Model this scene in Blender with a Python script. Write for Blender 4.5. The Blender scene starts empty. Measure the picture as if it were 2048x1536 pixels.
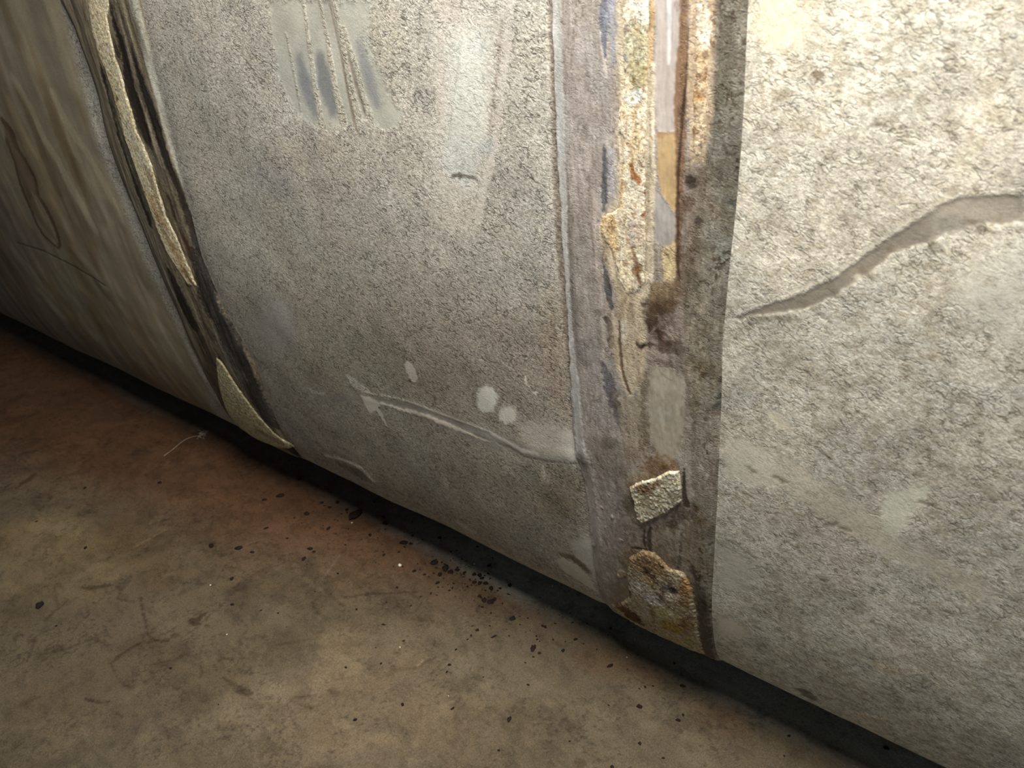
import bpy, math, numpy as np
from mathutils import Vector, Matrix

# ------------------------------------------------------------------ scene, camera, light
sc = bpy.context.scene
col = sc.collection
sc.view_settings.view_transform = 'Standard'
sc.view_settings.look = 'None'
sc.view_settings.gamma = 1
sc.view_settings.use_curve_mapping = False
sc.view_settings.exposure = 0.0

PITCH, YAW, ROLL, FPX = 0.5035, 0.6853, -0.0685, 1490.0
EYE = Vector((0.0, -0.5, 0.783207))
F = Vector((-math.sin(YAW) * math.cos(PITCH), math.cos(YAW) * math.cos(PITCH), -math.sin(PITCH)))
R0 = Vector((math.cos(YAW), math.sin(YAW), 0.0)); U0 = R0.cross(F)
R = R0 * math.cos(ROLL) + U0 * math.sin(ROLL)
U = -R0 * math.sin(ROLL) + U0 * math.cos(ROLL)
cd = bpy.data.cameras.new('camera'); cam = bpy.data.objects.new('camera', cd); col.objects.link(cam)
cam.matrix_world = Matrix(((R.x, U.x, -F.x, EYE.x), (R.y, U.y, -F.y, EYE.y), (R.z, U.z, -F.z, EYE.z), (0, 0, 0, 1)))
cd.sensor_width = 36.0; cd.lens = 36.0 * FPX / 2048.0; cd.clip_start = 0.01
cd.dof.use_dof = True; cd.dof.focus_distance = 0.80; cd.dof.aperture_fstop = 10.0
sc.camera = cam

w = bpy.data.worlds.new('world'); sc.world = w; w.use_nodes = True
w.node_tree.nodes['Background'].inputs[0].default_value = (0.74, 0.86, 1.0, 1)
w.node_tree.nodes['Background'].inputs[1].default_value = 0.065

ld = bpy.data.lights.new('work_lamp', 'AREA'); ld.shape = 'DISK'; ld.size = 0.55
ld.energy = 43.0; ld.color = (1.0, 0.955, 0.885)
lamp = bpy.data.objects.new('work_lamp', ld); col.objects.link(lamp)
lamp.location = (-0.17, -0.19, 1.44)
lamp.rotation_euler = (Vector((-0.45, 0.05, 0.45)) - Vector(lamp.location)).to_track_quat('-Z', 'Y').to_euler()

# added cool fill light, low at right, to lift the gap under the tank
dl = bpy.data.lights.new('cool_fill', 'AREA'); dl.shape = 'RECTANGLE'; dl.size = 1.2; dl.size_y = 0.7
dl.energy = 3.0; dl.color = (0.76, 0.88, 1.0)
fill = bpy.data.objects.new('cool_fill', dl); col.objects.link(fill); fill.location = (1.3, -1.7, 0.45)
fill.rotation_euler = (Vector((-0.3, 0.1, 0.05)) - Vector(fill.location)).to_track_quat('-Z', 'Y').to_euler()

# ------------------------------------------------------------------ marks on the surfaces (metres: along the tank, up its skin / floor x, y)
MARKS = {
 'shell': [
  ["s",[[-0.34847,0.90746,0.00309],[-0.34899,0.86373,0.00276],[-0.34915,0.82014,0.00286],[-0.34942,0.76886,0.00349],[-0.34875,0.71188,0.00315],[-0.34785,0.64589,0.00277],[-0.34665,0.58763,0.00232]],[118,105,92],0.75,0.00181,0.00091,-1,0,0],
  ["p",[[-0.6799,0.91752],[-0.68515,0.88228],[-0.68751,0.84984],[-0.67932,0.82852],[-0.67195,0.8142],[-0.6467,0.8057],[-0.62168,0.79889],[-0.58991,0.80648],[-0.55646,0.81383],[-0.54865,0.80337],[-0.52137,0.80682],[-0.51455,0.82166],[-0.53064,0.84035],[-0.53826,0.86537],[-0.53943,0.88973],[-0.53,0.91297]],[168,168,158],0.85,0.00397,0.00397,0.12,-0.3,0],
  ["p",[[-0.63208,0.89072],[-0.61381,0.90313],[-0.60086,0.89873],[-0.62783,0.86004],[-0.65816,0.83167],[-0.65943,0.86419]],[152,153,148],0.5,0.0086,0.00287,-1,0,0],
  ["s",[[-0.64776,0.8643,0.00554],[-0.64492,0.84379,0.00962],[-0.64224,0.82751,0.00892],[-0.6381,0.81581,0.00487]],[112,116,120],0.8,0.00543,0.00181,-1,0,0],
  ["s",[[-0.61615,0.86461,0.00746],[-0.61599,0.84453,0.01146],[-0.61163,0.82868,0.01002],[-0.61004,0.81854,0.0062]],[106,109,112],0.85,0.00525,0.00175,-1,0,0],
  ["s",[[-0.55757,0.8756,0.00536],[-0.55278,0.85893,0.00745],[-0.54847,0.8398,0.00754],[-0.54624,0.82899,0.00483]],[130,132,134],0.8,0.00481,0.0016,-1,0,0],
  ["s",[[-0.66226,0.88663,0.00119],[-0.66157,0.85037,0.00162],[-0.66161,0.81615,0.00124]],[176,172,158],0.85,0.00152,0.00091,1,0.15,0],
  ["s",[[-0.62733,0.91593,0.00182],[-0.62968,0.86892,0.00302],[-0.63148,0.83259,0.0039],[-0.63083,0.80416,0.00479]],[176,172,158],0.85,0.00146,0.00087,1,0.15,0],
  ["s",[[-0.60327,0.9152,0.00141],[-0.60188,0.86909,0.00291],[-0.60168,0.83815,0.00448],[-0.59729,0.80606,0.00536]],[176,172,158],0.85,0.00141,0.00084,1,0.15,0],
  ["s",[[-0.58411,0.91462,0.00273],[-0.58077,0.86922,0.00352],[-0.57914,0.8344,0.00507],[-0.5734,0.80972,0.00516]],[176,172,158],0.85,0.00137,0.00082,1,0.15,0],
  ["s",[[-0.57687,0.89013,0.00341],[-0.56777,0.86084,0.00347],[-0.56308,0.83496,0.00424],[-0.55822,0.81509,0.00429]],[176,172,158],0.85,0.00136,0.00082,1,0.15,0],
  ["s",[[-0.59061,0.91078,0.00139],[-0.58633,0.86919,0.00142],[-0.58411,0.83423,0.00219],[-0.58117,0.80698,0.00224],[-0.5766,0.79697,0.00074]],[124,108,94],0.7,0.00112,0.00056,-1,-0.15,0],
  ["s",[[-0.57594,0.86925,0.0014],[-0.57147,0.84567,0.00213],[-0.56678,0.82817,0.00215],[-0.56449,0.81477,0.00072]],[124,108,94],0.7,0.00111,0.00055,-1,-0.15,0],
  ["p",[[-0.46152,0.9109],[-0.38987,0.90872],[-0.39832,0.86674],[-0.41093,0.81664],[-0.42628,0.77807],[-0.43805,0.73176],[-0.47156,0.71261],[-0.49534,0.7339],[-0.48882,0.77688],[-0.47437,0.83393],[-0.47045,0.88143]],[196,190,180],0.8,0.0136,0.0068,0.6,0,0],
  ["p",[[-0.44554,0.88873],[-0.4093,0.88478],[-0.41589,0.82037],[-0.43145,0.78192],[-0.44918,0.75808],[-0.47079,0.77398],[-0.45855,0.83453]],[194,197,190],0.8,0.01055,0.00479,0.4,0,0],
  ["s",[[-0.3851,0.90858,0.00329],[-0.39172,0.87401,0.0034],[-0.40105,0.83673,0.00352],[-0.40994,0.80047,0.00306],[-0.42449,0.76955,0.00365],[-0.43805,0.73176,0.00385]],[202,195,186],0.6,0.00183,0.00092,0.4,0,0],
  ["s",[[-0.39488,0.89517,0.00097],[-0.40034,0.86672,0.00148],[-0.4089,0.83643,0.00152],[-0.41714,0.80408,0.00105]],[150,138,126],0.55,0.00133,0.00088,-1,0,0],
  ["s",[[-0.43527,0.88497,0.00077],[-0.44886,0.84288,0.00107],[-0.46423,0.79656,0.00084]],[170,170,165],0.6,0.00095,0.00095,-1,0,0],
  ["p",[[-0.41142,0.79798],[-0.41324,0.79449],[-0.41611,0.79158],[-0.41959,0.78971],[-0.42316,0.78917],[-0.42626,0.79007],[-0.42839,0.79227],[-0.42922,0.79542],[-0.42863,0.79903],[-0.42672,0.80253],[-0.42381,0.80539],[-0.42034,0.80718],[-0.41685,0.80765],[-0.41383,0.80674],[-0.41175,0.80459],[-0.4109,0.80152]],[170,176,180],0.5,0.00481,0.00144,-1,0,0],
  ["p",[[-0.46474,0.77005],[-0.45408,0.7733],[-0.44723,0.77173],[-0.43851,0.77168],[-0.43035,0.76809],[-0.44181,0.76871],[-0.45054,0.76919],[-0.45387,0.76662],[-0.45649,0.76905],[-0.46333,0.76748]],[96,92,82],0.95,0.00103,0.00078,-1,0,0],
  ["p",[[-0.49417,0.8854],[-0.49779,0.87647],[-0.50508,0.86873],[-0.51508,0.86339],[-0.52629,0.86139],[-0.53694,0.86314],[-0.54526,0.86844],[-0.54985,0.87645],[-0.54997,0.88581],[-0.54568,0.89498],[-0.53779,0.90251],[-0.52762,0.90732],[-0.51676,0.90878],[-0.50678,0.90679],[-0.49905,0.90169],[-0.49464,0.89421]],[158,148,122],0.35,0.0124,0.00694,1,0,0.6],
  ["p",[[-0.56688,0.7607],[-0.57865,0.74899],[-0.60135,0.73887],[-0.63243,0.73191],[-0.66769,0.72946],[-0.7015,0.73228],[-0.72778,0.74019],[-0.74149,0.75192],[-0.74006,0.76532],[-0.72414,0.77796],[-0.69716,0.78772],[-0.66416,0.79323],[-0.63048,0.794],[-0.6008,0.79024],[-0.57881,0.78269],[-0.56703,0.77242]],[158,142,125],0.3,0.01965,0.00917,1,0,0.4],
  ["p",[[-0.69246,0.74276],[-0.69902,0.73364],[-0.71174,0.72498],[-0.72898,0.71806],[-0.74825,0.71405],[-0.76652,0.71372],[-0.78071,0.71726],[-0.78833,0.72414],[-0.78811,0.73318],[-0.78021,0.74285],[-0.76614,0.75154],[-0.74834,0.75795],[-0.72961,0.76121],[-0.71268,0.76098],[-0.69984,0.75742],[-0.69278,0.75105]],[160,162,168],0.35,0.01841,0.00736,-1,0,0],
  ["p",[[-0.76135,0.55421],[-0.76817,0.53832],[-0.7825,0.52143],[-0.80265,0.50598],[-0.82571,0.4945],[-0.84792,0.48919],[-0.86536,0.49126],[-0.87488,0.50051],[-0.87494,0.51525],[-0.86588,0.53277],[-0.84958,0.55006],[-0.82891,0.56445],[-0.80707,0.57402],[-0.78712,0.5777],[-0.77165,0.57522],[-0.76265,0.56704]],[172,176,180],0.5,0.02112,0.00864,0.35,0,0],
  ["s",[[-0.84663,0.59536,0.01449],[-0.86011,0.50107,0.02331],[-0.87243,0.41115,0.0233],[-0.87582,0.34138,0.02256]],[160,162,152],0.4,0.01489,0.00532,-1,0,0],
  ["p",[[-0.38001,0.60052],[-0.39032,0.56898],[-0.41508,0.53535],[-0.45267,0.50411],[-0.49861,0.48093],[-0.54515,0.47161],[-0.58255,0.47978],[-0.60257,0.50439],[-0.60163,0.53979],[-0.58151,0.57814],[-0.54769,0.61234],[-0.50698,0.6376],[-0.46578,0.65158],[-0.4292,0.65383],[-0.40102,0.64507],[-0.38398,0.62668]],[150,136,124],0.35,0.04032,0.01344,-1,0,0],
  ["p",[[-0.52385,0.54311],[-0.5417,0.52144],[-0.57813,0.49852],[-0.63034,0.47735],[-0.69219,0.46158],[-0.75371,0.45499],[-0.80254,0.46005],[-0.82777,0.4764],[-0.82417,0.50055],[-0.79391,0.52723],[-0.74481,0.55128],[-0.68699,0.56912],[-0.62988,0.57894],[-0.5808,0.58044],[-0.54481,0.57419],[-0.52517,0.56128]],[140,140,122],0.35,0.03386,0.01524,-1,0,0],
  ["p",[[-0.90951,0.58337],[-0.64154,0.62818],[-0.48742,0.64163],[-0.34409,0.66173],[-0.3481,0.50289],[-0.3544,0.30161],[-0.61095,0.22358],[-0.93005,0.24396],[-0.91848,0.41514]],[134,122,104],0.32,0.04792,0.01997,-1,0,0],
  ["s",[[-0.80094,0.43588,0.00129],[-0.77365,0.42997,0.00281],[-0.703,0.45317,0.00398],[-0.65122,0.46614,0.00576],[-0.60505,0.47219,0.00756],[-0.55365,0.47764,0.01009],[-0.50679,0.47799,0.01284],[-0.47039,0.47544,0.01259],[-0.43504,0.47603,0.01009],[-0.39413,0.48152,0.00838],[-0.34888,0.49473,0.00771]],[150,148,142],0.8,0.00409,0.00245,0.2,0.28,0],
  ["s",[[-0.66725,0.47269,0.00082],[-0.61019,0.48336,0.00121],[-0.57562,0.48647,0.00127],[-0.54364,0.48547,0.00128],[-0.50502,0.48583,0.00099],[-0.4612,0.48594,0.0008]],[216,208,194],0.8,0.00121,0.00081,-1,0.35,0],
  ["s",[[-0.64079,0.46489,0.00181],[-0.60664,0.46705,0.00257],[-0.56302,0.47291,0.00299],[-0.52352,0.47199,0.0035],[-0.49327,0.47128,0.00215],[-0.46772,0.47068,0.00123],[-0.43543,0.47375,0.00077]],[231,221,206],0.85,0.0012,0.002,-1,0.39,0],
  ["s",[[-0.48555,0.47268,0.00171],[-0.45674,0.47198,0.00164],[-0.43543,0.47375,0.0017],[-0.41594,0.46794,0.00124],[-0.3922,0.47189,0.00105],[-0.34368,0.48622,0.00065]],[108,98,84],0.75,0.00143,0.00071,-1,-0.35,0],
  ["s",[[-0.64015,0.4721,0.00167],[-0.57701,0.48158,0.00247],[-0.52064,0.48396,0.00252],[-0.47634,0.48182,0.00168]],[118,110,98],0.5,0.00322,0.00161,-1,0,0],
  ["s",[[-0.45825,0.4828,0.00256],[-0.44113,0.48075,0.00346],[-0.41811,0.47556,0.00328],[-0.39788,0.47796,0.00223]],[216,210,202],0.7,0.00214,0.00143,-1,0.35,0],
  ["p",[[-0.33417,0.5095],[-0.33998,0.50003],[-0.3513,0.4911],[-0.36667,0.48409],[-0.38388,0.4802],[-0.40017,0.48023],[-0.41278,0.48431],[-0.4195,0.49177],[-0.41922,0.50133],[-0.41214,0.51132],[-0.39962,0.52012],[-0.38383,0.52644],[-0.36723,0.52947],[-0.35222,0.52891],[-0.34081,0.52496],[-0.3345,0.51819]],[204,198,186],0.75,0.01044,0.00587,0.35,0,0],
  ["p",[[-0.33147,0.51882],[-0.33324,0.5109],[-0.33718,0.50313],[-0.34274,0.49671],[-0.34908,0.49267],[-0.3552,0.49174],[-0.3601,0.49412],[-0.36299,0.49942],[-0.36342,0.50675],[-0.36137,0.51492],[-0.35721,0.52261],[-0.35162,0.5287],[-0.34545,0.53231],[-0.33961,0.53299],[-0.33493,0.53069],[-0.33207,0.52573]],[216,214,206],0.6,0.00877,0.00313,0.2,0,0],
  ["p",[[-0.6955,0.49267],[-0.68302,0.49331],[-0.659,0.48303],[-0.65239,0.47588],[-0.67185,0.47279],[-0.68949,0.47587]],[204,200,190],0.8,0.00135,0.00135,-1,0,0],
  ["p",[[-0.6773,0.46553],[-0.66113,0.46918],[-0.6405,0.46577],[-0.64763,0.45549],[-0.64347,0.4465],[-0.64295,0.42703],[-0.64879,0.43649],[-0.65337,0.44952],[-0.67025,0.4388],[-0.67398,0.44653]],[222,216,204],0.9,0.00184,0.00184,0.1,0.14,0],
  ["p",[[-0.79047,0.44436],[-0.7776,0.43989],[-0.75495,0.44377],[-0.77134,0.43504],[-0.78902,0.43362]],[198,194,184],0.7,0.00206,0.00155,-1,0,0],
  ["p",[[-0.55958,0.53891],[-0.55886,0.53317],[-0.55944,0.52756],[-0.56126,0.52294],[-0.56402,0.52003],[-0.56731,0.51932],[-0.57062,0.52093],[-0.57342,0.52461],[-0.5753,0.52977],[-0.57597,0.5356],[-0.57533,0.54119],[-0.5735,0.5457],[-0.57077,0.54846],[-0.56753,0.54908],[-0.56427,0.54749],[-0.56148,0.54392]],[211,204,190],0.9,0.00115,0.00154,0.3,0.1,0],
  ["p",[[-0.44155,0.53508],[-0.44448,0.52757],[-0.44928,0.52052],[-0.45527,0.51504],[-0.46151,0.51202],[-0.467,0.51202],[-0.47085,0.51506],[-0.47245,0.52064],[-0.47156,0.52784],[-0.46838,0.53549],[-0.46345,0.5424],[-0.45753,0.54755],[-0.45152,0.55023],[-0.44628,0.5501],[-0.44256,0.5472],[-0.4409,0.54195]],[231,228,218],0.9,0.00276,0.00276,0.15,0.1,0],
  ["p",[[-0.41737,0.5243],[-0.419,0.51927],[-0.42232,0.51429],[-0.42684,0.51013],[-0.43188,0.50744],[-0.43666,0.50667],[-0.4404,0.50798],[-0.44253,0.51115],[-0.4427,0.51568],[-0.44091,0.52083],[-0.43746,0.5258],[-0.43292,0.52983],[-0.42797,0.53234],[-0.42335,0.53298],[-0.41972,0.53169],[-0.41762,0.52865]],[226,222,210],0.85,0.0034,0.00272,0.2,0.1,0],
  ["s",[[-0.42598,0.58504,0.00074],[-0.41296,0.5787,0.0011],[-0.40404,0.57539,0.00072]],[216,206,194],0.7,0.00093,0.00124,-1,0,0],
  ["p",[[-0.40068,0.57754],[-0.3982,0.56764],[-0.39511,0.5626],[-0.39722,0.56555],[-0.40183,0.56833]],[236,228,216],0.9,0.00124,0.00124,-1,0,0],
  ["p",[[-0.38728,0.56143],[-0.38763,0.56041],[-0.38841,0.55939],[-0.3895,0.55852],[-0.39075,0.55795],[-0.39195,0.55776],[-0.39292,0.55798],[-0.39352,0.55857],[-0.39364,0.55945],[-0.39329,0.56049],[-0.3925,0.56151],[-0.3914,0.56237],[-0.39016,0.56293],[-0.38897,0.56312],[-0.388,0.5629],[-0.38741,0.56231]],[226,218,206],0.8,0.00124,0.00186,-1,0,0],
  ["p",[[-0.39531,0.46356],[-0.39134,0.45448],[-0.38198,0.45129],[-0.38663,0.44121],[-0.3975,0.43486],[-0.40096,0.44302],[-0.39625,0.45239]],[216,208,192],0.6,0.00359,0.00359,-1,0,0],
  ["s",[[-0.39115,0.46528,0.00097],[-0.39274,0.45389,0.00211],[-0.39136,0.44501,0.00311]],[231,224,212],0.8,0.00142,0.00142,-1,0,0],
  ["p",[[-0.55443,0.37036],[-0.55466,0.36459],[-0.55585,0.35888],[-0.55782,0.35412],[-0.56025,0.35108],[-0.56274,0.35028],[-0.56489,0.35187],[-0.56639,0.35558],[-0.56701,0.3608],[-0.56671,0.36667],[-0.56552,0.37229],[-0.56364,0.37682],[-0.56133,0.37963],[-0.55891,0.38033],[-0.55675,0.37883],[-0.55517,0.37534]],[191,186,174],0.6,0.00238,0.00191,-1,0,0],
  ["s",[[-0.46418,0.47775,0.00144],[-0.43702,0.46454,0.00192],[-0.42116,0.45646,0.00193]],[196,188,176],0.5,0.00221,0.00147,-1,0,0],
  ["p",[[-0.34514,0.42586],[-0.35539,0.40976],[-0.36915,0.39641],[-0.38431,0.38825],[-0.39825,0.38706],[-0.40852,0.39327],[-0.41336,0.40572],[-0.41214,0.42202],[-0.40532,0.43925],[-0.39423,0.45468],[-0.38069,0.46615],[-0.3667,0.47231],[-0.35416,0.47258],[-0.34473,0.46707],[-0.33965,0.45652],[-0.33972,0.44219]],[126,114,84],0.55,0.01802,0.00649,1,0,0],
  ["p",[[-0.36098,0.68738],[-0.34697,0.6202],[-0.34694,0.52869],[-0.37271,0.55646],[-0.37961,0.6332]],[150,130,108],0.4,0.01241,0.00451,1,0,0],
  ["p",[[-0.81233,0.28546],[-0.78852,0.29115],[-0.76048,0.29785],[-0.74578,0.28898],[-0.73873,0.2783],[-0.76366,0.26717],[-0.78901,0.27138],[-0.80883,0.27617]],[105,103,86],0.6,0.00553,0.00415,-1,-1.2,0],
  ["s",[[-0.8351,0.29006,0.00281],[-0.7815,0.30367,0.00364],[-0.74327,0.30391,0.00502],[-0.73237,0.2841,0.00452]],[194,191,176],0.6,0.00395,0.00263,-1,1.5,0],
  ["p",[[-0.579,0.27616],[-0.56013,0.27844],[-0.53756,0.26882],[-0.54985,0.26022],[-0.5713,0.26235]],[191,188,174],0.55,0.00372,0.00372,-1,0.6,0],
  ["p",[[-0.37314,0.35204],[-0.35638,0.37449],[-0.33606,0.38155],[-0.34586,0.27469],[-0.35234,0.31324],[-0.36686,0.32818]],[202,198,190],0.8,0.00578,0.00413,0.2,0,0],
  ["p",[[-0.4041,0.30114],[-0.39071,0.31301],[-0.36984,0.31157],[-0.35554,0.29551],[-0.35183,0.26339],[-0.37094,0.27246],[-0.39397,0.28189]],[198,192,178],0.85,0.00287,0.00191,0.15,0.5,0],
  ["s",[[-0.39156,0.31943,0.00329],[-0.37464,0.32328,0.00623],[-0.36198,0.31676,0.00663],[-0.35547,0.30707,0.00375]],[96,84,58],0.75,0.00265,0.00088,-1,0,0],
  ["p",[[-0.19825,0.9029],[-0.05305,0.8985],[-0.01511,0.73318],[-0.08421,0.73939],[-0.1465,0.72771],[-0.18789,0.75052]],[212,206,190],0.6,0.01798,0.00599,-1,0,0],
  ["p",[[-0.16018,0.89111],[-0.16072,0.88489],[-0.16392,0.87956],[-0.16939,0.87593],[-0.17634,0.87463],[-0.18371,0.87591],[-0.19031,0.87964],[-0.19506,0.88522],[-0.19717,0.89175],[-0.19633,0.89814],[-0.19274,0.9034],[-0.18703,0.90674],[-0.18013,0.90771],[-0.17305,0.90624],[-0.16683,0.90259],[-0.16233,0.8973]],[225,215,190],0.8,0.00876,0.00409,0.3,0,0],
  ["p",[[-0.19085,0.68841],[-0.16906,0.70304],[-0.14525,0.7166],[-0.12513,0.73172],[-0.10733,0.75182],[-0.09211,0.76889],[-0.07749,0.78235],[-0.066,0.79292],[-0.05143,0.79755],[-0.03033,0.79993],[-0.02694,0.78513],[-0.0416,0.78105],[-0.05518,0.77826],[-0.06701,0.77033],[-0.07959,0.76296],[-0.09012,0.75701],[-0.1014,0.74317],[-0.11349,0.72958],[-0.12495,0.71771],[-0.14065,0.70676],[-0.15766,0.6991],[-0.1795,0.69262],[-0.18874,0.68636]],[126,117,104],0.85,0.00112,0.00128,0.2,-0.5,0],
  ["p",[[-0.07169,0.78063],[-0.06309,0.78483],[-0.04697,0.78242],[-0.0411,0.77872],[-0.04668,0.77488],[-0.05714,0.7749],[-0.06466,0.77225],[-0.06817,0.77644]],[98,90,78],0.7,0.00113,0.00197,-1,0,0],
  ["p",[[-0.11483,0.73901],[-0.10393,0.74965],[-0.09093,0.76185],[-0.08275,0.76475],[-0.08727,0.75747],[-0.09748,0.74732],[-0.10487,0.73552],[-0.11647,0.72791]],[160,150,132],0.5,0.00128,0.00256,-1,0,0.5],
  ["s",[[-0.18004,0.69948,0.00076],[-0.14575,0.72107,0.00107],[-0.12131,0.73963,0.00134],[-0.10398,0.75983,0.00128],[-0.08303,0.78226,0.00122],[-0.06669,0.79643,0.00119]],[205,198,182],0.5,0.0013,0.00065,0.5,0,0],
  ["p",[[-0.02983,0.78784],[-0.02895,0.78098],[-0.03127,0.77391],[-0.03655,0.76765],[-0.04412,0.76317],[-0.05289,0.76126],[-0.06147,0.76234],[-0.06841,0.76629],[-0.07253,0.77248],[-0.07315,0.77987],[-0.07023,0.78719],[-0.06437,0.7933],[-0.05657,0.79729],[-0.04807,0.79868],[-0.04009,0.79735],[-0.03372,0.79355]],[215,212,198],0.25,0.0097,0.00416,-1,0,0],
  ["p",[[-0.0512,0.75854],[-0.02466,0.77513],[-0.00933,0.70769],[-0.03567,0.72194],[-0.05407,0.73162]],[212,212,200],0.5,0.01155,0.00433,0.35,0,0],
  ["p",[[-0.147,0.85943],[-0.14761,0.85829],[-0.14875,0.85752],[-0.15025,0.85723],[-0.15189,0.85747],[-0.15341,0.8582],[-0.15457,0.85932],[-0.1552,0.86065],[-0.15521,0.86198],[-0.15458,0.86312],[-0.15343,0.86388],[-0.15193,0.86416],[-0.1503,0.86391],[-0.1488,0.86318],[-0.14765,0.86207],[-0.14702,0.86075]],[128,112,92],0.85,0.00117,0.00117,-1,0,0],
  ["p",[[-0.0808,0.87371],[-0.08097,0.87307],[-0.0815,0.8726],[-0.0823,0.87236],[-0.08326,0.87239],[-0.08423,0.87268],[-0.08506,0.8732],[-0.08562,0.87386],[-0.08583,0.87457],[-0.08565,0.8752],[-0.08512,0.87567],[-0.08431,0.87591],[-0.08336,0.87587],[-0.08239,0.87558],[-0.08157,0.87506],[-0.08101,0.8744]],[140,126,108],0.7,0.001,0.00075,-1,0,0],
  ["p",[[-0.05306,0.85746],[-0.0535,0.85606],[-0.0547,0.85507],[-0.05646,0.85464],[-0.05854,0.85484],[-0.06061,0.85565],[-0.06234,0.85694],[-0.06348,0.85852],[-0.06384,0.86013],[-0.06337,0.86153],[-0.06215,0.86251],[-0.06036,0.86292],[-0.0583,0.8627],[-0.05626,0.86188],[-0.05455,0.86061],[-0.05343,0.85906]],[148,136,112],0.45,0.00147,0.00196,-1,0,0.4],
  ["p",[[-0.05706,0.85389],[-0.0574,0.85283],[-0.05832,0.85207],[-0.05966,0.85174],[-0.06123,0.85188],[-0.0628,0.85249],[-0.06411,0.85346],[-0.06497,0.85465],[-0.06524,0.85588],[-0.06488,0.85694],[-0.06395,0.85769],[-0.0626,0.85801],[-0.06103,0.85785],[-0.05948,0.85724],[-0.05819,0.85628],[-0.05734,0.8551]],[148,136,112],0.45,0.00149,0.00198,-1,0,0.4],
  ["p",[[-0.045,0.83906],[-0.04527,0.83815],[-0.04601,0.83749],[-0.04711,0.83719],[-0.0484,0.83729],[-0.04969,0.83777],[-0.05077,0.83858],[-0.05149,0.83957],[-0.05173,0.84061],[-0.05145,0.84152],[-0.0507,0.84217],[-0.04959,0.84246],[-0.04831,0.84236],[-0.04703,0.84187],[-0.04595,0.84107],[-0.04524,0.84009]],[148,136,112],0.45,0.00149,0.00199,-1,0,0.4],
  ["p",[[-0.08841,0.84243],[-0.08869,0.84166],[-0.08938,0.84111],[-0.09037,0.84086],[-0.09152,0.84095],[-0.09265,0.84136],[-0.09358,0.84204],[-0.09418,0.84288],[-0.09435,0.84375],[-0.09406,0.84452],[-0.09336,0.84506],[-0.09236,0.84531],[-0.09122,0.84521],[-0.0901,0.8448],[-0.08917,0.84412],[-0.08858,0.84329]],[148,136,112],0.45,0.00161,0.00215,-1,0,0.4],
  ["p",[[-0.13702,0.80199],[-0.13745,0.80097],[-0.1384,0.8002],[-0.13974,0.79981],[-0.14126,0.79985],[-0.14273,0.80032],[-0.14393,0.80114],[-0.14466,0.8022],[-0.14481,0.80333],[-0.14437,0.80435],[-0.14341,0.80511],[-0.14206,0.8055],[-0.14055,0.80545],[-0.13909,0.80497],[-0.13791,0.80415],[-0.13719,0.8031]],[148,136,112],0.45,0.00189,0.00252,-1,0,0.4],
  ["p",[[-0.14229,0.78191],[-0.14273,0.78083],[-0.14373,0.78001],[-0.14511,0.77956],[-0.14668,0.77957],[-0.1482,0.78002],[-0.14943,0.78086],[-0.15018,0.78196],[-0.15033,0.78314],[-0.14987,0.78422],[-0.14886,0.78505],[-0.14747,0.78548],[-0.1459,0.78546],[-0.1444,0.785],[-0.14319,0.78417],[-0.14245,0.78308]],[148,136,112],0.45,0.00197,0.00262,-1,0,0.4],
  ["p",[[-0.11504,0.76391],[-0.1154,0.76293],[-0.11622,0.76217],[-0.11739,0.76175],[-0.11873,0.76173],[-0.12003,0.76211],[-0.12109,0.76284],[-0.12175,0.76381],[-0.12191,0.76486],[-0.12154,0.76584],[-0.12071,0.76659],[-0.11953,0.767],[-0.1182,0.76702],[-0.11692,0.76663],[-0.11586,0.76591],[-0.11521,0.76495]],[148,136,112],0.45,0.00193,0.00257,-1,0,0.4],
  ["p",[[-0.09479,0.78614],[-0.0951,0.78525],[-0.09585,0.78456],[-0.09693,0.7842],[-0.09817,0.78421],[-0.09939,0.78459],[-0.10039,0.7853],[-0.10103,0.78621],[-0.1012,0.7872],[-0.10088,0.7881],[-0.10012,0.78878],[-0.09903,0.78914],[-0.0978,0.78912],[-0.09659,0.78873],[-0.09559,0.78803],[-0.09496,0.78712]],[148,136,112],0.45,0.0018,0.00239,-1,0,0.4],
  ["p",[[-0.05041,0.6918],[-0.05081,0.69016],[-0.05188,0.68882],[-0.05347,0.68798],[-0.05533,0.68777],[-0.05719,0.68823],[-0.05874,0.68929],[-0.05976,0.69079],[-0.06008,0.69249],[-0.05966,0.69414],[-0.05856,0.69547],[-0.05696,0.69629],[-0.05511,0.69648],[-0.05328,0.69601],[-0.05174,0.69496],[-0.05074,0.69348]],[148,136,112],0.45,0.00195,0.0026,-1,0,0.4],
  ["p",[[-0.0904,0.7192],[-0.09081,0.71787],[-0.09181,0.7168],[-0.09324,0.71615],[-0.0949,0.71603],[-0.09652,0.71646],[-0.09786,0.71737],[-0.09871,0.71862],[-0.09894,0.72003],[-0.09851,0.72136],[-0.09749,0.72242],[-0.09605,0.72305],[-0.0944,0.72316],[-0.0928,0.72273],[-0.09147,0.72182],[-0.09063,0.72059]],[148,136,112],0.45,0.00199,0.00265,-1,0,0.4],
  ["p",[[-0.06471,0.67618],[-0.06523,0.67416],[-0.06657,0.67249],[-0.06854,0.67141],[-0.07083,0.67111],[-0.0731,0.67164],[-0.07499,0.67291],[-0.07621,0.67474],[-0.07657,0.67683],[-0.07601,0.67886],[-0.07463,0.68052],[-0.07265,0.68156],[-0.07037,0.68182],[-0.06814,0.68129],[-0.06628,0.68003],[-0.06508,0.67824]],[148,136,112],0.45,0.00205,0.00273,-1,0,0.4],
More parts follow.
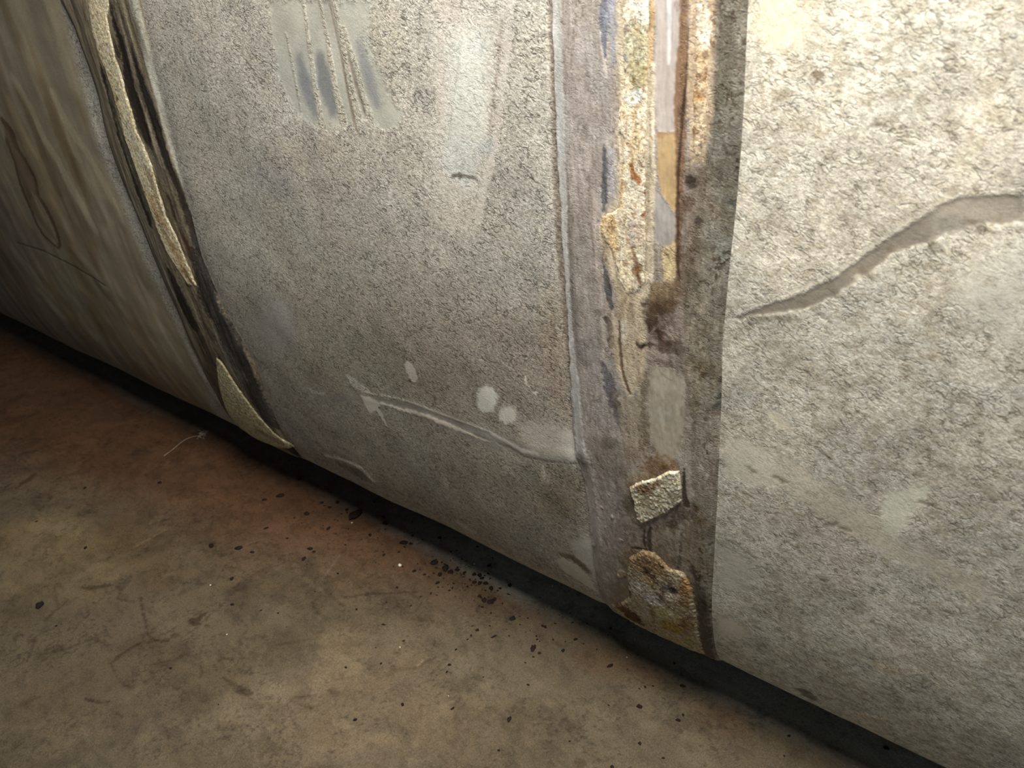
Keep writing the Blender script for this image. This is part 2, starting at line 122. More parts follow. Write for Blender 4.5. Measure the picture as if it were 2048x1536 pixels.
  ["p",[[-0.03266,0.748],[-0.03291,0.74697],[-0.03362,0.74615],[-0.03468,0.74568],[-0.03593,0.74563],[-0.03718,0.74601],[-0.03825,0.74676],[-0.03895,0.74777],[-0.03919,0.74888],[-0.03894,0.74992],[-0.03822,0.75073],[-0.03715,0.75119],[-0.03591,0.75123],[-0.03466,0.75085],[-0.03361,0.7501],[-0.03291,0.7491]],[148,136,112],0.45,0.00171,0.00228,-1,0,0.4],
  ["p",[[-0.03556,0.78448],[-0.0358,0.78353],[-0.03648,0.78281],[-0.03751,0.78243],[-0.03872,0.78244],[-0.03993,0.78284],[-0.04095,0.78358],[-0.04163,0.78454],[-0.04186,0.78557],[-0.04161,0.78651],[-0.04092,0.78723],[-0.03989,0.7876],[-0.03868,0.78759],[-0.03748,0.78718],[-0.03647,0.78645],[-0.03579,0.7855]],[148,136,112],0.45,0.00161,0.00215,-1,0,0.4],
  ["p",[[-0.16808,0.84731],[-0.16871,0.84606],[-0.17004,0.84516],[-0.17189,0.84476],[-0.17398,0.84492],[-0.17598,0.84561],[-0.17758,0.84673],[-0.17854,0.84812],[-0.17871,0.84955],[-0.17806,0.8508],[-0.17671,0.85168],[-0.17485,0.85207],[-0.17277,0.8519],[-0.1708,0.8512],[-0.16922,0.85009],[-0.16826,0.84872]],[148,136,112],0.45,0.00186,0.00248,-1,0,0.4],
  ["p",[[-0.15255,0.82975],[-0.15324,0.82825],[-0.15476,0.82715],[-0.15687,0.82662],[-0.15927,0.82676],[-0.16158,0.82753],[-0.16344,0.82883],[-0.16456,0.83046],[-0.16478,0.83216],[-0.16405,0.83366],[-0.16251,0.83475],[-0.16038,0.83525],[-0.158,0.83509],[-0.15572,0.83431],[-0.15389,0.83303],[-0.15278,0.83143]],[148,136,112],0.45,0.00186,0.00248,-1,0,0.4],
  ["p",[[-0.13102,0.81267],[-0.13175,0.81092],[-0.1334,0.80961],[-0.13573,0.80895],[-0.13839,0.80905],[-0.14096,0.8099],[-0.14306,0.81136],[-0.14435,0.81322],[-0.14462,0.81517],[-0.14385,0.81693],[-0.14216,0.81822],[-0.13982,0.81884],[-0.13718,0.81872],[-0.13464,0.81787],[-0.13259,0.81642],[-0.13132,0.8146]],[148,136,112],0.45,0.00184,0.00246,-1,0,0.4],
  ["p",[[-0.19388,0.57295],[-0.18196,0.57838],[-0.16283,0.57673],[-0.1485,0.57708],[-0.1213,0.56235],[-0.08914,0.54786],[-0.11147,0.54297],[-0.14362,0.54221],[-0.16861,0.53413],[-0.19265,0.53235]],[212,208,192],0.9,0.00416,0.0037,0.3,0,0],
  ["p",[[-0.14655,0.57783],[-0.08975,0.55279],[-0.03275,0.52824],[0.01978,0.50983],[0.01036,0.49285],[-0.04649,0.50429],[-0.10552,0.52394],[-0.1523,0.54664]],[200,192,172],0.5,0.006,0.00386,0.4,0,0],
  ["p",[[-0.06666,0.56817],[-0.05768,0.577],[-0.04327,0.59028],[-0.03634,0.58392],[-0.04449,0.56831],[-0.04776,0.54672],[-0.05325,0.52551],[-0.06342,0.53376],[-0.06721,0.54768]],[216,216,200],0.95,0.0032,0.0036,0.3,0,0],
  ["p",[[-0.15963,0.6149],[-0.15373,0.61542],[-0.13915,0.60517],[-0.13735,0.59859],[-0.14437,0.5985],[-0.15499,0.60689]],[212,204,182],0.7,0.00171,0.00171,0.3,0,0],
  ["s",[[-0.11801,0.66321,0.00161],[-0.13174,0.65936,0.00191],[-0.14127,0.64578,0.00146],[-0.14774,0.6349,0.00111]],[185,176,156],0.5,0.00197,0.00118,-1,0,0],
  ["s",[[-0.11792,0.71468,0.0013],[-0.12155,0.7044,0.00133],[-0.12839,0.69108,0.00102]],[205,196,176],0.6,0.00142,0.00107,-1,0,0],
  ["p",[[-0.19551,0.44708],[-0.18102,0.45158],[-0.15927,0.44011],[-0.16253,0.3987],[-0.18731,0.38646],[-0.19662,0.41103]],[200,196,182],0.8,0.0053,0.0053,0.3,0,0],
  ["p",[[-0.19502,0.3394],[-0.17694,0.34404],[-0.15881,0.32935],[-0.172,0.31269],[-0.19394,0.30403]],[210,203,186],0.9,0.00355,0.00284,0.15,0,0],
  ["p",[[-0.05632,0.37],[-0.0432,0.38228],[-0.03263,0.37856],[-0.01586,0.38564],[-0.03136,0.36856],[-0.0451,0.36324]],[205,195,170],0.8,0.0027,0.00216,-1,0,0],
  ["s",[[-0.06133,0.26303,0.00344],[-0.04344,0.27542,0.00402],[-0.02872,0.28689,0.00271]],[215,200,172],0.8,0.00291,0.00145,-1,0.8,0],
  ["p",[[-0.09397,0.30699],[-0.08539,0.32206],[-0.08166,0.31402],[-0.08884,0.29868]],[180,170,150],0.5,0.00201,0.00134,-1,0,0],
  ["p",[[-0.11541,0.25982],[-0.10019,0.26579],[-0.09029,0.25005],[-0.09805,0.24199],[-0.11068,0.24615]],[80,76,62],0.7,0.00364,0.00273,-1,-2,0],
  ["s",[[-0.12577,0.59798,0.00047],[-0.11266,0.58839,0.00071],[-0.10065,0.58092,0.00048]],[108,98,78],0.7,0.00084,0.00084,-1,0,0],
  ["s",[[-0.09621,0.6326,0.00042],[-0.09306,0.63363,0.00104],[-0.09004,0.63212,0.00095],[-0.08693,0.63315,0.00041]],[110,100,80],0.55,0.00095,0.00151,-1,-0.3,0],
  ["s",[[-0.07659,0.63223,0.0004],[-0.07426,0.63331,0.00102],[-0.0719,0.6319,0.00093],[-0.06959,0.63298,0.0004]],[110,100,80],0.55,0.00092,0.00147,-1,-0.3,0],
  ["s",[[-0.10654,0.51608,0.00043],[-0.10292,0.52023,0.00115],[-0.09952,0.52071,0.00105],[-0.09598,0.52478,0.00042]],[110,100,80],0.55,0.00114,0.00183,-1,-0.3,0],
  ["s",[[-0.09476,0.51998,0.00051],[-0.09126,0.52152,0.00133],[-0.08793,0.51983,0.00122],[-0.08449,0.52136,0.0005]],[110,100,80],0.55,0.00112,0.0018,-1,-0.3,0],
  ["s",[[-0.05388,0.5924,0.00044],[-0.05137,0.59303,0.00108],[-0.04883,0.59109,0.00099],[-0.04635,0.59172,0.00044]],[110,100,80],0.55,0.00095,0.00152,-1,-0.3,0],
  ["s",[[-0.04927,0.61674,0.00042],[-0.0462,0.61758,0.00102],[-0.04317,0.61596,0.00094],[-0.04015,0.61681,0.00041]],[110,100,80],0.55,0.0009,0.00144,-1,-0.3,0],
  ["s",[[-0.03846,0.63143,0.0004],[-0.03613,0.63202,0.00096],[-0.03373,0.63027,0.00089],[-0.03143,0.63086,0.0004]],[110,100,80],0.55,0.00087,0.00139,-1,-0.3,0],
  ["s",[[-0.02087,0.63108,0.0004],[-0.01814,0.63074,0.0009],[-0.01536,0.62824,0.00083],[-0.01265,0.62791,0.0004]],[110,100,80],0.55,0.00084,0.00135,-1,-0.3,0],
  ["s",[[-0.04462,0.56952,0.00044],[-0.04144,0.57105,0.00113],[-0.0383,0.56978,0.00103],[-0.03518,0.5713,0.00044]],[110,100,80],0.55,0.00097,0.00154,-1,-0.3,0],
  ["s",[[-0.13755,0.48295,0.00062],[-0.13266,0.48348,0.00154],[-0.12823,0.48057,0.00142],[-0.12341,0.48112,0.00062]],[110,100,80],0.55,0.00126,0.00202,-1,-0.3,0],
  ["s",[[-0.15011,0.55033,0.00053],[-0.14608,0.55117,0.00133],[-0.14242,0.54893,0.00122],[-0.13844,0.54977,0.00052]],[110,100,80],0.55,0.00116,0.00185,-1,-0.3,0],
  ["s",[[-0.12375,0.54365,0.00047],[-0.12089,0.54542,0.00128],[-0.11816,0.544,0.00118],[-0.11533,0.54576,0.00046]],[110,100,80],0.55,0.00113,0.00181,-1,-0.3,0],
  ["s",[[-0.18306,0.66451,0.00043],[-0.1791,0.66521,0.00107],[-0.17555,0.66337,0.00098],[-0.17165,0.66408,0.00043]],[110,100,80],0.55,0.00103,0.00164,-1,-0.3,0],
  ["s",[[-0.17029,0.6411,0.00044],[-0.16579,0.6422,0.0011],[-0.16175,0.64061,0.00101],[-0.15733,0.6417,0.00043]],[110,100,80],0.55,0.00104,0.00167,-1,-0.3,0],
  ["s",[[-0.14684,0.6896,0.00039],[-0.14373,0.6905,0.00097],[-0.14083,0.68903,0.00089],[-0.13775,0.68993,0.00039]],[110,100,80],0.55,0.00094,0.0015,-1,-0.3,0],
  ["s",[[-0.12284,0.84506,0.00029],[-0.12014,0.84536,0.00066],[-0.11758,0.844,0.0006],[-0.11491,0.84429,0.00028]],[110,100,80],0.55,0.00071,0.00113,-1,-0.3,0],
  ["s",[[-0.11756,0.83303,0.0003],[-0.11532,0.83391,0.00069],[-0.11315,0.83302,0.00063],[-0.11094,0.83389,0.0003]],[110,100,80],0.55,0.00071,0.00114,-1,-0.3,0],
  ["s",[[-0.10551,0.84307,0.00028],[-0.10312,0.8433,0.00064],[-0.10079,0.84191,0.00059],[-0.09842,0.84214,0.00028]],[110,100,80],0.55,0.00069,0.0011,-1,-0.3,0],
  ["s",[[-0.11251,0.83395,0.00028],[-0.10975,0.8334,0.00065],[-0.10713,0.83131,0.0006],[-0.1044,0.83078,0.00028]],[110,100,80],0.55,0.00071,0.00113,-1,-0.3,0],
  ["s",[[-0.13674,0.86717,0.00028],[-0.13461,0.86731,0.00063],[-0.13256,0.86586,0.00058],[-0.13045,0.866,0.00028]],[110,100,80],0.55,0.0007,0.00112,-1,-0.3,0],
  ["s",[[-0.09549,0.829,0.00029],[-0.09277,0.82964,0.00067],[-0.09017,0.82858,0.00061],[-0.08749,0.82922,0.00029]],[110,100,80],0.55,0.00069,0.0011,-1,-0.3,0],
  ["s",[[-0.16812,0.86763,0.00028],[-0.16459,0.86719,0.00067],[-0.16137,0.8652,0.00061],[-0.15789,0.86477,0.00028]],[110,100,80],0.55,0.00074,0.00118,-1,-0.3,0],
  ["s",[[-0.08407,0.81411,0.00028],[-0.08162,0.8137,0.00065],[-0.07921,0.81171,0.00059],[-0.07678,0.81131,0.00028]],[110,100,80],0.55,0.00069,0.00111,-1,-0.3,0],
  ["s",[[-0.12354,0.81568,0.0003],[-0.12115,0.81603,0.00071],[-0.11886,0.81463,0.00065],[-0.1165,0.81498,0.0003]],[110,100,80],0.55,0.00074,0.00119,-1,-0.3,0],
  ["s",[[-0.01052,0.52603,0.00047],[-0.00747,0.52762,0.00121],[-0.00436,0.52626,0.00111],[-0.00136,0.52784,0.00046]],[110,100,80],0.55,0.00099,0.00158,-1,-0.3,0],
  ["s",[[-0.01126,0.46955,0.00053],[-0.00757,0.47145,0.00138],[-0.00388,0.46998,0.00127],[-0.00026,0.47186,0.00052]],[110,100,80],0.55,0.00108,0.00173,-1,-0.3,0],
  ["s",[[-0.06009,0.42289,0.00057],[-0.05629,0.42543,0.0016],[-0.0526,0.42397,0.00147],[-0.04887,0.42647,0.00057]],[110,100,80],0.55,0.00126,0.00201,-1,-0.3,0],
  ["s",[[-0.10983,0.45124,0.00057],[-0.10483,0.45411,0.00153],[-0.10026,0.45304,0.0014],[-0.09537,0.45587,0.00056]],[110,100,80],0.55,0.00127,0.00204,-1,-0.3,0],
  ["s",[[-0.17043,0.45116,0.00066],[-0.16626,0.45214,0.00173],[-0.16255,0.44925,0.00159],[-0.15843,0.45024,0.00065]],[110,100,80],0.55,0.00138,0.00221,-1,-0.3,0],
  ["s",[[-0.17767,0.51138,0.00061],[-0.17356,0.51136,0.00152],[-0.16989,0.50804,0.00139],[-0.16583,0.50803,0.00061]],[110,100,80],0.55,0.00128,0.00204,-1,-0.3,0],
  ["s",[[-0.17415,0.5517,0.00056],[-0.171,0.55178,0.00138],[-0.16813,0.54882,0.00127],[-0.16501,0.54892,0.00055]],[110,100,80],0.55,0.0012,0.00192,-1,-0.3,0],
  ["s",[[-0.07354,0.7684,0.00145],[-0.06554,0.76259,0.00117],[-0.05951,0.75972,0.0003]],[118,108,92],0.65,0.00117,0.00206,-1,0,0.2],
  ["s",[[-0.10893,0.74183,0.00167],[-0.10034,0.73637,0.001]],[118,108,92],0.65,0.00131,0.00229,-1,0,0.2],
  ["s",[[-0.12579,0.72425,0.00218],[-0.11523,0.71897,0.00145],[-0.10662,0.71522,0.00072]],[118,108,92],0.65,0.00137,0.00241,-1,0,0.2],
  ["s",[[-0.14462,0.71096,0.00233],[-0.13025,0.70632,0.00152],[-0.1227,0.70027,0.00075]],[118,108,92],0.65,0.00144,0.00252,-1,0,0.2],
  ["s",[[-0.05608,0.78271,0.00169],[-0.04344,0.77778,0.00142],[-0.03572,0.77708,0.00058]],[118,108,92],0.65,0.0011,0.00192,-1,0,0.2],
  ["s",[[-0.09326,0.75817,0.00185],[-0.08644,0.7526,0.00092]],[118,108,92],0.65,0.00124,0.00217,-1,0,0.2],
  ["s",[[-0.17925,0.68936,0.00241],[-0.15735,0.69595,0.00275],[-0.14313,0.69757,0.00157]],[118,108,92],0.65,0.00153,0.00268,-1,0,0.2],
  ["p",[[-0.10756,0.73679],[-0.10763,0.73596],[-0.10806,0.73519],[-0.10879,0.73459],[-0.10971,0.73426],[-0.11067,0.73424],[-0.11154,0.73454],[-0.11217,0.73512],[-0.11247,0.73588],[-0.1124,0.73671],[-0.11196,0.73749],[-0.11123,0.73808],[-0.11031,0.73841],[-0.10935,0.73842],[-0.10849,0.73812],[-0.10786,0.73755]],[210,202,184],0.8,0.00099,0.00066,-1,0,0],
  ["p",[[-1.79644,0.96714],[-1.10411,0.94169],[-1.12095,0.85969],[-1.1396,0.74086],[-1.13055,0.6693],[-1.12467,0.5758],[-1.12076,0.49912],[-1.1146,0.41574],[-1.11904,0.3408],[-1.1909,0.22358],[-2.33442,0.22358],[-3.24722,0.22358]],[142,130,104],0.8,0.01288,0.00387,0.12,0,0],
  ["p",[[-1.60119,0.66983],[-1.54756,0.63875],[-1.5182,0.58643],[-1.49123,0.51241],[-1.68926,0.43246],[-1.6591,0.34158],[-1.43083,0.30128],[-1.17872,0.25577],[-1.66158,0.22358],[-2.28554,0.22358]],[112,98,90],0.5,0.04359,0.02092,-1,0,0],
  ["s",[[-1.34106,0.82953,0.00938],[-1.31993,0.79076,0.00988],[-1.31386,0.73905,0.01019],[-1.2928,0.71387,0.01006],[-1.28469,0.67382,0.0125],[-1.26642,0.64361,0.01252],[-1.25445,0.60791,0.01071]],[176,166,140],0.7,0.00418,0.00239,-1,0,0],
  ["s",[[-1.22615,0.81203,0.00885],[-1.21957,0.78126,0.01063],[-1.20212,0.75406,0.00989],[-1.1842,0.73746,0.00849],[-1.16554,0.6983,0.00898],[-1.15549,0.66562,0.01099],[-1.14977,0.63702,0.00741]],[176,166,140],0.75,0.00382,0.00219,-1,0,0],
  ["s",[[-1.16494,0.61666,0.00362],[-1.16689,0.58364,0.00553],[-1.16981,0.54311,0.00574],[-1.17295,0.48396,0.00594],[-1.1782,0.43868,0.00402]],[176,166,140],0.7,0.0044,0.00251,-1,0,0],
  ["s",[[-1.17111,0.53323,0.0042],[-1.16167,0.49475,0.00607],[-1.17219,0.4303,0.00643],[-1.16374,0.38134,0.00486]],[176,166,140],0.6,0.0047,0.00268,-1,0,0],
  ["s",[[-1.67283,0.4088,0.01527],[-1.65546,0.38254,0.01866],[-1.62218,0.3608,0.01418]],[176,166,140],0.7,0.00683,0.0039,-1,0,0],
  ["s",[[-1.43761,0.46624,0.00881],[-1.39691,0.44872,0.01402],[-1.38894,0.40779,0.01184]],[176,166,140],0.6,0.0056,0.0032,-1,0,0],
  ["s",[[-1.52101,0.38514,0.00907],[-1.52871,0.34962,0.02348],[-1.4944,0.33396,0.02369],[-1.49437,0.28101,0.01155]],[176,166,140],0.55,0.00671,0.00384,-1,0,0],
  ["s",[[-1.38453,0.79914,0.0084],[-1.38135,0.7538,0.00866],[-1.37146,0.71525,0.00883]],[176,166,140],0.5,0.00431,0.00246,-1,0,0],
  ["s",[[-1.33819,0.70212,0.00862],[-1.32926,0.66256,0.00879],[-1.31992,0.61327,0.01126]],[176,166,140],0.5,0.00446,0.00255,-1,0,0],
  ["s",[[-1.30716,0.42744,0.00534],[-1.30146,0.3751,0.00908],[-1.25496,0.33143,0.00973],[-1.24481,0.27154,0.00692]],[176,166,140],0.55,0.0057,0.00326,-1,0,0],
  ["s",[[-1.24416,0.40135,0.00654],[-1.21385,0.38835,0.01355],[-1.22021,0.34231,0.01094],[-1.20671,0.31127,0.0065]],[176,166,140],0.5,0.00547,0.00312,-1,0,0],
  ["s",[[-1.539,0.66671,0.01067],[-1.5326,0.61278,0.01093],[-1.52987,0.57527,0.00833]],[176,166,140],0.5,0.00525,0.003,-1,0,0],
  ["s",[[-1.67838,0.50163,0.01362],[-1.65472,0.46183,0.02104],[-1.62164,0.41143,0.01112]],[176,166,140],0.55,0.00635,0.00363,-1,0,0],
  ["s",[[-1.37579,0.55126,0.01134],[-1.3406,0.51971,0.01398],[-1.31217,0.49159,0.00959]],[176,166,140],0.5,0.00501,0.00286,-1,0,0],
  ["s",[[-1.05959,0.72668,0.00301],[-1.06141,0.67741,0.00459],[-1.06589,0.64006,0.00308]],[176,166,140],0.35,0.0036,0.00206,-1,0,0],
  ["s",[[-1.25487,0.79711,0.01094],[-1.25421,0.76874,0.01672],[-1.25193,0.7323,0.01706],[-1.2505,0.69454,0.01543]],[100,90,68],0.4,0.00679,0.00339,-1,0,0],
  ["s",[[-1.23688,0.71106,0.01533],[-1.23228,0.67702,0.01773],[-1.2177,0.63517,0.01811]],[100,90,68],0.45,0.00704,0.00352,-1,0,0],
  ["s",[[-1.33749,0.77149,0.01001],[-1.34009,0.70989,0.01247],[-1.33913,0.66148,0.01289]],[100,90,68],0.4,0.00739,0.0037,-1,0,0],
  ["s",[[-1.3511,0.81495,0.01209],[-1.34692,0.77099,0.01438]],[100,90,68],0.3,0.00706,0.00353,-1,0,0],
  ["s",[[-1.16758,0.64952,0.01692],[-1.15502,0.59545,0.02291],[-1.15323,0.53667,0.01735]],[100,90,68],0.35,0.00712,0.00356,-1,0,0],
  ["s",[[-1.39195,0.54391,0.00698],[-1.35665,0.51196,0.00982],[-1.32808,0.47359,0.00781]],[100,90,68],0.5,0.00876,0.00438,-1,0,0],
  ["s",[[-1.44851,0.41575,0.00948],[-1.44163,0.38368,0.013]],[100,90,68],0.4,0.01025,0.00512,-1,0,0],
  ["s",[[-1.44889,0.76321,0.00778],[-1.432,0.74676,0.01131],[-1.43493,0.72811,0.01158],[-1.4278,0.71563,0.00678],[-1.4185,0.69751,0.00583],[-1.41233,0.67221,0.00548],[-1.4269,0.64324,0.00674],[-1.41966,0.6248,0.00744],[-1.41563,0.60303,0.00729],[-1.41832,0.57621,0.00659],[-1.42809,0.55603,0.00474],[-1.44367,0.54401,0.00252],[-1.46037,0.54712,0.00384],[-1.48375,0.55986,0.00497],[-1.49585,0.58003,0.00544],[-1.49026,0.61154,0.00621],[-1.48907,0.64067,0.00731],[-1.48428,0.66328,0.00534],[-1.47017,0.69301,0.00439],[-1.46623,0.73242,0.00458]],[78,55,36],0.75,0.00208,0.00208,-1,0,0],
  ["p",[[-1.44889,0.76321],[-1.43493,0.72811],[-1.4185,0.69751],[-1.41233,0.67221],[-1.4269,0.64324],[-1.4747,0.62887],[-1.4784,0.65512],[-1.47017,0.69301],[-1.47529,0.72357]],[105,82,60],0.6,0.00405,0.0027,-1,0,0],
  ["p",[[-1.47711,0.64644],[-1.43607,0.63782],[-1.43642,0.59751],[-1.43703,0.55082],[-1.45679,0.56676],[-1.48321,0.60046],[-1.49146,0.62236]],[112,92,68],0.5,0.00579,0.00434,-1,0,0],
  ["s",[[-1.44842,0.64519,0.00373],[-1.4447,0.61904,0.00628],[-1.44318,0.5966,0.00252]],[165,150,122],0.7,0.00283,0.00283,-1,0,0],
  ["s",[[-1.63586,0.52442,0.00107],[-1.51986,0.52467,0.0014],[-1.40293,0.5122,0.00162],[-1.33756,0.50303,0.00169],[-1.31131,0.49659,0.00165]],[70,62,42],0.85,0.00153,0.00076,-1,-0.6,0],
 ],
 's1': [
  ["p",[[-1.08494,0.96293],[-1.00402,0.95893],[-1.04507,0.81212],[-1.05502,0.65638],[-1.0439,0.50732],[-1.17205,0.22358],[-1.21013,0.22358],[-1.1132,0.50967],[-1.1365,0.7411],[-1.11191,0.87194]],[134,124,106],0.7,0.00614,0.00307,0.2,0,0],
  ["s",[[-1.09873,0.94149,0.00315],[-1.106,0.92476,0.00426],[-1.10157,0.88984,0.00583],[-1.10131,0.87497,0.00431],[-1.10612,0.84136,0.00361],[-1.1152,0.78989,0.00364],[-1.12802,0.74867,0.00465],[-1.12425,0.72805,0.00504],[-1.1145,0.70764,0.00591],[-1.11183,0.6752,0.00423]],[160,154,138],0.75,0.00192,0.00144,-1,0.6,0],
  ["s",[[-1.09545,0.91305,0.00286],[-1.09195,0.88977,0.00429],[-1.09551,0.85993,0.00284],[-1.10106,0.82899,0.00286]],[104,94,78],0.6,0.00273,0.00273,-1,0,0],
  ["s",[[-1.09481,0.84159,0.00413],[-1.10547,0.80337,0.00421],[-1.11335,0.77675,0.00284]],[112,106,104],0.5,0.00289,0.00289,-1,0,0],
  ["s",[[-1.11183,0.6752,0.00429],[-1.09658,0.64416,0.00436],[-1.09378,0.60115,0.00521],[-1.09266,0.53476,0.00542],[-1.09209,0.48395,0.0055],[-1.09854,0.43378,0.00576],[-1.09775,0.3984,0.00606],[-1.10339,0.35908,0.00397]],[168,164,148],0.75,0.00241,0.00181,-1,0.8,0],
  ["s",[[-1.0992,0.72319,0.00485],[-1.09606,0.67335,0.00664],[-1.09288,0.62091,0.00668],[-1.10169,0.54658,0.00688],[-1.10893,0.47453,0.00542]],[110,104,90],0.6,0.00336,0.00447,-1,0,0.4],
  ["s",[[-1.08814,0.6888,0.00334],[-1.07552,0.64624,0.00508],[-1.0679,0.58556,0.00509],[-1.07248,0.52693,0.00338]],[152,146,136],0.5,0.0033,0.0033,-1,0,0],
  ["s",[[-1.04032,0.92298,0.00497],[-1.04668,0.90081,0.00778],[-1.04865,0.88082,0.00811],[-1.04884,0.8651,0.00412]],[98,86,70],0.8,0.00215,0.00258,-1,0,0],
  ["s",[[-1.04752,0.85152,0.0042],[-1.04506,0.83959,0.01124],[-1.04472,0.82444,0.00819],[-1.04934,0.80573,0.00822],[-1.05063,0.78799,0.00708],[-1.05254,0.76726,0.00879],[-1.05051,0.74431,0.01048],[-1.05015,0.7207,0.00889],[-1.05369,0.689,0.00914],[-1.05238,0.66038,0.00767],[-1.05685,0.64131,0.00435]],[34,30,26],0.95,0.00191,0.00287,-1,-0.8,0],
  ["s",[[-0.97868,0.91865,0.00245],[-0.97862,0.89985,0.00497],[-0.97446,0.88342,0.00749],[-0.97508,0.86674,0.00711],[-0.98428,0.84383,0.00936],[-0.98969,0.82318,0.01408],[-0.98845,0.80526,0.01735],[-0.98735,0.787,0.01624],[-0.98521,0.77034,0.01098],[-0.98341,0.75912,0.00415]],[36,27,21],0.95,0.0017,0.00424,-1,-0.6,0],
  ["s",[[-0.9999,0.90454,0.00382],[-0.9969,0.88629,0.00638],[-0.99017,0.86777,0.00508]],[60,42,30],0.9,0.00165,0.00165,-1,0,0],
  ["s",[[-0.96214,0.92609,0.00352],[-0.96471,0.90502,0.0036],[-0.96523,0.87513,0.00369],[-0.96495,0.84992,0.00497],[-0.96676,0.821,0.0044],[-0.96843,0.79411,0.00516],[-0.96866,0.76332,0.00531],[-0.96738,0.7348,0.00542]],[158,148,130],0.85,0.00167,0.00167,-1,0.8,0],
  ["s",[[-0.95581,0.87514,0.00242],[-0.95659,0.85006,0.00495],[-0.95463,0.82142,0.00882],[-0.95474,0.79301,0.01022],[-0.95428,0.76122,0.00785],[-0.95283,0.73288,0.00811],[-0.94771,0.71065,0.00684],[-0.94612,0.68417,0.0081],[-0.94835,0.6529,0.0081],[-0.95124,0.62029,0.00827],[-0.95388,0.59014,0.00843]],[38,31,26],0.92,0.00268,0.00268,-1,-0.6,0],
  ["s",[[-0.91672,0.94476,0.00592],[-0.92624,0.925,0.00766],[-0.92764,0.89387,0.0069],[-0.92944,0.86703,0.00702],[-0.93039,0.83931,0.00717],[-0.93124,0.81358,0.006],[-0.93482,0.7869,0.00611],[-0.93583,0.76255,0.00503],[-0.93735,0.72468,0.00386],[-0.93997,0.67816,0.00264]],[160,160,150],0.85,0.00163,0.00081,-1,0.8,0],
  ["s",[[-0.95163,0.92057,0.00472],[-0.94716,0.89941,0.00597],[-0.94579,0.87242,0.00483]],[122,116,96],0.7,0.00196,0.00157,-1,0,0],
  ["s",[[-0.99077,0.70615,0.00584],[-0.98662,0.68617,0.01323],[-0.98398,0.66562,0.00887]],[66,42,26],0.9,0.0029,0.0029,-1,0,0],
  ["s",[[-0.9977,0.66384,0.00456],[-0.98882,0.64718,0.01077],[-0.981,0.62874,0.01711],[-0.97274,0.6131,0.0125]],[78,50,30],0.9,0.00401,0.00502,-1,0,0],
  ["p",[[-0.951,0.64192],[-0.94137,0.6291],[-0.94303,0.57697],[-0.9475,0.5369],[-0.93184,0.49957],[-0.92302,0.45021],[-0.92521,0.40361],[-0.93164,0.34125],[-0.93143,0.30249],[-0.96734,0.31666],[-0.97249,0.36841],[-0.97452,0.41692],[-0.97953,0.46151],[-0.97886,0.50511],[-0.99281,0.53528],[-0.97677,0.59363]],[56,54,52],0.95,0.00563,0.00675,1,0,0],
  ["p",[[-0.97886,0.50511],[-0.97311,0.47205],[-0.95296,0.44175],[-0.94925,0.40558],[-0.97282,0.38841],[-0.99071,0.4121],[-0.99519,0.45737]],[108,106,104],0.5,0.00598,0.00598,-1,0,0.4],
  ["s",[[-1.04875,0.57294,0.00527],[-1.04361,0.54953,0.01031],[-1.04531,0.51561,0.01577],[-1.04143,0.48601,0.01532],[-1.03534,0.47859,0.00581]],[36,27,22],0.92,0.00291,0.00349,-1,0,0],
  ["p",[[-1.04,0.48191],[-1.0134,0.47063],[-1.00851,0.42597],[-1.06257,0.33764],[-1.0921,0.26534],[-1.13432,0.2608],[-1.10049,0.3358],[-1.06858,0.40881]],[88,76,64],0.7,0.00817,0.00545,-1,0,0],
  ["s",[[-1.0003,0.53369,0.0032],[-1.00167,0.49976,0.00678],[-0.99759,0.47462,0.00898]],[70,60,54],0.6,0.00344,0.00459,-1,0,0],
  ["s",[[-1.0048,0.43174,0.00373],[-1.00285,0.40361,0.00799],[-0.99452,0.37128,0.01042],[-0.99165,0.32979,0.01168],[-0.97737,0.29869,0.01397],[-0.96066,0.27106,0.01358],[-0.93528,0.25329,0.01264]],[30,24,20],0.95,0.00342,0.00274,-1,-0.6,0],
  ["p",[[-1.00074,0.55756],[-1.00328,0.5564],[-1.00626,0.55579],[-1.00924,0.55584],[-1.01176,0.55655],[-1.01343,0.5578],[-1.01398,0.5594],[-1.01335,0.5611],[-1.01162,0.56265],[-1.00907,0.5638],[-1.00609,0.56439],[-1.00313,0.56432],[-1.00064,0.56362],[-0.99899,0.56238],[-0.99842,0.5608],[-0.99904,0.55911]],[30,24,18],0.9,0.00219,0.00219,-1,0,0],
  ["p",[[-1.0196,0.9597],[-0.95674,0.9566],[-0.98954,0.90545],[-0.99921,0.84353],[-0.99718,0.77711],[-0.98449,0.72675],[-0.97586,0.6163],[-0.98613,0.55686],[-1.02225,0.56181],[-1.04976,0.66435],[-1.05293,0.76069],[-1.04434,0.84261],[-1.05448,0.89522]],[160,150,124],0.5,0.00452,0.00361,-1,0,0],
 ],
 's2': [
  ["p",[[-0.34765,0.92652],[-0.29043,0.92369],[-0.28947,0.76754],[-0.29136,0.63468],[-0.28709,0.52651],[-0.29823,0.27882],[-0.36744,0.22358],[-0.3481,0.50289],[-0.34841,0.71736]],[158,153,150],0.6,0.00494,0.00197,0.5,0,0],
  ["s",[[-0.31228,0.90637,0.00903],[-0.31361,0.80366,0.00811],[-0.31491,0.67757,0.00602]],[146,141,134],0.5,0.00577,0.00247,-1,0,0],
